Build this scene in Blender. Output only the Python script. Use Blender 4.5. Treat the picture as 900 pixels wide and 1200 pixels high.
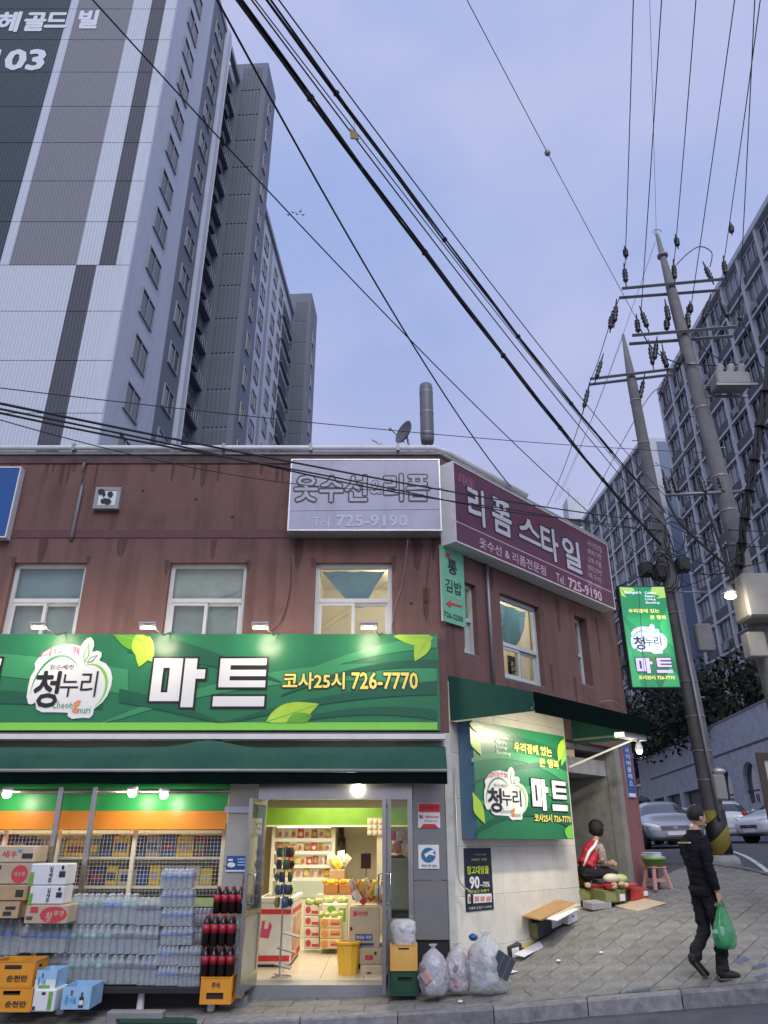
import bpy, math, random
from mathutils import Vector, Matrix, noise
from mathutils.kdtree import KDTree
for o in list(bpy.data.objects): bpy.data.objects.remove(o)
random.seed(7)
SC = bpy.context.scene
COL = SC.collection
R = math.radians
# ------------------------------------------------------------------ camera
F, H, PITCH = 866.0, 1.66, R(24)
cam = bpy.data.cameras.new('camera'); cam.sensor_fit = 'VERTICAL'; cam.sensor_height = 24
cam.lens = 24*F/1200; cam.clip_end = 3000; cam.clip_start = .05
camo = bpy.data.objects.new('camera', cam); COL.objects.link(camo)
camo.location = (0, 0, H); camo.rotation_euler = (R(90)+PITCH, 0, 0); SC.camera = camo
# ------------------------------------------------------------------ sky, sun, exposure
SUN_EL, SUN_AZ = 42, 172            # soft evening glow from behind the viewer
W = bpy.data.worlds.new('World'); SC.world = W; W.use_nodes = True
nt = W.node_tree; nt.nodes.clear(); N = nt.nodes.new; L = nt.links.new
sky = N('ShaderNodeTexSky'); sky.sky_type = 'NISHITA'; sky.sun_disc = False
sky.sun_elevation = R(SUN_EL); sky.sun_rotation = R(SUN_AZ)
b1 = N('ShaderNodeBackground'); b1.inputs[1].default_value = .06; L(sky.outputs[0], b1.inputs[0])
tc = N('ShaderNodeTexCoord'); sx = N('ShaderNodeSeparateXYZ'); L(tc.outputs['Generated'], sx.inputs[0])
rp = N('ShaderNodeValToRGB'); L(sx.outputs[2], rp.inputs[0])
rp.color_ramp.elements[0].position = 0; rp.color_ramp.elements[0].color = (.58, .53, .72, 1)
rp.color_ramp.elements[1].position = 1; rp.color_ramp.elements[1].color = (.33, .45, .81, 1)
for p, c in ((.33, (.51, .51, .75, 1)), (.6, (.36, .45, .77, 1))):
    e = rp.color_ramp.elements.new(p); e.color = c
mp = N('ShaderNodeMapping'); mp.inputs['Scale'].default_value = (1.6, 1.6, 2.6); L(tc.outputs['Generated'], mp.inputs[0])
nz = N('ShaderNodeTexNoise'); nz.inputs['Scale'].default_value = 1.9; nz.inputs['Detail'].default_value = 7
nz.inputs['Roughness'].default_value = .5; L(mp.outputs[0], nz.inputs['Vector'])
cr = N('ShaderNodeMapRange'); cr.inputs[1].default_value = .36; cr.inputs[2].default_value = .66
cr.inputs[3].default_value = 0; cr.inputs[4].default_value = .75; L(nz.outputs[0], cr.inputs[0])
mx = N('ShaderNodeMixRGB'); mx.inputs[2].default_value = (.55, .575, .82, 1)
L(cr.outputs[0], mx.inputs[0]); L(rp.outputs[0], mx.inputs[1])
b2 = N('ShaderNodeBackground'); b2.inputs[1].default_value = 1.02; L(mx.outputs[0], b2.inputs[0])
ms = N('ShaderNodeMixShader'); ms.inputs[0].default_value = .86
L(b1.outputs[0], ms.inputs[1]); L(b2.outputs[0], ms.inputs[2])
wo = N('ShaderNodeOutputWorld'); L(ms.outputs[0], wo.inputs[0])
sl = bpy.data.lights.new('sun', 'SUN'); sl.energy = 1.35; sl.angle = R(34); sl.color = (1, .985, .965)
sun = bpy.data.objects.new('sun', sl); COL.objects.link(sun)
az = R(SUN_AZ); el = R(SUN_EL)
sd = Vector((math.sin(az)*math.cos(el), math.cos(az)*math.cos(el), math.sin(el)))
sun.rotation_euler = sd.to_track_quat('Z', 'Y').to_euler()
SC.view_settings.view_transform = 'Standard'; SC.view_settings.look = 'None'
SC.view_settings.exposure = .16; SC.view_settings.gamma = 1
SC.render.engine = 'CYCLES'; SC.cycles.use_denoising = True
SC.cycles.max_bounces = 8; SC.cycles.transparent_max_bounces = 24; SC.cycles.sample_clamp_indirect = 4
# ------------------------------------------------------------------ measuring helpers (photo pixel + real depth -> point)
CP, SP = math.cos(PITCH), math.sin(PITCH)
def ray(x, y):
    u = (x-450)/F; v = (600-y)/F
    return Vector((u, CP-v*SP, SP+v*CP))
def at(x, y, Y):
    r = ray(x, y); return Vector((0, 0, H))+r*(Y/r.y)
def atz(x, y, z):
    r = ray(x, y); return Vector((0, 0, H))+r*((z-H)/r.z)
def pl(T, x, y):                      # photo pixel on the local plane y = 0 of frame T
    Ti = T.inverted(); o = Ti@Vector((0, 0, H)); d = Ti.to_3x3()@ray(x, y)
    return o-d*(o.y/d.y)
SA = math.atan2(.724, .69)
CX, CY = .9, 10.5                     # the shop corner
SIDE = Matrix.Translation((CX, CY, 0))@Matrix.Rotation(SA, 4, 'Z')
FRONT = Matrix.Translation((0, CY, 0))
def spl(x, k): return x if x/k > 40 else k*math.log(1+math.exp(max(-50, x/k)))
def smo(t): t = max(0, min(1, t)); return t*t*(3-2*t)
def gz(X, Y):                         # height of the sloping pavement
    c = .04+.067*smo((X-.2)/2.8)
    Ye = 16.5-spl(16.5-Y, 1.2)
    z = .02*(max(X, -14)-.9)+.138*(spl(X-.9, .35)-.95*spl(X-6.5, .8))+c*(Ye-10.5)
    ds = (X-.9)*.69+(Y-10.5)*.724; dn = (X-.9)*.724-(Y-10.5)*.69
    return z+.17*math.exp(-((ds-2.7)/1.3)**2-(dn/1.3)**2)
# ------------------------------------------------------------------ materials
MATS = {}
def mat(name, col, rough=.6, metal=0, var=.12, scale=5, bump=0, bscale=60, streak=0, emit=0, alpha=1, rnd=0, spec=None, dirt=0, ribs=0, ecol=None):
    if name in MATS: return MATS[name]
    m = bpy.data.materials.new(name); m.use_nodes = True; MATS[name] = m
    t = m.node_tree; n = t.nodes; l = t.links.new; b = n['Principled BSDF']
    b.inputs['Roughness'].default_value = rough; b.inputs['Metallic'].default_value = metal
    if spec is not None: b.inputs['Specular IOR Level'].default_value = spec
    tc = n.new('ShaderNodeTexCoord'); src = None
    rgb = n.new('ShaderNodeRGB'); rgb.outputs[0].default_value = (*col, 1); src = rgb.outputs[0]
    def mult(fac):
        nonlocal src
        mm = n.new('ShaderNodeMixRGB'); mm.blend_type = 'MULTIPLY'; mm.inputs[0].default_value = 1
        l(src, mm.inputs[1]); l(fac, mm.inputs[2]); src = mm.outputs[0]
    def ranged(out, a, b_, lo, hi):
        r = n.new('ShaderNodeMapRange'); r.inputs[1].default_value = a; r.inputs[2].default_value = b_
        r.inputs[3].default_value = lo; r.inputs[4].default_value = hi; l(out, r.inputs[0]); return r.outputs[0]
    if var:
        q = n.new('ShaderNodeTexNoise'); q.inputs['Scale'].default_value = scale; q.inputs['Detail'].default_value = 6
        l(tc.outputs['Object'], q.inputs['Vector']); mult(ranged(q.outputs[0], .25, .75, 1-var, 1+var))
    if dirt:
        q = n.new('ShaderNodeTexNoise'); q.inputs['Scale'].default_value = scale*.35; q.inputs['Detail'].default_value = 9
        q.inputs['Roughness'].default_value = .7
        l(tc.outputs['Object'], q.inputs['Vector']); mult(ranged(q.outputs[0], .5, .68, 1, 1-dirt))
    if streak:
        mp = n.new('ShaderNodeMapping'); mp.inputs['Scale'].default_value = (3.2, 3.2, .22); l(tc.outputs['Object'], mp.inputs[0])
        q = n.new('ShaderNodeTexNoise'); q.inputs['Scale'].default_value = 1.6; q.inputs['Detail'].default_value = 5
        l(mp.outputs[0], q.inputs['Vector']); mult(ranged(q.outputs[0], .48, .75, 1, 1-streak))
    if rnd:
        oi = n.new('ShaderNodeObjectInfo'); mult(ranged(oi.outputs['Random'], 0, 1, 1-rnd, 1+rnd))
    l(src, b.inputs['Base Color'])
    hgt = None
    if bump:
        q = n.new('ShaderNodeTexNoise'); q.inputs['Scale'].default_value = bscale; q.inputs['Detail'].default_value = 4
        l(tc.outputs['Object'], q.inputs['Vector']); hgt = q.outputs[0]
    if ribs:
        wv = n.new('ShaderNodeTexWave'); wv.inputs['Scale'].default_value = ribs; wv.bands_direction = 'X'
        l(tc.outputs['Object'], wv.inputs['Vector']); hgt = wv.outputs['Fac']; bump = .35
        mult(ranged(wv.outputs['Fac'], 0, .35, .80, 1))
        l(src, b.inputs['Base Color'])
    if hgt is not None:
        bp = n.new('ShaderNodeBump'); bp.inputs['Strength'].default_value = min(1, bump); bp.inputs['Distance'].default_value = .012 if not ribs else .03
        l(hgt, bp.inputs['Height']); l(bp.outputs[0], b.inputs['Normal'])
    if emit:
        if ecol: b.inputs['Emission Color'].default_value = (*ecol, 1)
        else: l(src, b.inputs['Emission Color'])
        b.inputs['Emission Strength'].default_value = emit
    if alpha < 1: b.inputs['Alpha'].default_value = alpha
    return m
def glassmat(name, tint, refl=.25, rough=.03, see=.85):
    if name in MATS: return MATS[name]
    m = bpy.data.materials.new(name); m.use_nodes = True; MATS[name] = m
    t = m.node_tree; n = t.nodes; l = t.links.new; n.clear()
    tr = n.new('ShaderNodeBsdfTransparent'); tr.inputs[0].default_value = (*[see*c for c in tint], 1)
    gl = n.new('ShaderNodeBsdfGlossy'); gl.inputs['Roughness'].default_value = rough
    fw_ = n.new('ShaderNodeLayerWeight'); fw_.inputs[0].default_value = .5; fr = n.new('ShaderNodeMath'); fr.operation = 'POWER'; fr.inputs[1].default_value = 4; l(fw_.outputs['Facing'], fr.inputs[0])
    ad = n.new('ShaderNodeMath'); ad.operation = 'MULTIPLY_ADD'; ad.inputs[1].default_value = .6; ad.inputs[2].default_value = .02+refl*.2
    l(fr.outputs[0], ad.inputs[0])
    mx = n.new('ShaderNodeMixShader'); l(ad.outputs[0], mx.inputs[0]); l(tr.outputs[0], mx.inputs[1]); l(gl.outputs[0], mx.inputs[2])
    o = n.new('ShaderNodeOutputMaterial'); l(mx.outputs[0], o.inputs[0]); return m
def plasticmat(name, col, see=.5, rough=.12, wrinkle=0):                  # thin clear plastic / film
    if name in MATS: return MATS[name]
    m = bpy.data.materials.new(name); m.use_nodes = True; MATS[name] = m
    t = m.node_tree; n = t.nodes; l = t.links.new; b = n['Principled BSDF']
    b.inputs['Base Color'].default_value = (*col, 1); b.inputs['Roughness'].default_value = rough
    b.inputs['Specular IOR Level'].default_value = .8
    if wrinkle:
        tc = n.new('ShaderNodeTexCoord'); q = n.new('ShaderNodeTexNoise'); q.inputs['Scale'].default_value = wrinkle; q.inputs['Detail'].default_value = 3; l(tc.outputs['Object'], q.inputs['Vector'])
        bp = n.new('ShaderNodeBump'); bp.inputs['Strength'].default_value = .9; bp.inputs['Distance'].default_value = .03; l(q.outputs[0], bp.inputs['Height']); l(bp.outputs[0], b.inputs['Normal'])
    tr = n.new('ShaderNodeBsdfTransparent'); mx = n.new('ShaderNodeMixShader'); mx.inputs[0].default_value = see
    l(b.outputs[0], mx.inputs[1]); l(tr.outputs[0], mx.inputs[2]); l(mx.outputs[0], n['Material Output'].inputs[0]); return m
# ------------------------------------------------------------------ mesh helpers
class MB:
    def __init__(s, T=None): s.v = []; s.f = []; s.m = []; s.k = 0; s.T = T
    def add(s, vs, fs):
        o = len(s.v)
        s.v += [tuple(s.T@Vector(v)) if s.T is not None else tuple(v) for v in vs]
        s.f += [tuple(i+o for i in f) for f in fs]; s.m += [s.k]*len(fs); return s
    def box(s, x0, x1, y0, y1, z0, z1, M=None):
        vs = [Vector(p) for p in ((x0,y0,z0),(x1,y0,z0),(x1,y1,z0),(x0,y1,z0),(x0,y0,z1),(x1,y0,z1),(x1,y1,z1),(x0,y1,z1))]
        if M is not None: vs = [M@v for v in vs]
        return s.add(vs, [(0,3,2,1),(4,5,6,7),(0,1,5,4),(1,2,6,5),(2,3,7,6),(3,0,4,7)])
    def bbox(s, x0, x1, y0, y1, z0, z1, b=.01, M=None):          # box with chamfered edges
        pts = []; fs = []
        for i, x in enumerate((x0, x1)):
            for j, y in enumerate((y0, y1)):
                for k, z in enumerate((z0, z1)):
                    dx = b if i == 0 else -b; dy = b if j == 0 else -b; dz = b if k == 0 else -b
                    pts += [Vector((x, y+dy, z+dz)), Vector((x+dx, y, z+dz)), Vector((x+dx, y+dy, z))]
        I = lambda i, j, k, a: ((i*2+j)*2+k)*3+a
        for i in (0, 1): fs.append([I(i,0,0,0), I(i,1,0,0), I(i,1,1,0), I(i,0,1,0)][::(1 if i else -1)])
        for j in (0, 1): fs.append([I(0,j,0,1), I(1,j,0,1), I(1,j,1,1), I(0,j,1,1)][::(-1 if j else 1)])
        for k in (0, 1): fs.append([I(0,0,k,2), I(1,0,k,2), I(1,1,k,2), I(0,1,k,2)][::(1 if k else -1)])
        for j in (0, 1):
            for k in (0, 1): fs.append([I(0,j,k,1), I(1,j,k,1), I(1,j,k,2), I(0,j,k,2)])
        for i in (0, 1):
            for k in (0, 1): fs.append([I(i,0,k,0), I(i,1,k,0), I(i,1,k,2), I(i,0,k,2)])
            for j in (0, 1): fs.append([I(i,j,0,0), I(i,j,1,0), I(i,j,1,1), I(i,j,0,1)])
        for i in (0, 1):
            for j in (0, 1):
                for k in (0, 1): fs.append([I(i,j,k,0), I(i,j,k,1), I(i,j,k,2)])
        if M is not None: pts = [M@p for p in pts]
        return s.add(pts, fs)
    def tube(s, pts, r, n=6, r1=None, cap=True):
        pts = [Vector(p) for p in pts]; c = len(pts); vs = []; fs = []
        up = None
        for i, p in enumerate(pts):
            d = (pts[min(i+1, c-1)]-pts[max(i-1, 0)]).normalized()
            if up is None: up = Vector((0, 0, 1)) if abs(d.z) < .9 else Vector((0, 1, 0))
            a = d.cross(up).normalized(); b = d.cross(a).normalized(); up = -b if False else up
            rr = (r[i] if isinstance(r, (list, tuple)) else (r if r1 is None else r+(r1-r)*i/(c-1)))
            for k in range(n):
                t = 2*math.pi*k/n; vs.append(p+a*(math.cos(t)*rr)+b*(math.sin(t)*rr))
        for i in range(c-1):
            for k in range(n): fs.append((i*n+k, i*n+(k+1) % n, (i+1)*n+(k+1) % n, (i+1)*n+k))
        if cap: fs += [tuple(range(n))[::-1], tuple(range((c-1)*n, c*n))]
        return s.add(vs, fs)
    def lathe(s, prof, c=(0, 0, 0), n=12, sx=1, sy=1):
        vs = []; fs = []; c = Vector(c)
        for r, z in prof:
            for k in range(n):
                t = 2*math.pi*k/n; vs.append(c+Vector((math.cos(t)*r*sx, math.sin(t)*r*sy, z)))
        for i in range(len(prof)-1):
            for k in range(n): fs.append((i*n+k, i*n+(k+1) % n, (i+1)*n+(k+1) % n, (i+1)*n+k))
        fs += [tuple(range(n))[::-1], tuple(range((len(prof)-1)*n, len(prof)*n))]
        return s.add(vs, fs)
    def ball(s, c, rx, ry=None, rz=None, n=10, m=6, M=None):
        ry = ry or rx; rz = rz or rx; vs = []; fs = []; c = Vector(c)
        for i in range(1, m):
            f = math.pi*i/m
            for k in range(n):
                t = 2*math.pi*k/n; p = Vector((rx*math.sin(f)*math.cos(t), ry*math.sin(f)*math.sin(t), -rz*math.cos(f)))
                vs.append(c+(M@p if M is not None else p))
        e = Vector((0, 0, rz)); e = M@e if M is not None else e
        vs += [c-e, c+e]; q = (m-1)*n
        for i in range(m-2):
            for k in range(n): fs.append((i*n+k, i*n+(k+1) % n, (i+1)*n+(k+1) % n, (i+1)*n+k))
        for k in range(n): fs += [(q, (k+1) % n, k), (q+1, (m-2)*n+k, (m-2)*n+(k+1) % n)]
        return s.add(vs, fs)
    def prism(s, poly, y0, y1):                                  # outline in (x, z), thickness along y
        n = len(poly); ar = sum(poly[i][0]*poly[(i+1) % n][1]-poly[(i+1) % n][0]*poly[i][1] for i in range(n))
        if ar < 0: poly = poly[::-1]
        vs = [(x, y0, z) for x, z in poly]+[(x, y1, z) for x, z in poly]
        fs = [tuple(range(n)), tuple(range(n, 2*n))[::-1]]+[(i, i+n, (i+1) % n+n, (i+1) % n) for i in range(n)]
        return s.add(vs, fs)
    def quad(s, *p): return s.add(p, [tuple(range(len(p)))])
    def build(s, name, mats, parent=None, smooth=False, label=None, kind=None):
        me = bpy.data.meshes.new(name); me.from_pydata(s.v, [], s.f)
        for m in (mats if isinstance(mats, (list, tuple)) else [mats]): me.materials.append(m)
        me.polygons.foreach_set('material_index', s.m)
        if smooth: me.polygons.foreach_set('use_smooth', [True]*len(s.f))
        me.update()
        return link(name, me, parent, label, kind)
def link(name, me, parent=None, label=None, kind=None):
    o = bpy.data.objects.new(name, me); COL.objects.link(o)
    if parent is not None: o.parent = parent
    if label: o['label'] = label
    if kind: o['kind'] = kind
    return o
def thing(name, label, cat, loc=(0, 0, 0), rz=0, group=None):
    o = bpy.data.objects.new(name, None); COL.objects.link(o); o.location = loc; o.rotation_euler = (0, 0, rz)
    o.empty_display_size = .1
    o['label'] = label; o['category'] = cat
    if group: o['group'] = group
    return o
def tag(o, label, cat, group=None):
    o['label'] = label; o['category'] = cat
    if group: o['group'] = group
    return o
KIDS = {}
def kids(o): return [c for c in bpy.data.objects if c.parent == o]
def dup(o, label=None, loc=None, rz=None, scale=None, group=None):
    tree = [(c, kids(c)) for c in kids(o)]
    r = o.copy(); COL.objects.link(r)
    for c, gs in tree:
        d = c.copy(); COL.objects.link(d); d.parent = r
        for g in gs: e = g.copy(); COL.objects.link(e); e.parent = d
    if label: r['label'] = label
    if group: r['group'] = group
    if loc is not None: r.location = loc
    if rz is not None: r.rotation_euler = (0, 0, rz)
    if scale is not None: r.scale = scale
    return r
def TM(o): return Matrix.Translation(o.location)@o.rotation_euler.to_matrix().to_4x4()
# lettering: a real text mesh fitted into a box of the local plane
def text_mesh(body, bold, res=2, shear=0, spacing=1):
    c = bpy.data.curves.new('lettering', 'FONT'); c.body = body; c.offset = bold; c.resolution_u = res
    c.shear = shear; c.space_character = spacing; c.align_x = 'CENTER'; c.extrude = 0
    o = bpy.data.objects.new('t', c); m = bpy.data.meshes.new_from_object(o)
    bpy.data.objects.remove(o); bpy.data.curves.remove(c); return m
def letters(parent, body, x0, x1, z0, z1, y, m, bold=.01, edge=None, ew=.03, shear=0, res=2, T=None, rise=0, name='lettering', spacing=1, curve=None):
    base = text_mesh(body, 0, res, shear, spacing)
    co = [(v.co.x, v.co.y) for v in base.vertices]; fa = [tuple(p.vertices) for p in base.polygons]; bpy.data.meshes.remove(base)
    bold = max(bold, 0)*.8
    ax, bx, ay, by = min(c[0] for c in co)-bold, max(c[0] for c in co)+bold, min(c[1] for c in co)-bold, max(c[1] for c in co)+bold
    def put(rad, yy, mm, nm):
        b = MB(T); k = 1 if rad < .004 else (8 if rad < .06 else 14)
        for i in range(k):
            dx, dy = (0, 0) if k == 1 else (math.cos(i*2*math.pi/k)*rad, math.sin(i*2*math.pi/k)*rad); vs = []
            for cx, cy in co:
                fx = (cx+dx-ax)/(bx-ax); fz = (cy+dy-ay)/(by-ay)
                vs.append((x0+fx*(x1-x0), yy-i*.00006, z0+fz*(z1-z0)+rise*fx+(curve or 0)*4*fx*(1-fx)))
            b.add(vs, fa)
        return b.build(nm, mm, parent)
    if edge: put(bold+ew, y+.002, edge, name+'_outline')
    return put(bold, y, m, name)
def plet(parent, T, body, xl, yt, yb, xr, m, yr=None, lift=.006, **k):   # lettering placed from the photograph, T = frame of its board
    a = pl(T, xl, yt); b = pl(T, xl, yb); c = pl(T, xr, yr if yr is not None else yb)
    return letters(parent, body, a.x, c.x, b.z, a.z, -lift, m, **k)
LC = [0]
def nl():
    LC[0] = (LC[0]+1) % 12; return LC[0]*.00022
def poly(parent, T, pts, m, lift=.004, name='print', th=.002):
    lift += nl()
    ps = [pl(T, x, y) for x, y in pts]
    return MB().prism([(p.x, p.z) for p in ps], -lift-th, -lift).build(name, m, parent)
def lamp(kind, name, loc, energy, col, size=.1, rot=None, spot=None):
    l = bpy.data.lights.new(name, kind); l.energy = energy; l.color = col
    if kind == 'AREA': l.size = size
    else: l.shadow_soft_size = size
    if spot: l.spot_size = R(spot); l.spot_blend = .3
    o = bpy.data.objects.new(name, l); COL.objects.link(o); o.location = loc
    if rot is not None: o.rotation_euler = rot
    return o
def aim(o, p): o.rotation_euler = (Vector(p)-o.location).to_track_quat('-Z', 'Y').to_euler()
# ------------------------------------------------------------------ palette
M_brown = mat('brown_render', (.175,.093,.083), .88, var=.09, scale=2.6, bump=.8, bscale=32, streak=.36, dirt=.28)
M_brown2 = mat('maroon_band', (.13,.055,.065), .8, var=.1)
M_pillar = mat('maroon_pillar', (.24,.10,.105), .75, var=.15, dirt=.3, bump=.15)
M_white = mat('white_paint', (.72,.72,.72), .45, var=.06, dirt=.12)
M_frame = mat('window_frame', (.52,.535,.55), .4, var=.06, dirt=.15)
M_steel = mat('brushed_steel', (.46,.455,.44), .24, metal=.9, var=.08)
M_alu = mat('aluminium', (.6,.6,.6), .4, metal=.6, var=.08)
M_tile = mat('beige_tile', (.68,.655,.575), .45, var=.06, rnd=.04, dirt=.15)
M_tile2 = mat('grey_tile', (.36,.35,.33), .5, var=.08, rnd=.05, dirt=.12)
M_grout = mat('grout', (.44,.42,.37), .9)
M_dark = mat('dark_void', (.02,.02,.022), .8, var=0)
M_black = mat('black_rubber', (.018,.018,.02), .55, var=.1)
M_conc = mat('concrete', (.33,.33,.33), .85, var=.18, bump=.3, dirt=.3)
M_poleconc = mat('pole_concrete', (.20,.20,.20), .85, var=.15, bump=.2, streak=.12, dirt=.2)
M_galv = mat('galvanised', (.28,.29,.30), .5, metal=.5, var=.1)
M_grayp = mat('grey_panel', (.235,.235,.235), .3, metal=.4, var=.05)
M_cream = mat('cream_wall', (.68,.62,.48), .7, var=.06)
M_carton = mat('cardboard', (.43,.30,.17), .8, var=.12, scale=9, bump=.1, rnd=.12)
M_carton2 = mat('pale_cardboard', (.50,.41,.29), .8, var=.1, scale=9, rnd=.1)
M_orange = mat('orange_plastic', (.72,.30,.025), .38, var=.1, dirt=.2)
M_yellow = mat('yellow_plastic', (.78,.45,.04), .4, var=.08)
M_basket = mat('tan_plastic', (.70,.40,.10), .4, var=.08)
M_green = mat('awning_green', (.007,.068,.046), .8, var=.14, scale=8)
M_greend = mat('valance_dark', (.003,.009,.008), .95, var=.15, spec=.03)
M_signg = mat('sign_green', (.018,.165,.07), .3, var=.05)
M_signd = mat('sign_green_dark', (.010,.10,.05), .3, var=.04)
M_signl = mat('sign_green_light', (.04,.26,.105), .3, var=.04)
M_lime = mat('sign_lime', (.20,.55,.07), .3, var=.03)
M_leaf = mat('sign_leaf', (.36,.56,.05), .3, var=.25, scale=2)
M_leafd = mat('sign_leaf_dark', (.12,.34,.03), .3, var=.2, scale=3)
M_sw = mat('sign_white', (.72,.73,.73), .3, var=.02)
M_sk = mat('sign_black', (.012,.012,.012), .35, var=0)
M_sy = mat('sign_yellow', (.82,.72,.16), .3, var=0)
M_pink = mat('sign_pink', (.62,.08,.22), .4, var=0)
M_og = mat('sign_orange', (.75,.25,.08), .4, var=0)
M_blue = mat('sign_blue', (.015,.085,.30), .35, var=.05)
M_red = mat('sign_red', (.62,.03,.04), .4, var=.05)
M_paper = mat('paper', (.76,.75,.74), .6, var=.04)
M_glass = glassmat('window_glass', (.95,1,.98), .3)
M_dglass = glassmat('door_glass', (.93,1,.97), .12)
def mk(rad, *cs): return cs
# ------------------------------------------------------------------ ground
g = MB(); xs = [-400,-200,-100,-50,-30,-20]+[-16+i*1.0 for i in range(40)]+[26,32,45,70,120,250,400]
ys = [-300,-120,-60,-30,-15]+[-8+i*1.0 for i in range(46)]+[42,50,65,90,140,250,450,900]
for y in ys:
    for x in xs: g.v.append((x, y, gz(min(max(x,-20),40), min(max(y,-15),45))-.20))
nx = len(xs)
for j in range(len(ys)-1):
    for i in range(nx-1): g.f.append((j*nx+i, j*nx+i+1, (j+1)*nx+i+1, (j+1)*nx+i)); g.m.append(0)
g.build('ground', mat('earth', (.10,.10,.095), .9, var=.2, scale=.5), kind='structure', smooth=True)
def grid(poly_fn, nu, nv, off): 
    b = MB()
    for j in range(nv+1):
        for i in range(nu+1):
            x, y = poly_fn(i/nu, j/nv); b.v.append((x, y, gz(x, y)+off))
    for j in range(nv):
        for i in range(nu): a = j*(nu+1)+i; b.f.append((a, a+1, a+nu+2, a+nu+1)); b.m.append(0)
    return b
M_asph = mat('asphalt', (.085,.088,.10), .85, var=.25, scale=3, bump=.5, bscale=220, dirt=.25)
grid(lambda u, v: (-18+46*u, -5+55*v), 92, 110, -.14).build('road', M_asph, kind='structure', smooth=True)
grid(lambda u, v: (6.75+.10*u+ v*1.6, 14.4+5.2*v), 1, 16, -.130).build('road_marking', mat('road_paint', (.6,.6,.58), .7, dirt=.4), kind='structure')
# pavement edge, walked from far left to up the side street
EDGE = [(-14,9.3),(-2.26,9.37),(-.34,9.46),(.65,9.5),(1.93,9.40),(2.81,9.22),(3.73,8.96),(4.5,8.75),(5.3,9.0),(6.0,9.8),(6.4,11.0),(6.55,12.5),(6.55,13.9),(6.35,15.2),(5.75,16.3),(5.4,17.6),(5.6,22)]
def resample(pts, step):
    out = []; 
    P = [Vector((*p, 0)) for p in pts]
    for i in range(len(P)-1):
        a, b, c, d = P[max(i-1,0)], P[i], P[i+1], P[min(i+2,len(P)-1)]
        n = max(2, int((c-b).length/.1))
        for k in range(n):
            t = k/n; out.append(.5*((2*b)+(c-a)*t+(2*a-5*b+4*c-d)*t*t+(3*b-3*c+d-a)*t**3))
    out.append(P[-1]); res = [out[0]]; acc = 0
    for i in range(1, len(out)):
        acc += (out[i]-out[i-1]).length
        if acc >= step: res.append(out[i]); acc = 0
    return res
ER = resample(EDGE, .3)
# pavement base
def inner(p):     # matching inner line: under the building edge
    if p.x < .3: return Vector((p.x, 11.2, 0))
    t = max(0, min(1, (ER.index(p)-K0)/(len(ER)-1-K0))); return Vector((.3+4.5*t, 11.2+5.2*t, 0)) if t < .8 else Vector((3.9+ (t-.8)*5, 15.4+(t-.8)*30, 0))
K0 = next(i for i, p in enumerate(ER) if p.x >= .3)
b = MB(); NV = 14
for p in ER:
    q = inner(p)
    for j in range(NV+1):
        r = p.lerp(q, j/NV); b.v.append((r.x, r.y, gz(r.x, r.y)-.022))
for i in range(len(ER)-1):
    for j in range(NV): a = i*(NV+1)+j; b.f.append((a, a+NV+1, a+NV+2, a+1)); b.m.append(0)
walk = b.build('pavement', mat('paving_sand', (.10,.095,.09), .95, var=.2), kind='structure', smooth=True)
# kerb stones
M_kerb = mat('kerb_granite', (.20,.20,.205), .8, var=.28, scale=12, bump=.4, rnd=.14, dirt=.45)
kb = MB(); kerb = bpy.data.objects.new('kerb', None); COL.objects.link(kerb); kerb['kind'] = 'structure'
KR = resample(EDGE, .96)
for i in range(len(KR)-1):
    a, c = KR[i], KR[i+1]; d = (c-a).normalized(); n = Vector((-d.y, d.x, 0)); a2 = a+d*.006; c2 = c-d*.006
    vs = []
    for p in (a2, c2):
        for off, dz in ((-.02,-.4), (-.005,-.01), (.012,.008), (.165,.008), (.165,-.4)):
            q = p+n*off; vs.append((q.x, q.y, gz(p.x, p.y)+dz))
    m = MB().add(vs, [(0,1,6,5),(1,2,7,6),(2,3,8,7),(3,4,9,8),(0,4,3,2,1),(5,6,7,8,9)])
    m.build('kerb_stone', M_kerb, kerb)
# paving slabs: courses follow the two shop fronts and turn around the corner
M_pave = mat('paving_slab', (.225,.217,.205), .85, var=.2, scale=12, bump=.45, bscale=100, rnd=.10, dirt=.4)
PHI = math.pi/2-SA if False else math.acos(.69)   # turn of the outward normal at the corner
def course(a, d):
    al = PHI*max(d, 0)
    if a < 0: return Vector((CX+a, CY-d, 0))
    if a < al and d > 0:
        t = -math.pi/2+a/d; return Vector((CX+math.cos(t)*d, CY+math.sin(t)*d, 0))
    a -= al; return Vector((CX+.69*a+.724*d, CY+.724*a-.69*d, 0))
def inside(p):
    best = min(ER, key=lambda q: (q-p).length_squared); i = ER.index(best)
    t = (ER[min(i+1, len(ER)-1)]-ER[max(i-1, 0)]).normalized(); n = Vector((-t.y, t.x, 0))
    return (p-best).dot(n) > .172
CW = .275; slabs = []
def clip(poly_):
    cen = sum(poly_, Vector())/len(poly_); best = min(ER, key=lambda q: (q-cen).length_squared); i = ER.index(best)
    t = (ER[min(i+1, len(ER)-1)]-ER[max(i-1, 0)]).normalized(); n = Vector((-t.y, t.x, 0)); d = [(p-best).dot(n)-.172 for p in poly_]; out = []
    for k in range(len(poly_)):
        a, b_, da, db = poly_[k], poly_[(k+1) % len(poly_)], d[k], d[(k+1) % len(poly_)]
        if da >= 0: out.append(a)
        if da*db < 0: out.append(a.lerp(b_, da/(da-db)))
    return out
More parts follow.
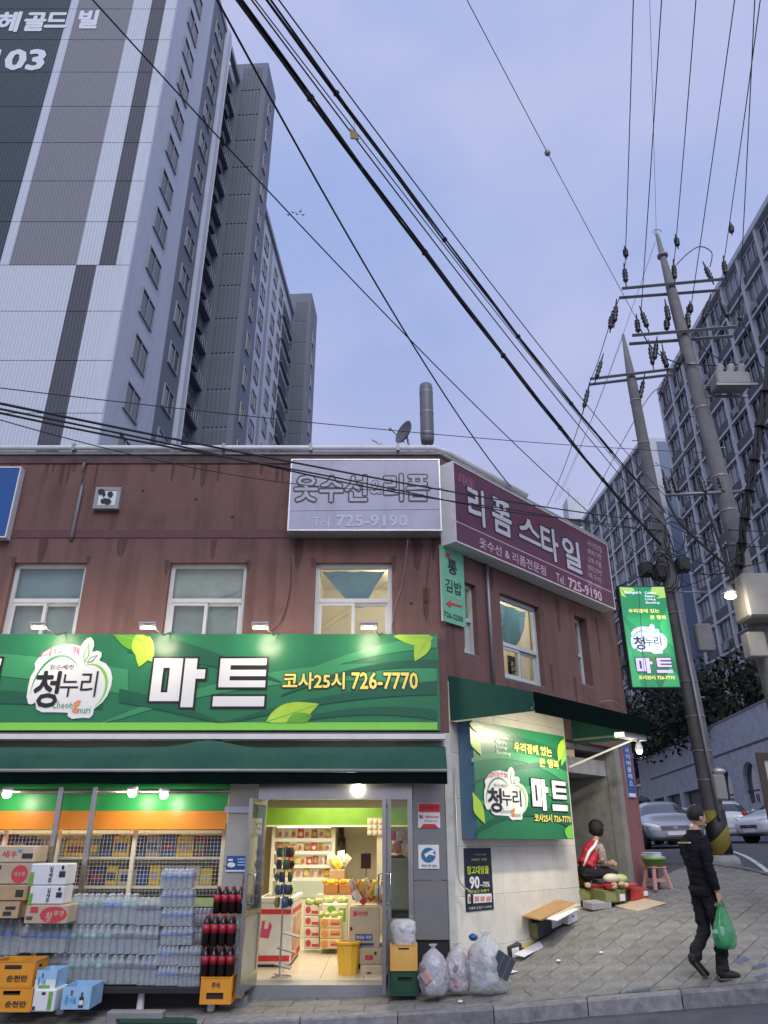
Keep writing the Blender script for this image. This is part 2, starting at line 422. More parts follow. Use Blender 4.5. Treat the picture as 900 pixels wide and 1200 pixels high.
for k in range(30):
    d0, d1 = k*CW-.02, (k+1)*CW-.02; mid = (d0+d1)/2; ln = .56
    amax = PHI*mid+8.5
    n0 = int(-9/ln); a = n0*ln+(ln/2 if k % 2 else 0)
    while a < amax:
        g_ = .0062; c4 = [course(aa, dd) for aa, dd in ((a+.0018, d0+g_), (a+ln-.0018, d0+g_), (a+ln-.0018, d1-g_), (a+.0018, d1-g_))]
        cen = (c4[0]+c4[1]+c4[2]+c4[3])/4
        a += ln
        if cen.y > 17 or cen.x > 7: continue
        ins = [inside(q) for q in c4]
        if not any(ins): continue
        if not all(ins):
            c4 = clip(c4)
            if len(c4) < 3: continue
            cen = sum(c4, Vector())/len(c4)
            if max((q-cen).length for q in c4) < .05: continue
        slabs.append((cen, c4))
def seen(c):
    v = Vector((c.x, c.y, gz(c.x, c.y)-H)); dep = v.y*CP+v.z*SP
    if dep < 1: return 0
    x = 450+F*v.x/dep; y = 600-F*(v.z*CP-v.y*SP)/dep
    return (1/dep if -20 < x < 920 and y < 1220 else 0.0001/dep)
slabs.sort(key=lambda s: -seen(s[0]))
rest = MB()
for i, (cen, c4) in enumerate(slabs):
    h = random.uniform(-.003, .004); tx, ty = random.uniform(-.006, .006), random.uniform(-.006, .006)
    b = MB() if i < 290 else rest
    top = [Vector((q.x, q.y, gz(q.x, q.y)+h+tx*(q.x-cen.x)+ty*(q.y-cen.y))) for q in c4]
    inn = [q.lerp(Vector((cen.x, cen.y, q.z)), .03) for q in top]
    vs = [q-Vector((0,0,.05)) for q in top]+[q-Vector((0,0,.006)) for q in top]+inn
    fs = []
    m_ = len(c4)
    for r in (0, m_):
        for k in range(m_): fs.append((r+k, r+k+m_, r+(k+1) % m_+m_, r+(k+1) % m_))
    fs.append(tuple(range(2*m_, 3*m_))[::-1])
    if i < 290: vs = [v-Vector((cen.x, cen.y, gz(cen.x, cen.y))) for v in vs]
    b.add(vs, [f[::-1] for f in fs])
    if i < 290: o = b.build('paving_slab', M_pave, walk); o.location = (cen.x, cen.y, gz(cen.x, cen.y))
rest.build('paving_slab_field', M_pave, walk, kind='stuff')
# blue spray-paint smudges on the slabs
def splash(pts, name='paint_mark'):
    b = MB(); c = Vector((sum(p[0] for p in pts)/len(pts), sum(p[1] for p in pts)/len(pts)))
    vs = [(x, y, gz(x, y)+.009) for x, y in pts]; b.add(vs, [tuple(range(len(vs)))])
    b.build(name, mat('blue_paint', (.10,.15,.26), .8, var=.5, scale=30, alpha=.5), walk)
def gpx(x, y):
    r = ray(x, y); t = 3
    while t < 60 and H+r.z*t > gz(r.x*t, r.y*t): t += .02
    return (r.x*t, r.y*t)
for q in ([(858,1128),(872,1121),(879,1125),(868,1131)], [(880,1134),(898,1128),(900,1133),(886,1138)], [(864,1122),(866,1118),(868,1124)], [(730,1163),(760,1157),(778,1157),(750,1163)], [(884,1146),(899,1142),(900,1148),(890,1150)]):
    splash([gpx(*p) for p in q])
# ------------------------------------------------------------------ the shop building
shop = thing('shop_building', 'two storey maroon rendered corner building with a mart on its ground floor', 'building', (0, 0, 0))
def holed(b, x0, x1, z0, z1, holes, y0, y1):
    x = x0
    for xa, xb, za, zb in sorted(holes):
        if xa > x: b.box(x, xa, y0, y1, z0, z1)
        b.box(xa, xb, y0, y1, z0, za); b.box(xa, xb, y0, y1, zb, z1); x = xb
    if x1 > x: b.box(x, x1, y0, y1, z0, z1)
TOPZ = 7.33
fw = [(-7.9,-6.8), (-5.58,-4.48), (-3.22,-2.06), (-1.03,.12)]
ZW0, ZW1 = 4.15, 5.50
b = MB(FRONT); holed(b, -9.5, CX-.001, 3.0, TOPZ, [(a, c, ZW0, ZW1) for a, c in fw], 0, .22); b.build('front_wall', M_brown, shop)
def sp_(x, y): return pl(SIDE, x, y)
sw = [(.42, .78, 4.2, 5.32), (1.42, 2.58, 3.98, 5.36), (3.78, 4.22, 4.22, 5.48)]
SL = 5.4
b = MB(SIDE); holed(b, 0, 3.04, 3.73, TOPZ, sw[:2], 0, .22); holed(b, 3.04, SL, 3.2, TOPZ, sw[2:], 0, .22); b.build('side_wall', M_brown, shop)
E_ = SIDE@Vector((SL, 0, 0))
b = MB()
for p, q in (((E_.x, E_.y), (3.3, 21)), ((3.3, 21), (-9.5, 21)), ((-9.5, 21), (-9.5, 10.72))):
    p = Vector((*p, 0)); q = Vector((*q, 0)); d = (q-p).normalized(); n = Vector((-d.y, d.x, 0))*.2
    vs = [p, q, q+n, p+n]; b.add([(v.x, v.y, -.6) for v in vs]+[(v.x, v.y, TOPZ) for v in vs], [(0,3,2,1),(4,5,6,7),(0,1,5,4),(1,2,6,5),(2,3,7,6),(3,0,4,7)])
b.build('rear_wall', M_brown, shop)
pg = [(-9.3,10.72), (.8,10.72), (E_.x-.2,E_.y+.1), (3.2,20.8), (-9.3,20.8)]
for nm, z0, z1, mm in (('roof', 6.9, 7.02, M_conc), ('upper_floor', 2.72, 2.98, M_conc)):
    m = MB(); m.add([(x, y, z0) for x, y in pg]+[(x, y, z1) for x, y in pg], [tuple(range(5))[::-1], tuple(range(5, 10))]+[(i, (i+1) % 5, (i+1) % 5+5, i+5) for i in range(5)])
    m.build(nm, mm, shop)
# coping, dark strip under it, pale pipe along the parapet, painted band
b = MB(FRONT); b.box(-9.5, CX+.03, -.05, .25, TOPZ, TOPZ+.05); b.build('coping', M_conc, shop)
b = MB(SIDE); b.box(.02, SL+.03, -.05, .25, TOPZ, TOPZ+.05); b.build('coping', M_conc, shop)
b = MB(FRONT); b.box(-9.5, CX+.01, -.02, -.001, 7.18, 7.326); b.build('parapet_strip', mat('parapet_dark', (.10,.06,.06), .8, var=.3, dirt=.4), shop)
b = MB(FRONT); b.box(-9.5, CX-.002, -.012, -.001, 5.90, 6.03); b.build('wall_band', M_brown2, shop)
pr = MB(); pr.tube([(-9.5,10.43,7.43), (.8,10.43,7.43), (1.05,10.6,7.44), (2.6,12.2,7.42)], .045, 8); pr.build('roof_pipe', M_white, shop, True)
for x in (-7.5,-5,-2.6,-1.2,.2): MB().box(x, x+.05, 10.38, 10.5, 7.37, 7.49).build('pipe_clip', M_galv, shop)
# rain runs below the coping, under sills and sign ends, old screw holes
M_run = mat('rain_run', (.030,.022,.022), .9, var=.4, scale=12, alpha=.13)
def run(T, x, z, ln, w): MB(T).prism([(x-w, z), (x+w, z), (x+w*1.1, z-ln*.3), (x+w*.7, z-ln*.8), (x+w*.1, z-ln), (x-w*.6, z-ln*.85), (x-w*.9, z-ln*.4)], -.004, -.002).build('stain', M_run, shop)
rs = random.Random(4)
for i in range(20): run(FRONT, rs.uniform(-6.2, -.9), 7.175, rs.uniform(.12, .55), rs.uniform(.015, .06))
for x in (-5.58, -4.48, -3.22, -2.06, -1.03, .12): run(FRONT, x+rs.uniform(-.06, .06), 4.14+rs.uniform(.0, .1)+1.38, rs.uniform(.15, .3), .04)
for x, z, l_ in ((-1.3,5.88,.5),(.5,5.9,.55),(.75,5.9,.4),(-2.6,5.88,.35),(-4.0,5.88,.3),(-5.2,5.88,.4),(.62,5.1,.5)): run(FRONT, x, z, l_, rs.uniform(.03, .08))
for x, z, l_ in ((.25,5.7,.8),(1.2,5.9,.6),(3.2,5.7,.7),(4.6,5.6,.8),(2.8,4.4,.5),(3.55,4.3,.5)): run(SIDE, x, z, l_, rs.uniform(.03, .08))
for x, z in ((-2.95,6.55),(-2.35,6.25),(.40,4.86),(.62,4.88),(-3.8,6.7)): MB(FRONT).box(x-.02, x+.02, -.004, -.002, z-.02, z+.02).build('screw_hole', M_dark, shop)
# windows
M_blind = mat('blue_grey_film', (.33,.42,.47), .45, var=.15, scale=2, dirt=.15)
M_room = mat('upstairs_room', (.75,.66,.48), .8, var=.08)
M_curt = mat('blue_curtain', (.17,.31,.42), .7, var=.15)
def window(T, x0, x1, z0, z1, tr, split=True, dep=.09, back=None, fr=.06):
    f = MB(T)
    f.box(x0, x0+fr, dep, dep+.07, z0, z1); f.box(x1-fr, x1, dep, dep+.07, z0, z1)
    f.box(x0+fr, x1-fr, dep, dep+.07, z1-fr, z1); f.box(x0+fr, x1-fr, dep, dep+.07, z0, z0+fr)
    f.box(x0+fr, x1-fr, dep-.01, dep+.08, tr-.03, tr+.03)
    w = f.build('window', M_frame, shop)
    xm = (x0+x1)/2
    MB(T).box(x0+fr, x1-fr, dep+.03, dep+.036, tr+.03, z1-fr).build('pane', M_glass, w)
    if split:
        for k, (a, c, yy) in enumerate(((x0+fr, xm+.02, dep+.005), (xm-.02, x1-fr, dep+.04))):
            s = MB(T); q = .045
            s.box(a, a+q, yy, yy+.03, z0+fr, tr-.03); s.box(c-q, c, yy, yy+.03, z0+fr, tr-.03)
            s.box(a+q, c-q, yy, yy+.03, z0+fr, z0+fr+q); s.box(a+q, c-q, yy, yy+.03, tr-.03-q, tr-.03)
            s.build('sash', M_frame, w)
            MB(T).box(a+q, c-q, yy+.012, yy+.018, z0+fr+q, tr-.03-q).build('pane', M_glass, w)
    else: MB(T).box(x0+fr, x1-fr, dep+.03, dep+.036, z0+fr, tr-.03).build('pane', M_glass, w)
    MB(T).box(x0, x1, .0, dep, z0-.03, z0+.004).build('sill', M_conc, w)
    if back is not None:
        MB(T).box(x0+.02, x1-.02, dep+.10, dep+.108, tr, z1).build('blind', back[0], w)
        MB(T).box(x0+.02, x1-.02, dep+.10, dep+.108, z0, tr-.002).build('blind', back[1], w)
    return w
M_b2 = mat('cream_blind', (.62,.62,.56), .6, var=.25, scale=2, dirt=.25); M_b3 = mat('grey_blind', (.40,.42,.41), .6, var=.15)
window(FRONT, *fw[0], ZW0, ZW1, 4.93, back=(M_blind, M_b3)); window(FRONT, *fw[1], ZW0, ZW1, 4.93, back=(M_blind, M_b3))
window(FRONT, *fw[2], ZW0, ZW1, 4.93, back=(M_b2, M_b3)); w3 = window(FRONT, *fw[3], ZW0, ZW1, 4.93)
ws1 = window(SIDE, *sw[0], 4.75); ws2 = window(SIDE, *sw[1], 4.55); ws3 = window(SIDE, *sw[2], 4.8, False, dep=.16, back=(M_b3, M_b3))
# lit tailor's room behind the corner windows, with drawn-up blue curtains
rm = MB(); rm.box(-1.25, -1.15, 10.73, 13.5, 2.98, 6.0); rm.box(-1.15, 3.3, 13.4, 13.5, 2.98, 6.0); pp = [(-1.25,10.75),(.78,10.75),(3.26,13.35),(3.26,13.5),(-1.25,13.5)]
rm.add([(x, y, 6.0) for x, y in pp]+[(x, y, 6.06) for x, y in pp], [(4,3,2,1,0),(5,6,7,8,9)]+[(i, (i+1) % 5, (i+1) % 5+5, i+5) for i in range(5)])
rm.build('upstairs_room', M_room, shop)
lamp('POINT', 'tailor_room_lamp', (.1, 12.0, 5.7), 40, (1, .93, .78), .12); lamp('POINT', 'tailor_room_lamp', (1.9, 12.7, 5.7), 45, (1, .93, .78), .12)
nt_c = M_curt.node_tree; trl = nt_c.nodes.new('ShaderNodeBsdfTranslucent'); trl.inputs[0].default_value = (.13,.27,.38,1); mxc = nt_c.nodes.new('ShaderNodeMixShader'); mxc.inputs[0].default_value = .5
nt_c.links.new(nt_c.nodes['Principled BSDF'].outputs[0], mxc.inputs[1]); nt_c.links.new(trl.outputs[0], mxc.inputs[2]); nt_c.links.new(mxc.outputs[0], nt_c.nodes['Material Output'].inputs[0])
def curtain(T, pts, y, name='curtain'):
    n = len(pts[0]); v = []; f = []
    for r, row in enumerate(pts):
        for k, (x, z) in enumerate(row): v.append((x, y+.025*math.sin(k*2.1+r*.4), z))
    for r in range(len(pts)-1):
        for k in range(n-1): a = r*n+k; f.append((a, a+1, a+n+1, a+n))
    return MB(T).add(v, f).build(name, M_curt, shop, True)
curtain(FRONT, [[(-.95+.97*t, 5.44) for t in [i/8 for i in range(9)]], [(-.75+.62*t, 5.2) for t in [i/8 for i in range(9)]], [(-.56+.32*t, 4.98) for t in [i/8 for i in range(9)]], [(-.42+.12*t, 4.87) for t in [i/8 for i in range(9)]]], .24)
curtain(SIDE, [[(1.44+1.05*t, 5.3) for t in [i/8 for i in range(9)]], [(1.46+.95*t, 5.0-.05*math.sin(t*3)) for t in [i/8 for i in range(9)]], [(1.62+.62*t, 4.75) for t in [i/8 for i in range(9)]], [(1.85+.25*t, 4.62) for t in [i/8 for i in range(9)]]], .24)
thread = thing('thread_rack', 'rack of coloured thread cones behind the lit side window', 'thread rack', SIDE@Vector((2.25, .34, 4.0)), SA)
for i in range(4):
    for j in range(4): MB().lathe([(.025,0),(.012,.07)], (-.1+i*.07, 0, .06+j*.09+i*.02), 7).build('thread_cone', mat('thread%d' % ((i+j) % 4), [(.7,.05,.05),(.1,.4,.12),(.75,.6,.1),(.8,.8,.78)][(i+j) % 4]), thread)
MB().box(-.16, .2, .03, .05, 0, .5).build('rack', M_black, thread)
# ground floor, side: tiled wall, recess, end pillar
b = MB(SIDE); b.box(0, 3.04, .02, .22, -.5, 3.729); b.build('side_backing', M_grout, shop)
r_ = 0
for zi in range(7):
    z0 = -.16+zi*.585; off = 0
    xs = [0, .42, 1.06, 1.7, 2.34, 3.04]
    for i in range(5):
        MB(SIDE).bbox(xs[i]+.0015, xs[i+1]-.0015, 0, .03, z0+.0015, min(z0+.5835, 3.726), .003).build('wall_tile', M_tile, shop)
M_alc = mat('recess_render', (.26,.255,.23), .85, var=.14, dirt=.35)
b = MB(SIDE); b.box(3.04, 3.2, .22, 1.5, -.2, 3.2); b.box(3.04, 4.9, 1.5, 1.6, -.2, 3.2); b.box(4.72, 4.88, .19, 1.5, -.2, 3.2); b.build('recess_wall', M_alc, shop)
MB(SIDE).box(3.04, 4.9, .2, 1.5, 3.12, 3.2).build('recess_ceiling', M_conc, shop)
b = MB(SIDE); b.box(4.88, SL, 0, .5, -.2, 3.2); b.build('end_pillar', M_pillar, shop)
MB(SIDE).box(4.70, 4.879, .0, .185, -.2, 3.2).build('recess_jamb', M_alc, shop)
grid(lambda u, v: tuple((SIDE@Vector((3.0+1.8*u, -.02+1.6*v, 0)))[:2]), 6, 6, .004).build('recess_floor', M_conc, shop)
# drain pipe on side wall, stray conduit on the front
p0 = sp_(567, 657); p1 = sp_(573, 801)
MB(SIDE).tube([(p0.x, -.05, 6.0), (p0.x, -.05, 3.75)], .028, 8).build('drain_pipe', M_galv, shop, True)
a = at(99, 543, 10.42); c = at(84, 628, 10.44)
MB().tube([at(101, 543, 10.5), a, at(95, 572, 10.43), c, at(84, 634, 10.5)], .025, 7).build('conduit', M_galv, shop, True)
# ground floor, front
FZ = .08
b = MB(); b.box(-9.5, -2.0, 11.3, 11.4, -.4, 2.72); b.build('store_back_wall', M_cream, shop)
b = MB(); b.box(-3.1, -3.0, 11.4, 15.8, -.3, 2.72); b.box(-3.0, .95, 15.7, 15.8, -.3, 2.72); b.box(.84, .94, 10.75, 15.7, -.3, 2.72); b.build('inner_wall', mat('inner_wall_tan', (.42,.38,.28), .7, var=.06), shop)
b = MB(); b.box(-3.0, .84, 10.72, 15.7, 2.50, 2.56); b.build('shop_ceiling', mat('ceiling', (.75,.72,.62), .7, var=.03), shop)
b = MB(); b.box(-9.5, .86, 10.5, 10.7, 2.35, 3.0); b.build('front_lintel', M_grayp, shop)
b = MB(); b.box(-3.0, .84, 10.5, 15.7, -.4, FZ-.01); b.build('floor_slab', M_conc, shop)
ft = mat('floor_tile', (.66,.61,.50), .25, var=.05, rnd=.04)
for i in range(7):
    for j in range(8):
        MB().box(-2.98+i*.545, -2.98+(i+1)*.545-.006, 10.72+j*.62, 10.72+(j+1)*.62-.006, FZ-.01, FZ+.003).build('floor_tile', ft, shop)
MB().box(-1.64, .36, 10.36, 10.715, -.25, FZ+.008).build('threshold', M_galv, shop)
MB().box(-9.5, -1.66, 10.1, 10.5, -.6, .10).build('plinth', mat('plinth_dark', (.05,.05,.05), .8), shop)
# pillar left of the door in grey tile, steel door frame, grey panels right of the door
for z0, z1 in ((.02,.72), (.724,1.36), (1.364,1.98), (1.984,2.349)):
    MB().bbox(-2.03, -1.655, 10.36, 10.52, z0, z1, .004).build('pillar_tile', M_tile2, shop)
MB().box(-2.02, -1.66, 10.521, 11.3, -.2, 2.349).build('pillar_core', M_grout, shop)
d = MB(); d.box(-1.65, -1.55, 10.40, 10.55, FZ, 2.16); d.box(.02, .09, 10.40, 10.55, FZ, 2.16); d.box(.31, .37, 10.40, 10.55, FZ, 2.16); d.box(-1.65, .37, 10.39, 10.56, 2.16, 2.349)
d.box(.09, .31, 10.42, 10.53, FZ, FZ+.09); d.box(.09,.31,10.42,10.53,.72,.78)
d.build('door_frame', M_steel, shop)
MB().box(.09, .31, 10.47, 10.478, FZ+.09, 2.16).build('side_light', M_dglass, shop)
MB().box(.092, .308, 10.49, 10.50, FZ+.1, .715).build('kick_panel', M_dark, shop)
for z0, z1 in ((.55,1.20), (1.206,2.349)):
    MB().bbox(.372, .80, 10.40, 10.5, z0, z1, .006).build('wall_panel', M_grayp, shop)
MB().box(.372, .80, 10.43, 10.5, -.2, .548).build('wall_base', M_dark, shop)
MB().bbox(.803, .905, 10.39, 10.52, -.2, 3.0, .01).build('corner_trim', mat('corner_white', (.55,.55,.5), .5, dirt=.3), shop)
MB().box(.37, .86, 10.42, 10.7, 2.352, 3.0).build('corner_head', M_grayp, shop)
def leaf(hx, hy, ex, ey, label=None):
    a = Vector((hx, hy, 0)); e = Vector((ex, ey, 0)); ln = (e-a).length; rz = math.atan2(ey-hy, ex-hx)
    T = Matrix.Translation((hx, hy, 0))@Matrix.Rotation(rz, 4, 'Z')
    f = MB(T); z0, z1 = FZ+.01, 2.14
    f.box(0, .05, -.02, .02, z0, z1); f.box(ln-.05, ln, -.02, .02, z0, z1); f.box(.05, ln-.05, -.02, .02, z1-.06, z1); f.box(.05, ln-.05, -.02, .02, z0, z0+.16)
    f.box(.05, ln-.05, -.02, .02, .86, .90)
    o = f.build('door_leaf', M_steel, shop)
    MB(T).box(.05, ln-.05, -.004, .004, .9, z1-.06).build('pane', M_dglass, o)
    MB(T).box(.05, ln-.05, -.004, .004, z0+.16, .86).build('pane', mat('cloudy_panel', (.62,.62,.5), .3, alpha=.75), o)
    h = MB(T)
    for s in (-1, 1): h.tube([(ln-.14, 0, .98), (ln-.14, .07*s, .98), (ln-.14, .07*s, 1.30), (ln-.14, 0, 1.30)], .014, 6)
    h.build('handle', M_steel, o, True); return o
leaf(-1.55, 10.38, -1.63, 9.72)
leaf(.03, 10.38, -.0, 9.72)
# shop-floor beam, ceiling light panel and fittings
MB().box(-3.0, .84, 14.75, 14.95, 1.93, 2.22).build('ceiling_beam', mat('beam_green', (.13,.27,.02), .35), shop)
MB().box(-3.0, .84, 14.74, 14.96, 1.90, 1.928).build('beam_trim', M_cream, shop)
M_glow = mat('light_panel', (1,.93,.75), .5, var=0, emit=2.5)
MB().box(-1.9, -.1, 12.0, 12.6, 2.47, 2.497).build('ceiling_light', M_glow, shop)
MB().box(-1.9, .1, 13.6, 14.2, 2.47, 2.497).build('ceiling_light', M_glow, shop)
l = lamp('AREA', 'shop_light', (-.9, 12.2, 2.44), 44, (1, .88, .64), 1.4); l.rotation_euler = (0, 0, 0)
l = lamp('AREA', 'shop_light', (-.9, 14.0, 2.44), 42, (1, .88, .64), 1.4)
MB().box(-9.5, -2.03, 10.55, 11.3, 2.3, 2.36).build('store_soffit', M_cream, shop)
# coloured band over the store front, lit from under the awning
MB().box(-9.5, -2.06, 10.42, 10.47, 2.02, 2.349).build('green_band', mat('band_green', (.03,.36,.09), .35, var=.05), shop)
MB().box(-9.5, -2.06, 10.42, 10.47, 1.80, 2.018).build('orange_band', mat('band_orange', (.80,.27,.025), .35, var=.05), shop)
# ------------------------------------------------------------------ front awning with its posts
aw = thing('front_awning', 'long retracted dark green awning above the open shop front', 'awning', (-4, 10.2, 2.3))
AX0, AX1 = -5.5, 4.80
b = MB(); b.box(AX0, AX1, .02, .18, .60, .69); b.build('backing_beam', mat('beam_dark', (.09,.09,.085), .6, dirt=.3), aw)
b = MB(); b.box(AX0, AX1, -.20, -.02, .575, .64); b.build('cassette', M_white, aw)
v = []; f = []; n = 60
prof = [(-.05,.50), (-.20,.47), (-.26,.36), (-.30,.22), (-.315,.185)]
for i in range(n+1):
    x = AX0+(AX1-AX0)*i/n; hump = .10*math.exp(-((x-(-.45+1.65))/.28)**2)*0+.09*math.exp(-((x-1.72)/.35)**2)
    for k, (y, z) in enumerate(prof): v.append((x, y-.012*math.sin(i*.9+k), z+(hump if k < 2 else 0)+.004*math.sin(i*.37)))
for i in range(n):
    for k in range(4): a = i*5+k; f.append((a, a+5, a+6, a+1))
MB().add(v, f).build('fabric', M_green, aw, True)
b = MB(); b.tube([(AX0,-.32,.175), (AX1,-.32,.175)], .022, 8); b.build('front_bar', M_galv, aw, True)
v = []; f = []
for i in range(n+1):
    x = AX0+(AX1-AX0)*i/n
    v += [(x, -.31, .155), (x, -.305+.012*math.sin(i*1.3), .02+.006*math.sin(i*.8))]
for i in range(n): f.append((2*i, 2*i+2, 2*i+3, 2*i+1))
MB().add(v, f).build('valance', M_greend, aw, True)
b = MB(); b.tube([(AX0,.05,-.05), (2.0,.05,-.05)], .032, 8); b.build('rail', M_steel, aw, True)
for x in (at(72,925,10.2).x+4, at(112,925,10.2).x+4, -4.4):
    MB().box(x-.03, x+.03, -.01, .05, -2.35, .0).build('post', M_steel, aw)
    
def bulb(x, y, Y, e, label):
    p = at(x, y, Y); t = thing('awning_lamp', label, 'lamp', p)
    MB().ball((0, 0, 0), .055, .055, .045).build('bulb', mat('lit_bulb', (1,.95,.85), .4, var=0, emit=14), t, True)
    MB().lathe([(.03,.03), (.075,.045), (.06,.09)], n=10).build('socket', M_white, t, True)
    lamp('POINT', 'awning_light', p+Vector((0, -.03, -.09)), e, (1, .90, .70), .07)
bulb(8, 931, 10.06, 8, 'glowing bulb at the far left end under the awning'); bulb(155, 930, 10.06, 8, 'glowing round lamp under the awning near the second post')
bulb(192, 932, 10.06, 8, 'glowing bulb on the steel rail right of the round lamp'); 
# bulb over the doorway
p = Vector((-.35, 10.22, 2.40)); t = thing('door_lamp', 'small lamp under the awning above the open doorway', 'lamp', p)
MB().ball((0, 0, 0), .034).build('bulb', MATS['lit_bulb'], t, True); MB().lathe([(.03,.02), (.05,.035), (.04,.08)], n=10).build('socket', M_white, t, True)
lamp('POINT', 'door_light', p+Vector((0, -.02, -.1)), 8, (1, .9, .7), .07)
# ------------------------------------------------------------------ side awning
sa = thing('side_awning', 'dark green fixed awning over the side wall with a lit green cheek', 'awning', (CX, CY, 3.0), SA)
O1 = 1.38; L1 = 3.25
q = MB(); q.quad((.0,-.02,.80), (.0,-O1,.40), (L1,-O1,.40), (L1,-.02,.80)); q.build('top_sheet', M_green, sa)
q = MB(); q.quad((.0,-.02,.80), (0,-.02,.17), (0,-O1,.16), (0,-O1,.40)); q.build('cheek', M_green, sa)
q = MB(); q.quad((L1,-.02,.80), (L1,-.02,.13), (L1,-O1,.12), (L1,-O1,.40)); q.build('cheek', M_green, sa)
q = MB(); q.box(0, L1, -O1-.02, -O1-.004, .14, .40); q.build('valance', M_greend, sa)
q = MB(); q.tube([(0,-O1+.03,.20), (L1,-O1+.03,.20)], .02); q.tube([(L1-.02,-.04,.20), (L1-.02,-O1+.03,.20)], .02); q.tube([(.03,-.04,.2), (.03,-O1+.03,.2)], .02); q.build('frame', M_galv, sa)
q = MB(); q.tube([(2.95,-.08,-.25), (L1-.05,-O1+.08,.17)], .017); q.build('strut', M_white, sa)
q = MB(); q.box(2.5, L1-.03, -O1+.06, -O1+.22, .08, .15); q.build('end_bracket', M_white, sa)
tl = thing('tube_lamp', 'lit fluorescent tube under the side awning', 'lamp', SIDE@Vector((1.7, -1.18, 3.24)), SA)
MB().tube([(-.55,0,0), (.55,0,0)], .018).build('tube', mat('lit_tube', (1,.96,.85), .4, var=0, emit=12), tl, True)
MB().box(-.6, .6, -.035, .035, .02, .06).build('fitting', M_white, tl)
l = lamp('AREA', 'tube_light', SIDE@Vector((1.7, -1.18, 3.21)), 46, (1, .92, .70), .5); l.data.shape = 'RECTANGLE'; l.data.size = 1.1; l.data.size_y = .1
aim(l, SIDE@Vector((1.75, -.30, 1.2)))
sl_ = thing('spot_fitting', 'white security lamp hanging at the end of the side awning', 'lamp', SIDE@Vector((3.0, -O1+.1, 3.05)), SA)
MB().lathe([(.03,.0), (.06,-.1), (.05,-.14)], n=10).build('lamp_head', M_white, sl_, True); MB().tube([(0,0,0), (0,0,.1)], .012).build('stem', M_galv, sl_); MB().ball((0,0,-.145), .04).build('bulb', MATS['lit_bulb'], sl_, True); lamp('POINT', 'security_light', SIDE@Vector((3.0, -O1+.1, 2.83)), 9, (1, .93, .78), .06)
# ------------------------------------------------------------------ signs
def sign(name, label, cat, loc, rz, x0, x1, z0, z1, th, face, side, fr=0, group=None):
    t = thing(name, label, cat, loc, rz, group)
    MB().box(x0, x1, .004, th, z0, z1).build('cabinet', side, t)
    MB().box(x0+fr, x1-fr, 0, .0035, z0+fr, z1-fr).build('face', face, t)
    if fr:
        b = MB(); b.box(x0, x0+fr, -.008, .0035, z0, z1); b.box(x1-fr, x1, -.008, .0035, z0, z1); b.box(x0+fr, x1-fr, -.008, .0035, z1-fr, z1); b.box(x0+fr, x1-fr, -.008, .0035, z0, z0+fr)
        b.build('border', side, t)
    return t
OUT = [(40,420),(45,350),(75,290),(60,250),(75,220),(130,160),(200,120),(300,100),(380,105),(440,115),(460,80),(490,50),(520,45),(550,75),(560,110),(550,160),(600,150),(635,165),(640,195),(625,225),(690,250),(740,300),(765,360),(765,420),(745,490),(710,540),(670,570),(645,590),(645,630),(620,655),(560,652),(470,660),(430,640),(425,615),(300,612),(200,612),(150,590),(130,540),(100,555),(70,550),(45,500)]
def arcpoly(cx, cy, rx, ry, a0, a1, w, n=14):
    o = []; i_ = []
    for k in range(n+1):
        t = k/n; a = R(a0+(a1-a0)*t); ww = w*math.sin(math.pi*min(1, max(.02, t)))
        o.append((cx+rx*math.cos(a), cy-ry*math.sin(a))); i_.append((cx+(rx-ww)*math.cos(a), cy-(ry-ww)*math.sin(a)))
    return o+i_[::-1]
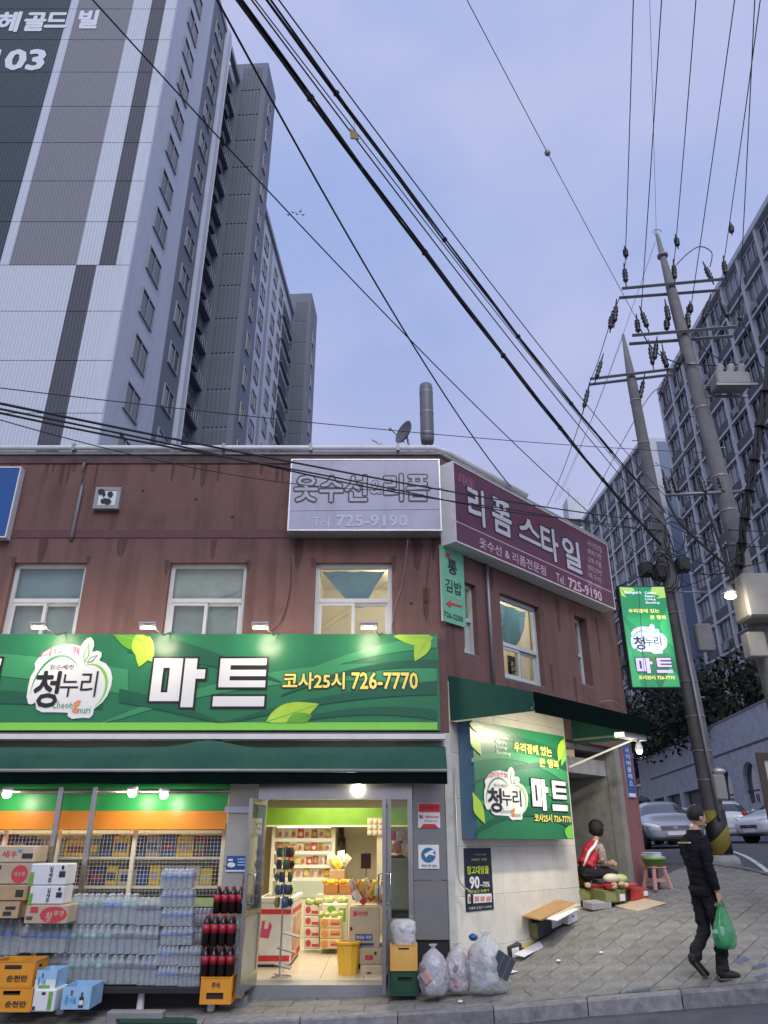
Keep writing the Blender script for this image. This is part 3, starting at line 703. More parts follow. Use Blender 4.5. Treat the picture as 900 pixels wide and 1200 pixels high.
def logo(par, x0, x1, z0, z1, mset, lift=.006, tiny=False):
    white, black, green, lime, pink, orange, gtxt = mset
    U = lambda X, Y: (x0+(X-35)/735*(x1-x0), z1-(Y-45)/615*(z1-z0))
    def pg(pts, m, k, nm='logo'): return MB().prism([U(*p) for p in pts], -lift-.003*k-.001-nl()*.5, -lift-.003*k).build(nm, m, par)
    def tx(s, a, b, c, d, m, k, **kw):
        p, q = U(a, d), U(c, b); return letters(par, s, p[0], q[0], p[1], q[1], -lift-.003*k-.003, m, **kw)
    pg(OUT, white, 0, 'logo')
    pg(arcpoly(285, 460, 215, 280, 185, 40, 22), green, 1, 'logo_arc')
    pg(arcpoly(570, 420, 165, 170, 115, -65, 24), lime, 1, 'logo_arc')
    for a, b_, w, m in (((498,250), (512,85), 28, lime), ((520,246), (608,182), 22, green)):
        ax, ay = a; bx, by = b_; dx, dy = bx-ax, by-ay; n = math.hypot(dx, dy); px, py = -dy/n*w, dx/n*w
        pg([a, (ax+dx*.4+px, ay+dy*.4+py), b_, (ax+dx*.4-px, ay+dy*.4-py)], m, 1, 'logo_leaf')
        pg([(ax+dx*.12, ay+dy*.12), (ax+dx*.4+px*.6, ay+dy*.4+py*.6), (ax+dx*.85, ay+dy*.85), (ax+dx*.4-px*.6, ay+dy*.4-py*.6)], white, 2, 'logo_leaf')
    tx('청', 95, 305, 318, 580, black, 2, bold=.028)
    tx('누', 322, 330, 478, 500, black, 2, bold=-.004)
    tx('리', 498, 308, 640, 500, black, 2, bold=-.004)
    if not tiny:
        tx('맑/은/세/상', 205, 255, 412, 296, black, 2, bold=-.012, res=1)
        tx('Cheon', 275, 528, 458, 585, gtxt, 2, bold=-.005, res=1); tx('g', 456, 525, 525, 620, orange, 2, bold=.02, res=1); tx('nuri', 512, 570, 618, 622, gtxt, 2, bold=-.005, res=1)
    p, q = U(95, 262), U(440, 150)
    letters(par, '우리곁에 있는 큰 행복', p[0], q[0], p[1]+.35*(q[1]-p[1]), q[1]-.1*(q[1]-p[1]), -lift-.008, pink, bold=.015, res=1, rise=(q[1]-p[1])*.28, curve=(q[1]-p[1])*.30)
MA = [(174.2,186.7,772,822),(194.8,209.8,772,822),(186.7,194.8,772,783),(186.7,194.8,812,822),(212.6,227.5,772,829),(227.5,238.5,785,796)]
TE = [(256,269,772,806),(269,313,772,780),(269,313,785.5,793),(269,313,798,806),(251,313,816.5,828)]
def mart(par, x0, x1, z0, z1, white, edge, lift, only=None):
    U = lambda X, Y: (x0+(X-174)/139*(x1-x0), z1-(Y-772)/57*(z1-z0))
    g = 2.6/139*(x1-x0); i = 0
    for nm, rs in (('lettering', MA), ('lettering', TE)):
        if only and rs is not only: continue
        a = MB(); b = MB()
        for X0, X1, Y0, Y1 in rs:
            p, q = U(X0, Y1), U(X1, Y0); i += 1
            a.box(p[0], q[0], -lift-.006, -lift-.003, p[1], q[1])
            b.box(p[0]-g, q[0]+g, -lift-.0025+i*.0002, -lift, p[1]-g, q[1]+g)
        a.build(nm, white, par); b.build(nm+'_outline', edge, par)
def leafp(par, T, base, tip, w, m, vein, lift, clamp=None):
    ax, ay = base; bx, by = tip; dx, dy = bx-ax, by-ay; n = math.hypot(dx, dy); px, py = -dy/n, dx/n
    def cl(p): return (min(max(p[0], clamp[0]), clamp[2]), min(max(p[1], clamp[1]), clamp[3])) if clamp else p
    k = 9
    s = [(ax+dx*t+px*w*math.sin(math.pi*t**.8), ay+dy*t+py*w*math.sin(math.pi*t**.8)) for t in [i/k for i in range(k+1)]]
    e = [(ax+dx*t-px*w*.85*math.sin(math.pi*t**.8), ay+dy*t-py*w*.85*math.sin(math.pi*t**.8)) for t in [i/k for i in range(k, -1, -1)]]
    poly(par, T, [cl(p) for p in s+e[1:-1]], m, lift, 'leaf_print')
    v = max(.5, w*.05)
    poly(par, T, [cl(p) for p in [(ax+px*v, ay+py*v), (bx, by), (ax-px*v, ay-py*v)]], vein, lift+.003, 'leaf_vein')
def swoosh(par, T, xa, xb, ya, ym, yb, wa, wm, wb, m, lift, lo, hi):
    up = []; dn = []
    for i in range(19):
        t = i/18; x = xa+(xb-xa)*t; c = (1-t)**2*ya+2*t*(1-t)*ym+t*t*yb; w = (1-t)**2*wa+2*t*(1-t)*wm+t*t*wb
        up.append((x, min(max(c-w/2, lo), hi-.01))); dn.append((x, min(max(c+w/2, lo+.01), hi)))
    poly(par, T, up+dn[::-1], m, lift, 'swoosh')
def off(loc): return lambda x, y, Y=None: at(x, y, Y or loc.y)-loc
# --- the big green fascia sign
fl = at(250, 856, 10.2); 
c1 = at(513, 743, 10.2)-fl; c0 = at(513, 856, 10.2)-fl
fs = sign('fascia_sign', 'long green mart sign board above the open shop front', 'sign', fl, 0, -9.4-fl.x, c1.x, 0, c1.z, .28, M_signg, M_alu)
FT = TM(fs)
mset = (M_sw, M_sk, M_signl, M_lime, M_pink, M_og, M_signl)
poly(fs, FT, [(-330,847), (512.5,846.5), (512.5,855.2), (-330,856)], M_lime, .004, 'stripe')
for a in ((-330,150,800,752,800,16,24,30), (120,512,848,772,792,4,16,24), (330,512,800,760,752,2,12,14)): swoosh(fs, FT, *a, M_signl, .004, 744, 847)
for a in ((-330,120,850,798,826,20,22,10), (150,330,750,765,800,30,22,2), (250,512,852,812,806,3,8,16), (300,512,858,822,838,2,8,12), (140,260,815,826,848,16,14,2), (330,512,815,775,778,2,8,10)): swoosh(fs, FT, *a, M_signd, .007, 744, 847)
logo(fs, *(lambda p, q: (p.x, q.x, p.z, q.z))(pl(FT, 25.4, 842.6), pl(FT, 139.8, 747)), mset, .012)
p, q = pl(FT, 174, 829), pl(FT, 313, 772); mart(fs, p.x, q.x, p.z, q.z, M_sw, M_sk, .012)
w_ = q.x-p.x; e_ = pl(FT, -3, 800).x; mart(fs, e_-w_, e_, p.z, q.z, M_sw, M_sk, .012, TE)
plet(fs, FT, '코사25시', 332, 788, 808, 404, M_sy, lift=.014, bold=.035, edge=M_sk, ew=.05)
plet(fs, FT, '726-7770', 412, 788, 808, 490, M_sy, lift=.014, bold=.03, edge=M_sk, ew=.05)
K = (-300, 744, 512, 847)
for bs, tp, w, m in (((172,752),(132,742),16,M_leafd), ((176,746),(163,782),12,M_leaf), ((160,744),(180,776),14,M_leaf), ((508,748),(461,746),11,M_leaf), ((503,745),(486,775),10,M_leaf), ((312,846),(374,825),15,M_leaf), ((336,848),(366,838),10,M_leafd)): leafp(fs, FT, bs, tp, w, m, M_lime, .010, K)
# flood lamps on arms over the sign
for i, (x, wd) in enumerate(((45,'over the apple logo'), (173,'left of the big white letters'), (305,'over the end of the big white letters'), (432,'over the yellow telephone number'), (-95, 'beyond the left edge'))):
    p = at(x, 734, 9.72); t = thing('sign_lamp', 'small grey flood lamp on an arm '+wd, 'lamp', p, 0, 'flood lamps above the green sign')
    b = MB(); M = Matrix.Rotation(R(-35), 4, 'X'); b.bbox(-.12, .12, -.06, .06, .0, .03, .008, M); b.build('lamp_head', mat('lamp_grey', (.5,.5,.52), .4, var=.05), t)
    MB().box(-.06, .06, -.015, .03, -.008, -.001, M).build('lens', mat('flood_lens', (1,.98,.92), .3, var=0, emit=1.6), t)
    top = fl.z+c1.z-p.z
    MB().tube([(.03,.03,.02), (.14,.30,top-.06), (.17,.48,top+.02), (.17,.50,top-.02)], .012, 6).build('arm', M_galv, t, True)
    s = lamp('SPOT', 'flood_light', p+Vector((0, .02, -.03)), 25, (1, .86, .62), .16, spot=178); aim(s, p+Vector((0, .5, -.22)))
# --- tailor's signs on the upper floor
M_lil = mat('sign_lilac', (.40,.40,.53), .35, var=.12, scale=2, streak=.15, dirt=.1)
M_faint = mat('faded_white', (.53,.52,.64), .4, var=.1)
def fsign(name, label, cat, xl, yt, xr, yb, Y, th, face, side, fr=0):
    a = at(xl, yb, Y); b = at(xr, yb, Y); c = at((xl+xr)/2, yt, Y); loc = Vector(((a.x+b.x)/2, Y, a.z)); w = (b.x-a.x)/2
    t = sign(name, label, cat, loc, 0, -w, w, 0, c.z-a.z, th, face, side, fr); return t, TM(t)
t, T = fsign('tailor_sign', 'pale lilac tailor sign board with outlined letters on the parapet', 'sign', 336.5, 538, 518, 622, 10.2, .29, M_lil, M_alu, .02)
plet(t, T, '옷수선', 346, 557, 588, 430, M_lil, bold=.02, edge=M_sk, ew=.055); plet(t, T, '&', 434, 563, 579, 447, M_lil, bold=.03, edge=M_sk, ew=.04); plet(t, T, '리폼', 450, 556, 587, 503, M_lil, bold=.02, edge=M_sk, ew=.055)
plet(t, T, 'Tel.', 367, 606, 617, 389, M_faint, bold=.0); plet(t, T, '725-9190', 394, 603, 617, 478, M_faint, bold=.04)
poly(t, T, [(337,598), (517,596), (517,596.6), (337,598.6)], M_faint, .004, 'rule')
def ssign(name, label, cat, a, b, c, off_, th, face, side, fr=0):    # a: px top-left, b: px bottom-left, c: px (any) right edge
    S2 = SIDE@Matrix.Translation((0, -off_, 0)); p = pl(S2, *a); q = pl(S2, *b); r = pl(S2, *c); xm = (p.x+r.x)/2
    loc = S2@Vector((xm, 0, q.z)); w = (r.x-p.x)/2
    t = sign(name, label, cat, loc, SA, -w, w, 0, p.z-q.z, th, face, side, fr); return t, TM(t)
M_plum = mat('sign_plum', (.125,.035,.068), .4, var=.12, scale=2, streak=.1)
t, T = ssign('reform_sign', 'long plum sign board with black edged letters along the side wall', 'sign', (530,540), (521,629), (718,690), .30, .28, M_plum, M_white, .02)
M_let = mat('sign_lavender', (.60,.58,.66), .4, var=.08)
plet(t, T, '리', 547, 566, 609, 569, M_let, yr=620, bold=.03, edge=M_sk, ew=.045); plet(t, T, '폼', 575, 580, 620, 601, M_let, yr=635, bold=.03, edge=M_sk, ew=.045)
plet(t, T, '스', 606, 602, 628, 634, M_let, yr=640, bold=.03, edge=M_sk, ew=.045); plet(t, T, '타', 632, 612, 650, 656, M_let, yr=660, bold=.03, edge=M_sk, ew=.045); plet(t, T, '일', 657, 626, 662, 682, M_let, yr=670, bold=.03, edge=M_sk, ew=.045)
plet(t, T, '사라', 536, 553, 565, 555, M_plum, bold=.03, edge=mat('sign_rose', (.60,.25,.36), .4), ew=.04)
M_plumt = mat('sign_pale_pink', (.66,.50,.60), .4, var=.05)
plet(t, T, '옷수선 & 리폼전문점', 561, 629, 641, 639, M_plumt, yr=668, bold=.01)
plet(t, T, 'Tel.', 651, 671, 681, 662, M_plumt, yr=682, bold=.0); plet(t, T, '725-9190', 665, 676, 688, 705, M_plumt, yr=700, bold=.035)
for i, s in enumerate(('·사이즈조절', '·바지기장', '·교복 리폼', '·원피스수선', '·가죽, 무스탕', '·코트, 스커트')):
    plet(t, T, s, 687, 632+i*9.3, 639+i*9.3, 705, M_plumt, yr=648+i*9.0, bold=-.005, res=1)
a, b_ = pl(T, 524, 606), pl(T, 716, 688); MB().box(a.x, b_.x, -.005, -.003, a.z-.008, a.z+.008).build('rule', M_plumt, t)
M_mint = mat('sign_mint', (.16,.50,.30), .4, var=.08, streak=.1)
t, T = ssign('gimbap_sign', 'narrow mint green vertical sign beside the narrow corner window', 'sign', (516.5,638), (518.5,727), (545,700), .05, .035, M_mint, M_alu)
plet(t, T, '통', 524, 654, 671, 536, M_sk, yr=680, bold=.03); plet(t, T, '김밥', 521.5, 677, 692, 541, M_sk, yr=698, bold=.01); plet(t, T, '신메뉴추천', 521.5, 695, 699, 541, M_faint, yr=704, bold=-.005, res=1)
poly(t, T, [(522,707.5), (528,703), (528,706), (541,710), (541,712), (528,708.5), (528,712)], M_red, .004, 'arrow'); poly(t, T, [(522,647), (527,649.5), (527,655), (522,652)], M_red, .004, 'print')
plet(t, T, '726-2250', 520, 716, 722, 542.5, M_sk, yr=733, bold=.015)
# blue sign at the left edge, little plaque
t, T = fsign('blue_sign', 'blue sign box with white edges cut off at the left end of the parapet', 'sign', -70, 547, 7, 630, 10.36, .13, M_blue, M_white, .02)
t, T = fsign('wall_plaque', 'small square grey framed plaque with dark pebble shapes on the maroon wall', 'plaque', 108.5, 571, 138.5, 596, 10.42, .08, M_sw, M_conc, .06)
for pts in ([(116,574),(120,573),(123,575),(124,580),(121,583),(120,579),(117,580),(115,577)], [(127,577),(131,576),(133,579),(131,583),(128,583),(126,580)], [(118,586),(123,584),(129,585),(131,588),(128,591),(124,592),(124,590),(119,590)]):
    poly(t, T, pts, M_sk, .012, 'emblem')
# --- side mart sign
t, T = ssign('side_mart_sign', 'square green mart sign with the apple logo on the tiled side wall', 'sign', (553,844), (555.5,983), (667,930), .26, .25, M_signg, mat('cabinet_steel_blue', (.09,.18,.27), .4, var=.08), 0)
a, c_ = pl(T, 555, 983), pl(T, 667, 930); zt = pl(T, 553.5, 845).z
def Sd(u, v): return a.x+(c_.x-a.x)*u, zt*(1-v)+a.z*v       # unit square of the board
def spoly(pts, m, lift, nm): return MB().prism([Sd(*p) for p in pts], -lift-.002-nl(), -lift).build(nm, m, t)
for k, (c0_, c1_, c2_, w, m, lf) in enumerate(((.35,.15,.42,.12,M_signl,.004), (.75,.45,.62,.10,M_signl,.004), (.95,.62,.85,.12,M_signd,.007), (.55,.28,.30,.06,M_signd,.007), (.12,.05,.22,.10,M_signd,.007))):
    up = []; dn = []
    for i in range(13):
        s_ = i/12; y = (1-s_)**2*c0_+2*s_*(1-s_)*c1_+s_*s_*c2_; ww = w*(.3+.7*s_)
        up.append((.01+.98*s_, y-ww/2)); dn.append((.01+.98*s_, y+ww/2))
    spoly(up+dn[::-1], m, lf, 'swoosh')
def sleaf(bx, by, tx, ty, w, m):
    dx, dy = tx-bx, ty-by; n = math.hypot(dx, dy); px, py = -dy/n*w, dx/n*w
    cl = lambda p: (min(max(p[0], .005), .995), min(max(p[1], .005), .995))
    s_ = [cl((bx+dx*q+px*math.sin(math.pi*q**.8), by+dy*q+py*math.sin(math.pi*q**.8))) for q in [i/8 for i in range(9)]]+[cl((bx+dx*q-px*math.sin(math.pi*q**.8), by+dy*q-py*math.sin(math.pi*q**.8))) for q in [i/8 for i in range(7, 0, -1)]]
    spoly(s_, m, .010, 'leaf_print')
for q in ((-.02,.06,.10,.30,.05,M_leaf), (0,.02,.19,.10,.04,M_leaf), (-.02,.62,.10,.88,.05,M_leaf), (1.0,.02,.90,.26,.05,M_leaf), (1.02,.10,.93,.30,.03,M_lime), (.93,1.0,1.0,.86,.06,M_lime)): sleaf(*q)
p, q = Sd(.10, .84), Sd(.53, .37); logo(t, p[0], q[0], p[1], q[1], mset, .012)
p, q = Sd(.57, .745), Sd(.955, .455); mart(t, p[0], q[0], p[1], q[1], M_sw, M_sk, .012)
def sl2(s, u0, v0, u1, v1, m, **k): p, q = Sd(u0, v1), Sd(u1, v0); letters(t, s, p[0], q[0], p[1], q[1], -.013, m, **k)
sl2('우리곁에 있는', .42, .13, .83, .225, M_sy, bold=.03); sl2('큰 행복', .68, .25, .90, .335, M_sy, bold=.03); sl2('코사25시 726-7770', .58, .775, .985, .85, M_sy, bold=.03, edge=M_sk, ew=.04)
for i, s in enumerate(('Culture', 'Nature', 'Living', 'Exciting')): sl2(s, .245, .085+i*.05, .245+.022*len(s)/1.3, .122+i*.05, M_sw, bold=.01, res=1)
sl2('Cheongnuri is', .07, .055, .225, .10, M_sw, bold=.03, res=1)
# --- projecting lit sign on the building end
def lit(n, c, e=1.0): return mat('lit_'+n, c, .35, var=.03, emit=e)
LG, LGD, LGL, LL = lit('green', (.015,.25,.10), .55), lit('green_dark', (.010,.18,.07), .55), lit('green_light', (.04,.34,.13), .6), lit('leaf', (.36,.58,.14), .7)
LW, LV, LY = lit('white', (.80,.80,.95), .7), lit('lilac', (.58,.54,.90), .62), lit('yellow', (.92,.74,.22), .9)
pa = at(740.5, 806, 14.35); pb = at(797.5, 803, 14.35); pt = at(760, 687, 14.35)
wd = (pb.x-pa.x)/2; loc = Vector(((pa.x+pb.x)/2, 14.35, pa.z)); hh = pt.z-pa.z
t = sign('projecting_sign', 'glowing green vertical mart sign projecting from the end of the building', 'sign', loc, 0, -wd, wd, 0, hh, .22, LG, M_black, .012)
MB().box(-wd-.35, -wd, .08, .14, .45, .55).build('bracket', M_black, t); MB().box(-wd-.35, -wd, .08, .14, hh-.5, hh-.4).build('bracket', M_black, t)
def Pd(u, v): return -wd+2*wd*u, hh*(1-v)
def ppoly(pts, m, lift, nm): return MB().prism([Pd(*p) for p in pts], -lift-.002-nl(), -lift).build(nm, m, t)
ppoly([(.02,.30),(.98,.75),(.98,.99),(.55,.99)], LGD, .004, 'swoosh'); ppoly([(.75,.40),(.98,.22),(.98,.62),(.80,.52)], LGL, .007, 'swoosh'); ppoly([(.02,.50),(.20,.99),(.02,.99)], LGL, .007, 'swoosh'); ppoly([(.62,.99),(.85,.80),(.98,.90),(.98,.99)], LGL, .0095, 'swoosh')
for pts in ([(.02,.01),(.30,.02),(.34,.05),(.12,.075)], [(.02,.01),(.14,.12),(.04,.10)], [(.66,.08),(.72,.01),(.98,.01),(.98,.06),(.85,.10)], [(.78,.13),(.98,.05),(.98,.12)]): ppoly(pts, LL, .012, 'leaf_print')
p, q = Pd(.10, .68), Pd(.87, .385); logo(t, p[0], q[0], p[1], q[1], (LV, M_sk, LGL, LL, lit('pink', (.75,.2,.5), .6), LY, LGL), .013, tiny=True)
p, q = Pd(.15, .865), Pd(.88, .72); mart(t, p[0], q[0], p[1], q[1], LV, M_sk, .013)
def pl2(s, u0, v0, u1, v1, m, **k): p, q = Pd(u0, v1), Pd(u1, v0); letters(t, s, p[0], q[0], p[1], q[1], -.016, m, **k)
pl2('우리곁에 있는', .14, .235, .80, .275, LY, bold=.02); pl2('큰 행복', .58, .30, .92, .34, LY, bold=.02); pl2('코사25시 726-7770', .16, .885, .90, .925, LY, bold=.02)
pl2('Cheongnuri is', .10, .05, .47, .09, LW, bold=.03, res=1)
for i, s in enumerate(('Culture', 'Nature', 'Living', 'Exciting')): pl2(s, .54, .055+i*.035, .54+.036*len(s), .083+i*.035, LW, bold=.02, res=1)
l = lamp('AREA', 'projecting_sign_light', loc+Vector((0, -.08, hh/2)), 1.5, (.5, 1, .65), .8); l.rotation_euler = (R(90), 0, 0)
# --- small notices
def fnotice(name, label, xl, yt, xr, yb, Y, face, rz=0):
    a = at(xl, yb, Y); b = at(xr, yb, Y); c = at((xl+xr)/2, yt, Y)
    t = thing(name, label, 'notice', Vector(((a.x+b.x)/2, Y, a.z))); w = (b.x-a.x)/2
    MB().box(-w, w, 0, .006, 0, c.z-a.z).build('board', face, t); return t, TM(t)
t, T = fnotice('security_notice', 'red and white security camera notice on the grey panel right of the door', 490, 941, 516, 970, 10.385, M_paper)
poly(t, T, [(490.3,941.5), (515.6,941.5), (515.6,951.5), (490.3,951.5)], M_red, .003, 'print'); plet(t, T, 'CCTV작동중', 492, 944, 949.5, 513.5, M_sw, lift=.007, bold=.03)
plet(t, T, 'kt', 491.5, 954, 959, 496, M_sk, bold=.03); plet(t, T, 'telecop', 498, 955, 959.5, 514, M_pink, bold=.02); plet(t, T, '주식회사 안내', 497, 961, 963.5, 512, M_sk, bold=0, res=1)
poly(t, T, [(493,970), (496,965.5), (510,965.5), (513.5,970)], M_red, .003, 'print')
t, T = fnotice('round_mark_notice', 'white notice with a blue round bird mark right of the door', 490.5, 990, 515, 1018, 10.385, M_paper)
cx_, cy_ = 502, 1002
poly(t, T, [(cx_+8.7*math.cos(i*.449), cy_+8.9*math.sin(i*.449)) for i in range(14)], mat('notice_blue', (.03,.15,.30), .4), .003, 'print')
poly(t, T, [(497,1001), (505,996.5), (512,994.5), (507,999), (511,1003), (503,1001.5), (499,1005)], M_paper, .006, 'print'); plet(t, T, '착한가격 업소', 494, 1013, 1016, 512, M_sk, bold=.02, res=1)
t, T = fnotice('blue_notice', 'small blue and white notice on the grey tiled pillar left of the door', 264.5, 1003, 288.5, 1021.5, 10.345, M_blue)
poly(t, T, [(264.5,1019.5), (288.5,1019.5), (288.5,1021.4), (264.5,1021.4)], M_paper, .003, 'print')
poly(t, T, [(271+4.8*math.cos(i*.5), 1013.5+3*math.sin(i*.5)) for i in range(13)], M_paper, .003, 'print'); poly(t, T, [(267.5,1006.5), (273,1006.5), (273,1009), (267.5,1009)], M_paper, .003, 'print')
for i in range(3): poly(t, T, [(278.5,1006+i*3.4), (287,1005.8+i*3.4), (287,1007.6+i*3.4), (278.5,1007.8+i*3.4)], mat('notice_pale', (.3,.45,.65), .5), .003, 'print')
t, T = fnotice('price_strip', 'pale lilac paper strip along the top of the tiled pillar', 263, 945, 292, 952, 10.35, M_faint)
t, T = ssign('sale_poster', 'navy clearance sale poster taped to the tiled side wall', 'poster', (543.5,994), (545.5,1069), (577,1030), .008, .007, mat('poster_navy', (.012,.016,.04), .5, var=.05), M_black)
plet(t, T, '창고대방출', 546.5, 1015, 1025, 572.5, mat('poster_lime', (.55,.68,.05), .5), yr=1022, bold=.04); plet(t, T, '90', 549.5, 1027, 1042, 562, M_sw, yr=1040, bold=.05); plet(t, T, '~70%', 562.5, 1033.5, 1040, 573.5, M_sw, yr=1038, bold=.03)
plet(t, T, '단 7일간 초특가', 548, 1043.5, 1047, 573, MATS['poster_lime'], yr=1045, bold=.02, res=1)
poly(t, T, [(547.5,1048), (575.5,1047), (575.8,1057), (547.8,1059)], M_paper, .003, 'print')
for i in range(4): poly(t, T, [(549+i*6.8,1050.5), (554+i*6.8,1050.3), (554+i*6.8,1056), (549+i*6.8,1056.4)], mat('print_rose', (.55,.25,.25), .5), .007, 'print')
plet(t, T, '전품목 균일가 1,000원', 549, 1063, 1066.5, 575.5, M_sw, yr=1064, bold=.0, res=1); plet(t, T, '브랜드 의류', 552, 1006, 1009, 570, MATS['poster_lime'], yr=1008, bold=.02, res=1); plet(t, T, '이월상품', 555, 1000.5, 1002.5, 569, M_faint, yr=1002, bold=0, res=1)
t, T = ssign('class_sign', 'narrow blue vertical sign with white letters on the end pillar', 'sign', (729,872), (737.2,935), (742,905), .02, .018, M_blue, M_alu)
W2 = pl(T, 737.2, 935).x; W3 = -W2
hz = pl(T, 729.5, 873).z
for i, s in enumerate('사이버클래스'): letters(t, s, W2*.55, W3*.55, hz*(.86-.125*i), hz*(.96-.125*i), -.005, M_sw, bold=.02)
MB().box(W2*.9, W3*.9, -.005, -.002, .02, hz*.09).build('print', M_paper, t)
# ------------------------------------------------------------------ goods
def deco(par, w, h, items, y=0, T=None):
    for k, it in enumerate(items):
        kind, u0, v0, u1, v1, m = it[:6]; x0, x1, z0, z1 = -w+2*w*u0, -w+2*w*u1, h*(1-v1), h*(1-v0); yy = y-.002-.0015*k
        if kind == 'r': MB().box(x0, x1, yy-.001, yy, z0, z1).build('print', m, par)
        elif kind == 'e': MB().prism([((x0+x1)/2+(x1-x0)/2*math.cos(i*.524), (z0+z1)/2+(z1-z0)/2*math.sin(i*.524)) for i in range(12)], yy-.001, yy).build('print', m, par)
        else: letters(par, kind, x0, x1, z0, z1, yy-.001, m, bold=.03, res=1)
def pbox(xl, yt, xr, yb, Y):
    a = at(xl, yb, Y); b = at(xr, yb, Y); c = at((xl+xr)/2, yt, Y)
    return Vector(((a.x+b.x)/2, Y, a.z)), (b.x-a.x)/2, c.z-a.z
def carton(label, xl, yt, xr, yb, Y, dep, m, items=(), name='carton', group=None, rz=0, open_=False, cat='box'):
    loc, w, h = pbox(xl, yt, xr, yb, Y); t = thing(name, label, cat, loc, rz+random.uniform(-.025, .025), group)
    b = MB()
    if open_:
        b.box(-w, w, 0, .008, 0, h); b.box(-w, w, dep-.008, dep, 0, h); b.box(-w, -w+.008, .008, dep-.008, 0, h); b.box(w-.008, w, .008, dep-.008, 0, h); b.box(-w+.008, w-.008, .008, dep-.008, 0, .008)
    else: b.bbox(-w, w, 0, dep, 0, h, min(.012, h*.08))
    b.build('body', m, t)
    if not open_ and h > .12 and m in (M_carton, M_carton2): MB().box(-w*.98, w*.98, dep*.5-.025, dep*.5+.025, h-.001, h+.002).build('tape', mat('parcel_tape', (.50,.38,.2), .3), t)
    deco(t, w, h, items); return t
M_navy = mat('print_navy', (.03,.04,.12), .6); M_pr = mat('print_red', (.55,.05,.07), .6); M_pk = mat('print_black', (.03,.03,.03), .6); M_pw = mat('box_white', (.70,.70,.72), .55, var=.05); M_pg = mat('print_green', (.15,.38,.06), .6, var=.3, scale=20); M_pb = mat('print_blue', (.08,.30,.62), .6, var=.2)
# left stack of cartons
carton('brown ramen carton, third from the top of the far left stack', -60, 1037, 30, 1056, 9.75, .4, M_carton, [('r',.85,.3,.95,.75,M_pk)])
carton('open brown carton at the bottom of the far left stack', -60, 1056.4, 20, 1076, 9.7, .4, M_carton, [('r',.8,.3,.95,.5,M_pk), ('r',.78,.6,.9,.85,M_pk)], open_=True)
carton('brown carton with a red noodle cup print in the far left stack', -60, 1011.5, 33, 1036.6, 9.75, .4, M_carton2, [('e',.76,.08,.97,.95,M_pr), ('새우탕',.79,.4,.94,.62,M_carton2), ('r',.55,.1,.62,.3,M_pk)])
carton('brown carton with pink lettering, topmost of the far left stack', -60, 991, 38, 1011.1, 9.75, .4, M_carton2, [('새우',.62,.3,.80,.7,M_pr), ('r',.86,.45,.99,.75,M_pk), ('e',.80,.2,.86,.4,M_pb)])
ips = [('r',0,.4,.12,1,M_pg), ('잎',.52,.12,.62,.38,M_pk), ('새',.52,.4,.62,.64,M_pk), ('주',.52,.66,.62,.92,M_pk), ('r',.80,.35,.97,.62,M_pk), ('e',.84,.08,.92,.28,M_pk)]
carton('white soju carton with green leaf corner, on top of another white one', 33, 1012, 76, 1037.5, 9.55, .3, M_pw, ips)
carton('white soju carton with green leaf corner, under the other white one', 32, 1037.9, 72, 1060, 9.55, .3, M_pw, ips)
carton('brown carton with a big red oval under the white soju cartons', 27, 1060.4, 77, 1083, 9.55, .32, M_carton2, [('e',.35,.08,1.0,.95,M_pr), ('왕',.5,.35,.66,.9,M_carton2), ('뚜껑',.68,.3,.92,.6,M_carton2), ('r',.12,.1,.3,.4,M_pr), ('r',.05,.6,.2,.66,M_pk), ('r',.05,.7,.2,.76,M_pk)])
def crate(label, xl, yt, xr, yb, Y, dep, m, text=None, slot=(.3,.16,.7,.34), name='plastic_crate', group=None, tm=None, rz=0, vents=False):
    loc, w, h = pbox(xl, yt, xr, yb, Y); t = thing(name, label, 'crate', loc, rz, group); b = MB(); s = .018
    def wall(M, ww):
        x0, x1, z0, z1 = -ww+2*ww*slot[0], -ww+2*ww*slot[2], h*(1-slot[3]), h*(1-slot[1])
        b.box(-ww, x0, 0, s, 0, h, M); b.box(x1, ww, 0, s, 0, h, M); b.box(x0, x1, 0, s, 0, z0, M); b.box(x0, x1, 0, s, z1, h, M)
        b.box(-ww, ww, -.008, -.0005, h*.965, h+.002, M); b.box(-ww, -ww+.02, -.007, -.0005, 0, h*.962, M); b.box(ww-.02, ww, -.007, -.0005, 0, h*.962, M); b.box(-ww+.021, ww-.021, -.007, -.0005, 0, .02, M)
        if vents:
            for i in range(5): b.box(-ww+.03+i*(2*ww-.06)/5, -ww+.02+(i+1)*(2*ww-.06)/5, -.005, -.0004, h*.12, h*.55, M)
    wall(Matrix.Identity(4), w); wall(Matrix.Translation((0, dep, 0))@Matrix.Rotation(math.pi, 4, 'Z'), w)
    wall(Matrix.Translation((w-.001, dep/2, 0))@Matrix.Rotation(math.pi/2, 4, 'Z'), dep/2-.02); wall(Matrix.Translation((-w+.001, dep/2, 0))@Matrix.Rotation(-math.pi/2, 4, 'Z'), dep/2-.02)
    b.build('body', m, t); MB().box(-w+.02, w-.02, .02, dep-.02, .005, .02).build('bottom', m, t)
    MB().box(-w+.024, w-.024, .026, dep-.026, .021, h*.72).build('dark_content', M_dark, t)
    if text: deco(t, w, h, [(text[0], *text[1:], tm or M_pk)], y=-.008)
    return t
crate('orange crate lettered in black, upper one of the left pair', -14, 1126, 37, 1156, 9.35, .36, M_orange, ('순천만',.40,.55,.88,.80))
crate('orange crate lettered in black, lower one of the left pair', -16, 1156.4, 35.5, 1186, 9.35, .36, M_orange, ('순천만',.40,.55,.88,.80))
cs = [('e',.12,.35,.24,.8,M_pb), ('참',.28,.15,.38,.4,M_pk), ('이슬',.28,.45,.52,.75,M_pb)]
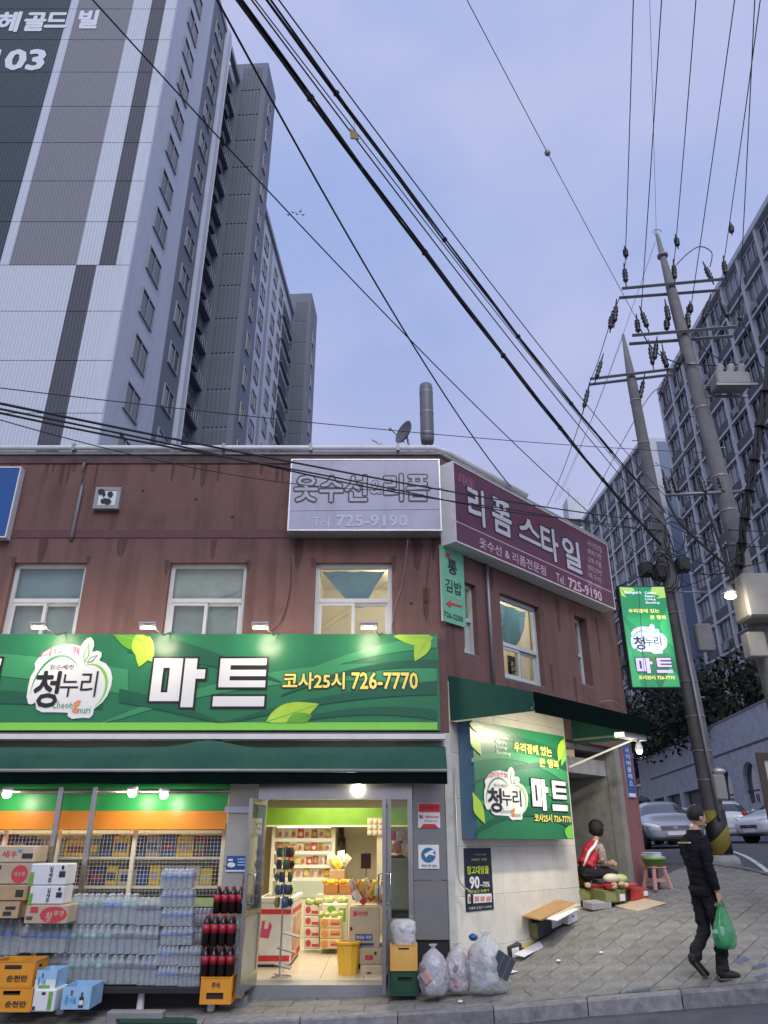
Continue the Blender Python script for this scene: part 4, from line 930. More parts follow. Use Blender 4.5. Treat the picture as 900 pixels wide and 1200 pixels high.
M_skybox = mat('box_sky_blue', (.30,.50,.70), .5, var=.25, scale=6)
carton('open blue and white soju carton on top of another by the orange crates', 40, 1137, 64, 1159, 9.3, .34, M_skybox, [('r',0,.5,1,1,M_pw)]+cs+[('r',.2,.8,.75,.98,M_pg)], open_=True)
carton('white soju carton with a green bottle print under the open blue one', 35.5, 1159.4, 62, 1186, 9.25, .34, M_pw, [('r',.38,.12,.55,.25,M_pk), ('r',.70,.1,.88,.9,M_pg), ('r',.05,.75,.18,.92,M_pk)])
carton('pale blue soju carton with a dark bottle print alone on the paving', 70.5, 1156, 104, 1183, 9.3, .4, M_skybox, cs+[('r',.62,.45,.78,.92,M_pk), ('r',.67,.25,.73,.46,M_pk), ('r',.63,.6,.77,.8,M_pw)], open_=True)
# bench carrying the packs
bz = at(120, 1156, 9.85).z
t = thing('display_bench', 'low dark bench carrying the stacked bottle packs', 'bench', (-3.15, 9.98, gz(-3.15, 9.98)))
dz = bz-t.location.z
MB().box(-1.75, 1.32, -.24, .12, dz-.05, dz).build('board', M_black, t)
for x in (-1.6, -.5, .4, 1.2): MB().lathe([(.05,-.1), (.035,dz-.05)], (x, -.1, 0), 8).build('foot', M_pw, t)
t = thing('stone_block', 'long grey concrete block in front of the bottle bench', 'block', (*at(161, 1175, 9.45).xy, gz(-2.9, 9.45))); MB().bbox(-.30, .30, -.06, .08, -.03, .11, .012).build('block', mat('grey_block', (.22,.22,.23), .8, bump=.3), t)
t = thing('stone_block', 'short grey concrete step block at the foot of the open door', 'block', (-1.72, 10.12, gz(-1.72, 10.12))); MB().bbox(-.18, .14, -.1, .1, -.03, .09, .012).build('block', MATS['grey_block'], t)
# bottles and packs
def bottle_mesh(name, mats, prof, lab, cap):
    b = MB(); b.k = 0; b.lathe(prof, n=9); b.k = 1; b.lathe([(lab[2], lab[0]), (lab[2], lab[1])], n=9); b.k = 2; b.lathe([(.045, cap), (.045, cap+.06)], n=7)
    o = b.build(name, mats, None, True); me = o.data; bpy.data.objects.remove(o); return me
PROF = [(.13,0), (.15,.04), (.145,.25), (.15,.28), (.145,.5), (.15,.62), (.13,.74), (.07,.87), (.04,.90), (.04,.94)]
M_pet = plasticmat('clear_bottle', (.46,.53,.60), .62, .06); M_film = plasticmat('clear_film', (.72,.75,.78), .80, .06, 22)
BM = {}
for k, lc, cc in (('grey', (.35,.42,.45), (.75,.78,.8)), ('blue', (.05,.16,.45), (.75,.8,.85)), ('dark', (.06,.08,.16), (.6,.65,.7)), ('teal', (.15,.38,.38), (.7,.75,.78))):
    BM[k] = bottle_mesh('bottle_'+k, [M_pet, mat('label_'+k, lc, .4, var=.5, scale=30, rnd=.5), mat('cap_'+k, cc, .4)], PROF, (.52,.68,.153), .92)
BM['cola'] = bottle_mesh('bottle_cola', [mat('cola', (.012,.006,.006), .12, var=0), mat('label_cola', (.34,.018,.035), .35, var=.35, scale=25), mat('cap_red', (.6,.03,.04), .4)], PROF, (.40,.68,.153), .92)
BM['grape'] = bottle_mesh('bottle_grape', [plasticmat('purple_bottle', (.10,.06,.12), .15), mat('label_grape', (.24,.2,.3), .4, var=.3, scale=30), MATS['cap_dark']], PROF, (.2,.66,.153), .92)
def pack(label, xl, yt, xr, yb, Y, n, style, group, deep=2, film=True):
    loc, w, h = pbox(xl, yt, xr, yb, Y); t = thing('bottle_pack', label, 'bottle pack', loc, random.uniform(-.03, .03), group); s = 2*w/n
    for j in range(deep):
        for i in range(n):
            o = link('bottle', BM[style], t); o.location = (-w+s*(i+.5), s*(j+.5), 0); o.scale = (s*3.25, s*3.25, h); o.rotation_euler = (0, 0, random.random()*6)
    if film:
        b = MB(); d = s*deep; e = .006; z = h*.72
        vs = [(-w-e,-e,.004), (w+e,-e,.004), (w+e,d+e,.004), (-w-e,d+e,.004), (-w-e,-e,z), (w+e,-e,z), (w+e,d+e,z), (-w-e,d+e,z), (-w+s*.3,s*.25,h*.97), (w-s*.3,s*.25,h*.97), (w-s*.3,d-s*.25,h*.97), (-w+s*.3,d-s*.25,h*.97)]
        b.add(vs, [(0,1,5,4),(1,2,6,5),(2,3,7,6),(3,0,4,7),(4,5,9,8),(5,6,10,9),(6,7,11,10),(7,4,8,11),(8,9,10,11)]); b.build('shrink_film', M_film, t)
    return t
ORD = ['first', 'second', 'third', 'fourth', 'fifth', 'sixth', 'seventh', 'eighth']
GW = 'shrink wrapped packs of bottled water'
for rn, items in (('bottom row', [(52,1118,74,1153,2,'dark'),(74.3,1118,91,1153,2,'teal'),(91.3,1118,107,1153,2,'teal'),(107.3,1118,124,1153,2,'teal'),(124.3,1119,142,1154,2,'dark'),(142.3,1119,160,1154,2,'dark'),(160.3,1120,181,1155,3,'dark')]),
                  ('middle row', [(77,1083.5,101,1117.7,3,'teal'),(101.3,1083.5,126,1117.7,3,'teal'),(126.3,1084,143,1118.3,2,'dark'),(143.3,1084,161,1118.3,2,'dark'),(161.3,1085,183,1119.3,3,'dark')]),
                  ('top row', [(78,1047,96.5,1083.1,2,'teal'),(97,1047,118,1083.1,3,'teal'),(118.3,1047,138,1083.1,2,'blue'),(138.3,1047,157,1083.4,2,'teal'),(157.3,1051,186,1084.4,4,'dark')])):
    for i, (xl, yt, xr, yb, n, st) in enumerate(items): pack('water bottle pack, %s from the left in the %s of the long stack' % (ORD[i], rn), xl, yt, xr, yb, 9.85, n, st, GW)
pack('wide clear pack of six water bottles with blue labels on the left', 19, 1083.5, 74.5, 1117, 9.70, 6, 'blue', GW, 1)
pack('pack of blue bottles behind the lower cartons at the left edge', -30, 1077, 18, 1120, 9.9, 5, 'blue', GW, 1); pack('pack of blue bottles low at the left edge behind the orange crates', -30, 1120.4, 51, 1153, 9.88, 7, 'blue', GW, 1)
for i, (y0, y1) in enumerate(((1018,1041.5), (1041.9,1063), (1063.4,1085.5), (1085.9,1108))):
    pack('pack of small water bottles, %s from the top of the tallest column' % ORD[i], 187, y0, 224, y1, 9.85, 6, 'blue', GW, 3)
for i, (xl, y0, xr, y1, q) in enumerate(((182,1108.4,207.5,1131.7,'upper left'), (182,1132.1,207,1155.5,'lower left'), (208,1109,234,1132.6,'upper right'), (208,1133,233,1156.5,'lower right'))):
    pack('pack of small water bottles, %s of the four under the tall column' % q, xl, y0, xr, y1, 9.85, 5, 'blue' if i < 2 else 'dark', GW, 3)
pack('upper pack of dark purple juice bottles behind the tall water column', 225, 1064, 250, 1086, 10.02, 5, 'grape', 'packs of juice'); pack('lower pack of dark purple juice bottles behind the tall water column', 225, 1086.4, 250, 1108.5, 10.02, 5, 'grape', 'packs of juice')
GC = 'packs of cola on the orange crate'
pack('top pack of red labelled cola bottles in the tower by the door', 248, 1038, 284, 1071, 9.86, 4, 'cola', GC, 2, False); pack('middle pack of red labelled cola bottles in the tower by the door', 234, 1071.5, 273, 1109, 9.70, 4, 'cola', GC, 2, False); pack('bottom pack of red labelled cola bottles on the orange crate', 233, 1109.5, 272, 1144.5, 9.70, 4, 'cola', GC, 2, False)
crate('orange crate carrying the tower of cola packs by the door', 233.5, 1145, 270, 1177, 9.68, .32, M_orange, ('주식',.35,.18,.62,.4), slot=(.2,.58,.75,.82))
pack('upper pale water pack behind the cola by the open door', 274, 1074, 284.5, 1108, 9.92, 2, 'grey', GW, 2); pack('lower pale water pack behind the cola by the open door', 273, 1108.5, 283.5, 1143, 9.92, 2, 'grey', GW, 2)
carton('brown carton hidden under the pale water packs beside the cola', 273, 1143.5, 283, 1171, 9.94, .2, M_carton2)
t = thing('floor_mat', 'dark green shop mat with faint pale lettering on the paving', 'mat', (*at(181, 1182, 9.35).xy, gz(-2.7, 9.3)+.012), 0)
MB().prism([(-.46,-.12), (-.28,.16), (.50,.18), (.46,-.02), (.36,-.10)], 0, .02).build('mat', mat('mat_green', (.01,.045,.03), .9, bump=.4), t)
o = kids(t)[0]; o.rotation_euler = (R(-90)*1, 0, 0)
o.rotation_euler = (R(90), 0, 0); o.location = (0, 0, .02)
# caged shelves behind the packs
M_cage = mat('cage_wire', (.60,.60,.55), .4, metal=.3); shelf = thing('caged_shelves', 'cream shelves with wire mesh doors behind the bottled water', 'shelves', (-4, 10.6, .1))
SX0, SX1 = -5.4, 1.95
for z in (.70, 1.02, 1.36, 1.72): MB().box(SX0, SX1, .05, .6, z-.02, z+.012).build('shelf', M_cream, shelf)
MB().box(SX0, SX1, .0, .04, .80, .90).build('base_rail', mat('base_rail_green', (.35,.45,.2), .5), shelf)
MB().box(SX0, SX1, .02, .6, -.1, .68).build('cabinet', mat('cabinet_dark_green', (.01,.06,.045), .6), shelf)
xs_ = [-5.4, -4.2, -3.0, at(3, 1000, 10.6).x+4, at(66, 1000, 10.6).x+4, at(156, 1000, 10.6).x+4, at(261, 1000, 10.6).x+4]
for x in xs_: MB().box(x-.025, x+.025, -.02, .03, .68, 1.78).build('upright', M_cream, shelf)
for i in range(len(xs_)-1):
    b = MB(); x0, x1 = xs_[i]+.03, xs_[i+1]-.03; n = int((x1-x0)/.046)
    for k in range(n+1): x = x0+(x1-x0)*k/n; b.box(x-.0022, x+.0022, 0, .005, .92, 1.76)
    for k in range(18): z = .93+k*.0475; b.box(x0, x1, -.006, -.001, z-.0022, z+.0022)
    b.build('mesh_door', M_cage, shelf)
cols = [(.015,.03,.13),(.50,.36,.02),(.02,.02,.035),(.26,.25,.23),(.20,.04,.04),(.06,.16,.10),(.40,.36,.26),(.03,.08,.24)]
CN = ['dark blue','yellow','black','grey','maroon','green','cream','blue']
PM = [mat('goods_'+n.replace(' ', '_'), c, .45, var=.35, scale=18) for n, c in zip(CN, cols)]
USED = set()
def pickrow(n, pool, row):           # colours for one shelf row so that every packet is told apart by its neighbours
    for _ in range(400):
        c = [random.choice(pool) for _ in range(n)]
        ks = [(c[i-1] if i else -1, c[i], c[i+1] if i < n-1 else -1) for i in range(n)]
        if len(set(ks)) == n and all(c[i] != c[i+1] for i in range(n-1)): return c
    return c
def between(names, c, i, what):
    l = names[c[i-1]] if i else 'the end'; r = names[c[i+1]] if i < len(c)-1 else 'the end'
    return 'between a %s %s and a %s one' % (l, what, r) if i and i < len(c)-1 else ('at the left end beside a %s %s' % (r, what) if i == 0 else 'at the right end beside a %s %s' % (l, what))
for rowname, z, hh_ in (('lower', 1.032, .26), ('upper', 1.372, .28), ('bottom', .712, .2)):
    ws_ = []; x = -2.6
    while x < 1.72: w = random.choice((.16,.20,.24,.32)); ws_.append((x, w)); x += w
    c = pickrow(len(ws_), (0,1,2,3,4,7,6,5,0,0,1,1,7), rowname)
    for k, (x, w) in enumerate(ws_):
        ci = c[k]; h = hh_*random.uniform(.72, 1)
        t = thing('boxed_goods', '%s packet on %s mesh shelf, %s' % (CN[ci], rowname, between(CN, c, k, 'packet')), 'packet', (-4+x+w/2, 10.75, .1+z), 0, 'goods behind the wire mesh')
        MB().bbox(-w/2+.006, w/2-.006, 0, .25, 0, h, .008).build('carton_body', PM[ci], t)
        MB().box(-w*.35, w*.3, -.002, -.0005, h*.25, h*.65).build('front_label', PM[(ci*3+k) % 8], t)
# ------------------------------------------------------------------ inside the shop
f = thing('open_fridge', 'open display fridge with lit shelves at the back of the shop', 'fridge', at(352, 1062, 15.05))
fl0 = at(314, 1062, 15.05).x-f.location.x; fl1 = at(391, 1062, 15.05).x-f.location.x; f.location.z = FZ+.005
zt = at(350, 966, 15.05).z-f.location.z
b = MB(); b.box(fl0, fl0+.06, 0, .6, 0, zt); b.box(fl1-.06, fl1, 0, .6, 0, zt); b.box(fl0+.06, fl1-.06, .55, .6, 0, zt); b.box(fl0+.06, fl1-.06, 0, .55, zt-.07, zt); b.box(fl0+.06, fl1-.06, 0, .55, 0, .6); b.build('cabinet', mat('fridge_cream', (.72,.70,.60), .4), f)
MB().box(fl0+.1, fl1-.1, -.004, -.001, zt-.055, zt-.02).build('light_strip', mat('fridge_glow', (1,.97,.85), .4, var=0, emit=5), f)
MB().box(fl0+.07, fl1-.07, .54, .548, .61, zt-.08).build('lit_back', mat('fridge_back', (.8,.82,.6), .4, emit=.35), f)
PC = [(.75,.70,.50),(.65,.08,.06),(.75,.40,.06),(.55,.15,.08),(.80,.75,.65),(.72,.55,.08),(.35,.45,.12),(.6,.3,.3)]
SM = [mat('snack%d' % i, c, .3, var=.5, scale=14) for i, c in enumerate(PC)]
SN = ['cream','red','orange','rust','white','yellow','green','pink']
def pouch(w, h, m, m2=None):
    b = MB(); n = 5; v = []
    for j in range(6):
        for i in range(n+1):
            u = i/n; q = j/5; d = .032*math.sin(math.pi*u)*math.sin(math.pi*min(1, max(0, q)))
            v.append((-w/2+w*u, -d, h*q))
    fs = [(j*(n+1)+i, j*(n+1)+i+1, (j+1)*(n+1)+i+1, (j+1)*(n+1)+i) for j in range(5) for i in range(n)]
    v2 = [(x, .004-y, z) for x, y, z in v]; b.add(v, fs); b.add(v2, [q[::-1] for q in fs]); return b
for si, (yb, nn, hp) in enumerate(((983,8,.19), (998,8,.16), (1014,9,.16), (1029,8,.20))):
    z = at(350, yb, 15.1).z-f.location.z
    MB().box(fl0+.06, fl1-.06, .03, .52, z-.03, z).build('shelf', M_white, f); MB().box(fl0+.06, fl1-.06, .0, .028, z-.045, z+.012).build('price_rail', M_paper, f)
    cc = pickrow(nn, (0,0,1,2,3,4,4,5) if si != 1 else (1,7,3,6,4,1,0), si)
    for i in range(nn):
        w = (fl1-fl0-.16)/nn; c = cc[i]
        t = thing('food_pack', '%s food pack on the %s fridge shelf, %s' % (SN[c], ['top','second','third','bottom'][si], between(SN, cc, i, 'pack')), 'packet', Vector((f.location.x+fl0+.08+w*(i+.5), 15.14, f.location.z+z+.001)), random.uniform(-.15, .15), 'packs in the open fridge')
        pouch(w*.95, hp*random.uniform(.8, 1.05), SM[c]).build('packet', SM[c], t, True); MB().prism([(w*.3*math.cos(k*.7), hp*.42+hp*.22*math.sin(k*.7)) for k in range(9)], -.040, -.034).build('front_label', SM[(c+3) % 8], t)
# ice cream freezer
ff = thing('chest_freezer', 'white chest freezer with red bands and an ice cream picture', 'freezer', (-1.50, 11.75, FZ+.004))
MB().bbox(-.26, .22, 0, 1.2, .03, .78, .02).build('body', mat('freezer_white', (.74,.74,.72), .3), ff); MB().bbox(-.27, .23, -.01, 1.21, .782, .85, .01).build('rim', M_paper, ff); MB().box(-.22, .18, .05, 1.15, .851, .858).build('sliding_lid', M_dglass, ff); MB().box(-.24, .2, .03, 1.17, 0, .03).build('plinth', M_black, ff)
for z0, z1 in ((.07,.14), (.64,.70)):
    MB().box(-.24, .20, -.006, -.001, z0, z1).build('red_band', M_red, ff); MB().box(.2205, .226, .02, 1.18, z0, z1).build('red_band', M_red, ff)
MB().box(.2205, .226, .08, 1.12, .16, .60).build('ice_cream_picture', mat('ice_cream_print', (.62,.40,.30), .4, var=.7, scale=5), ff)
MB().prism([(-.22,.36), (-.1,.34), (-.06,.5), (-.1,.55), (-.12,.46), (-.17,.46), (-.16,.56), (-.2,.56)], -.004, -.001).build('print', M_pink, ff)
# cartons of fruit and other goods by the freezer
MF = mat('fruit_carton', (.66,.30,.10), .6, var=.3, scale=10); MFw = mat('white_carton', (.70,.64,.56), .6, var=.06)
for i in range(4): carton('white and pink produce carton, %s from the floor in the stack beside the freezer' % ORD[i], 356, 1112-13*(i+1)+.3, 374, 1112-13*i, 13.2, .35, MFw, [('e',.1,.15,.45,.8,M_pr), ('r',.5,.55,.95,.8,M_pr)])
for i in range(3): carton('cream fruit carton with a round orange print, %s from the floor' % ORD[i], 374.6, 1112-12.2*(i+1)+.3, 399.5, 1112-12.2*i, 13.0, .35, mat('fruit_box_cream', (.68,.55,.30), .6, var=.1), [('e',.05,.1,.42,.95,MF), ('r',.5,.5,.95,.7,M_pr), ('r',.5,.25,.95,.4,MF)])
carton('white vegetable carton with green leaves behind the fruit cartons', 376, 1059, 406, 1112, 13.4, .4, MFw, [('e',.2,.05,.55,.2,M_pg), ('r',.68,.1,.95,.4,M_pg)])
def pile(name, label, cat, c, n, r, m, sx, sy, ry=None, grow=.6, part='fruit', group=None):
    t = thing(name, label, cat, c, 0, group)
    for i in range(n):
        MB().ball((random.uniform(-sx, sx), random.uniform(-sy, sy), r*(.7+random.random()*grow)), r, r, ry or r*.9, n=8, m=5).build(part, m, t, True)
    return t
M_veg = mat('cabbage', (.42,.50,.20), .6, var=.3, scale=20); M_org = mat('orange_fruit', (.80,.42,.03), .5, var=.1); M_ban = mat('yellow_fruit', (.80,.62,.06), .5, var=.15)
pile('cabbage_pile', 'pale green cabbages on the white carton by the freezer', 'vegetables', at(365, 1061, 13.25), 9, .05, M_veg, .13, .08, part='cabbage'); pile('cabbage_pile', 'pale green cabbages on the cream fruit cartons', 'vegetables', at(388, 1075.4, 13.1), 8, .045, M_veg, .16, .06, part='cabbage')
pile('cabbage_pile', 'pale green cabbages on the tall white vegetable carton', 'vegetables', at(391, 1058.6, 13.6), 10, .05, M_veg, .2, .1, part='cabbage')
for nm, xl, xr in (('left', 379, 396), ('right', 397, 416)):
    carton('brown box of oranges, the %s of two on the low ledge' % nm, xl, 1035.5, xr, 1048, 14.2, .3, mat('orange_box', (.42,.18,.05), .6), open_=False); pile('orange_pile', 'heap of small oranges in the %s brown box' % nm, 'fruit', at((xl+xr)/2, 1036, 14.3), 12, .04, M_org, .11, .08)
t = thing('low_ledge', 'low tan ledge under the boxes of oranges', 'ledge', at(397, 1048.4, 14.2)); MB().box(-.36, .36, -.02, .45, -(t.location.z-FZ), -.002).build('ledge', M_cream, t)
carton('tan carton holding yellow bags near the back wall', 385, 1019, 404, 1035, 14.6, .3, M_carton); yh = thing('yellow_bag_heap', 'yellow and white bags heaped on the tan carton', 'bags', at(393, 1019, 14.7))
for i in range(9): o = pouch(.13, .20, None).build('bag', [SM[5], SM[0], SM[4]][i % 3], yh, True); o.location = (random.uniform(-.13,.13), random.uniform(-.05,.1), random.uniform(0,.12)); o.rotation_euler = (random.uniform(-.5,.2), random.uniform(-.7,.7), random.uniform(-.6,.6))
t = thing('low_ledge', 'ledge along the back wall under the tan carton', 'ledge', at(395, 1035.4, 14.62)); MB().box(-.2, .3, -.02, .5, -(t.location.z-FZ), -.002).build('ledge', M_cream, t)
carton('large pale carton with red and blue print on top right of the doorway', 409, 1062, 445, 1111, 11.3, .45, M_carton2, [('r',.12,.12,.25,.24,M_pr), ('라면',.28,.12,.6,.24,M_pr), ('r',.2,.67,.76,.82,mat('print_blue_dark', (.04,.06,.28), .6)), ('맛있는 라면',.23,.70,.72,.79,M_pw), ('r',.02,.5,.1,.58,M_pk), ('r',.25,.88,.8,.94,MATS['print_blue_dark'])])
carton('pale carton with a red square print under the large carton', 421, 1111.4, 448, 1131, 11.2, .35, M_carton2, [('r',.25,.4,.6,.7,M_pr), ('r',.65,.2,.75,.4,M_pk)])
carton('plain pale carton lowest of the pile right of the doorway', 422, 1131.4, 448, 1151, 11.15, .35, M_carton2, [('r',.3,.4,.5,.5,M_pk)])
t = thing('carton_riser', 'dark plinth under the large pale carton', 'plinth', (at(415, 1111, 11.4).x+.25, 11.72, FZ+.004)); MB().box(-.28, .2, -.1, .25, 0, at(430, 1111.3, 11.3).z-FZ-.006).build('riser', M_dark, t)
g_ = thing('snack_heap', 'heap of red and orange snack bags on the large carton', 'snacks', at(427, 1062, 11.4))
for i in range(26):
    c = random.choice((1,2,3,1,2,5,4)); o = pouch(.10, .14, None).build('snack_bag', SM[c], g_, True)
    o.location = (random.uniform(-.2, .26), random.uniform(-.05, .2), random.uniform(0, .22)); o.rotation_euler = (random.uniform(-.5, .3), random.uniform(-.7, .7), random.uniform(-.8, .8))
t = thing('price_board', 'dark brown clip board standing among the snack bags', 'sign', at(429, 1018, 11.6)); MB().bbox(-.075, .07, 0, .015, 0, .2, .006).build('board', mat('clip_brown', (.09,.04,.035), .6), t); MB().tube([(0,.01,0), (0,.01,-.35)], .006).build('stem', M_black, t); MB().box(-.02, .02, -.006, -.001, .195, .215).build('clip', M_galv, t)
t = thing('egg_trays', 'cream egg trays stacked against the right inner wall', 'egg trays', at(443, 979, 13.4))
for i in range(3):
    for j in range(4): MB().ball((-.13+j*.085, 0, .04+i*.085), .042, .02, .042, n=8, m=4).build('egg_cup', M_cream, t, True)
MB().box(-.18, .18, .01, .05, 0, .27).build('tray', M_cream, t); MB().box(-.02, .3, .06, .2, -.9, .02).build('cabinet', M_cream, t)
t = thing('wall_cables', 'black cables hanging on the back wall by the fridge', 'cables', at(397, 975, 15.6))
for i in range(4): MB().tube([(.03*i,0,.12), (.02*i+.03,-.05,-.02*i), (.05*i,-.03,-.25-.05*i), (.03+.03*i,-.02,-.1)], .012, 5).build('cable', M_black, t, True)
t = thing('waste_bin', 'yellow plastic tub standing on the shop floor', 'tub', (at(407, 1146, 11.05).x, 11.2, FZ+.004)); q = .155
b = MB(); b.lathe([(q*.82,0), (q*.98,.34), (q*1.12,.345), (q*1.12,.37), (q*.92,.372), (q*.76,.03)], n=10); b.build('tub', M_yellow, t); 
# spinning wire rack by the open door
t = thing('wire_rack', 'chrome wire rack hung with dark packets beside the open door', 'rack', (-1.33, 10.98, FZ+.004))
b = MB(); b.tube([(0,0,0), (0,0,1.5)], .012); [b.tube([(0,0,.02), (math.cos(k*2.1)*.16, math.sin(k*2.1)*.16, .01)], .008) for k in range(3)]; b.build('frame', M_steel, t)
for lv in range(5):
    for k in range(5):
        o = pouch(.075, .115, None).build('packet', [M_navy, mat('hung_green', (.05,.11,.05), .4, var=.5, scale=20), M_pk, mat('hung_olive', (.25,.2,.06), .4, var=.5, scale=20), mat('hung_blue', (.05,.09,.2), .4, var=.5, scale=20)][(lv+k) % 5], t, True); a = k*1.257+lv*.4; o.location = (math.cos(a)*.10, math.sin(a)*.10, .78+lv*.15); o.rotation_euler = (0, 0, a+1.57)
for z in (.12,.30,.48): MB().box(-.12, .12, -.10, .10, z, z+.012, Matrix.Rotation(.25, 4, 'Y')).build('tray', M_steel, t)
l = lamp('AREA', 'shelf_light', (-4.2, 10.72, 2.2), 20, (1, .88, .66), .3); l.data.shape = 'RECTANGLE'; l.data.size = 3.6; l.data.size_y = .2
t = thing('shelf_tube', 'lit strip lamp above the caged shelves behind the orange band', 'lamp', (-4.2, 10.72, 2.23)); MB().box(-1.8, 1.8, -.05, .05, 0, .05).build('strip', mat('strip_glow', (1,.92,.75), .4, var=0, emit=3), t)
t = thing('counter_screen', 'pale beige screen behind the side light right of the doorway', 'screen', (at(472, 1060, 11.3).x, 11.3, FZ+.004))
zc = at(472, 1006, 11.3).z-t.location.z; MB().bbox(-.16, .2, 0, .03, zc-.62, zc, .01).build('screen', mat('screen_beige', (.40,.40,.33), .4, var=.15), t); MB().box(-.16, .2, .0, .4, 0, zc-.63).build('counter', M_dark, t)
t = thing('hung_goods', 'red and white packets hung behind the glass right of the doorway', 'packets', at(470, 985, 11.6)); 
for i in range(7): o = pouch(.09, .12, None).build('packet', SM[(1,4,7,0,2,1,4)[i]], t, True); o.location = (-.1+.075*(i % 4), 0, -.16*(i//4)); o.rotation_euler = (0, 0, random.uniform(-.4, .4))
MB().tube([(-.15,.02,.13), (.2,.02,.13)], .006).build('rail', M_steel, t)
# ------------------------------------------------------------------ right of the door
crate('dark green crate under the tan basket right of the door', 458, 1138, 491, 1167, 10.05, .34, mat('crate_green', (.008,.06,.03), .5), slot=(.25,.25,.75,.4), vents=True)
crate('tan plastic basket standing on the dark green crate', 457.5, 1107, 489, 1137.6, 10.05, .3, M_basket, slot=(.3,.12,.7,.2), vents=True)
def bag(label, xl, yt, xr, yb, Y, m, seed, knot=True, name='rubbish_bag', z0=None, inner=None):
    loc, w, h = pbox(xl, yt, xr, yb, Y); t = thing(name, label, 'bag', loc, 0)
    b = MB(); n, k = 40, 26; v = []
    prof = [(0,.0),(.55,.004),(.84,.05),(.98,.17),(1.0,.34),(.96,.52),(.84,.68),(.62,.80),(.34,.89),(.13,.94),(.10,.965),(.22,1.0),(.30,1.03)] if knot else [(0,0),(.6,.0),(.85,.05),(.95,.3),(1,.6),(.96,.8),(.85,.92),(.6,.99),(.25,1.0),(.1,1.0)]
    for i in range(k+1):
        q = i/k*(len(prof)-1); a = min(int(q), len(prof)-2); f_ = q-a; r = prof[a][0]*(1-f_)+prof[a+1][0]*f_; z = prof[a][1]*(1-f_)+prof[a+1][1]*f_
        for j in range(n):
            th = 2*math.pi*j/n; p = Vector((math.cos(th), math.sin(th), z*2.2))
            d = 1+.17*noise.noise(p*1.6+Vector((seed*7, 0, 0)))+.13*noise.noise(p*4+Vector((0, seed*3, 0)))-.13*abs(noise.noise(p*7+Vector((0, 0, seed))))+(.10*math.sin(th*9+seed)*max(0, z-.6))
            v.append((math.cos(th)*r*w*d, math.sin(th)*r*w*.8*d, z*h+.02*h*noise.noise(p*5)*(z > .1)))
    fs = [(i*n+j, i*n+(j+1) % n, (i+1)*n+(j+1) % n, (i+1)*n+j) for i in range(k) for j in range(n)]
    b.add(v, fs).build('bag_skin', m, t, True)
    if inner:
        for i in range(inner[0]):
            a = random.random()*6.28; rr = random.random()**.5*.55
            MB().bbox(-.06, .06, -.05, .05, -.04, .04, .015, Matrix.Translation((math.cos(a)*rr*w, math.sin(a)*rr*w*.7, h*random.uniform(.12, inner[1])))@Matrix.Rotation(random.random()*3, 4, Vector((random.random(), random.random(), 1)))@Matrix.Scale(random.uniform(.6, 1.5), 4)).build('rubbish', random.choice(inner[2]), t)
    return t
M_bagw = plasticmat('white_bag', (.55,.55,.59), .36, .22, 14); M_bagc = plasticmat('clear_bag', (.66,.70,.72), .52, .1, 14); M_bagt = plasticmat('thin_bag', (.70,.70,.74), .35, .2, 16)
RB = [mat('rub_grey', (.22,.2,.24), .7), mat('rub_rose', (.45,.25,.25), .7), mat('rub_white', (.6,.6,.6), .7), mat('rub_blue', (.1,.2,.4), .6)]
bag('tall knotted white rubbish bag nearest the green crate', 491, 1108, 527, 1167, 9.95, M_bagw, 1.3, inner=(30,.6,RB)); bag('slimmer knotted white rubbish bag in the middle of the three', 520, 1106, 553, 1163, 10.12, M_bagw, 4.1, inner=(26,.55,RB[:2]))
t = bag('big clear rubbish bag full of bottles and a dark panel', 546, 1093, 598, 1164, 10.05, M_bagc, 8.7, inner=(34,.62,RB+[M_pw, M_pk]))
MB().box(-.11, .11, 0, .02, -.12, .12, Matrix.Translation((.16, -.19, .30))@Matrix.Rotation(-.35, 4, 'Z')@Matrix.Rotation(.5, 4, 'Y')).build('dark_panel', mat('panel_dark', (.05,.07,.08), .5), t)
for i in range(3): MB().box(-.105+i*.075, -.10+i*.075, -.004, -.001, -.12, .12, Matrix.Translation((.16, -.19, .30))@Matrix.Rotation(-.35, 4, 'Z')@Matrix.Rotation(.5, 4, 'Y')).build('panel_line', M_galv, t)
MB().ball((-.16,-.15,.58), .055, .05, .04).build('blue_cap', M_blue, t, True)
bag('white carrier bag with something blue standing in the tan basket', 457.5, 1077, 488, 1111, 10.16, M_bagt, 2.2, False, 'carrier_bag', inner=(5,.4,[MATS['rub_blue'], RB[2]]))
t = thing('crank_handle', 'thin steel awning crank hanging on the tiled wall', 'crank', SIDE@Vector((.02, -.05, 0)), SA)
za, zb = at(524, 900, 10.45).z, at(524, 1035, 10.45).z
MB().tube([(0,0,za), (0,0,zb+.05), (.02,-.01,zb), (.10,-.02,zb-.06), (.20,-.03,zb-.10), (.22,-.03,zb-.13)], .011).build('rod', M_alu, t, True); MB().tube([(.22,-.03,zb-.13), (.215,-.03,zb-.27)], .017).build('grip', M_black, t)
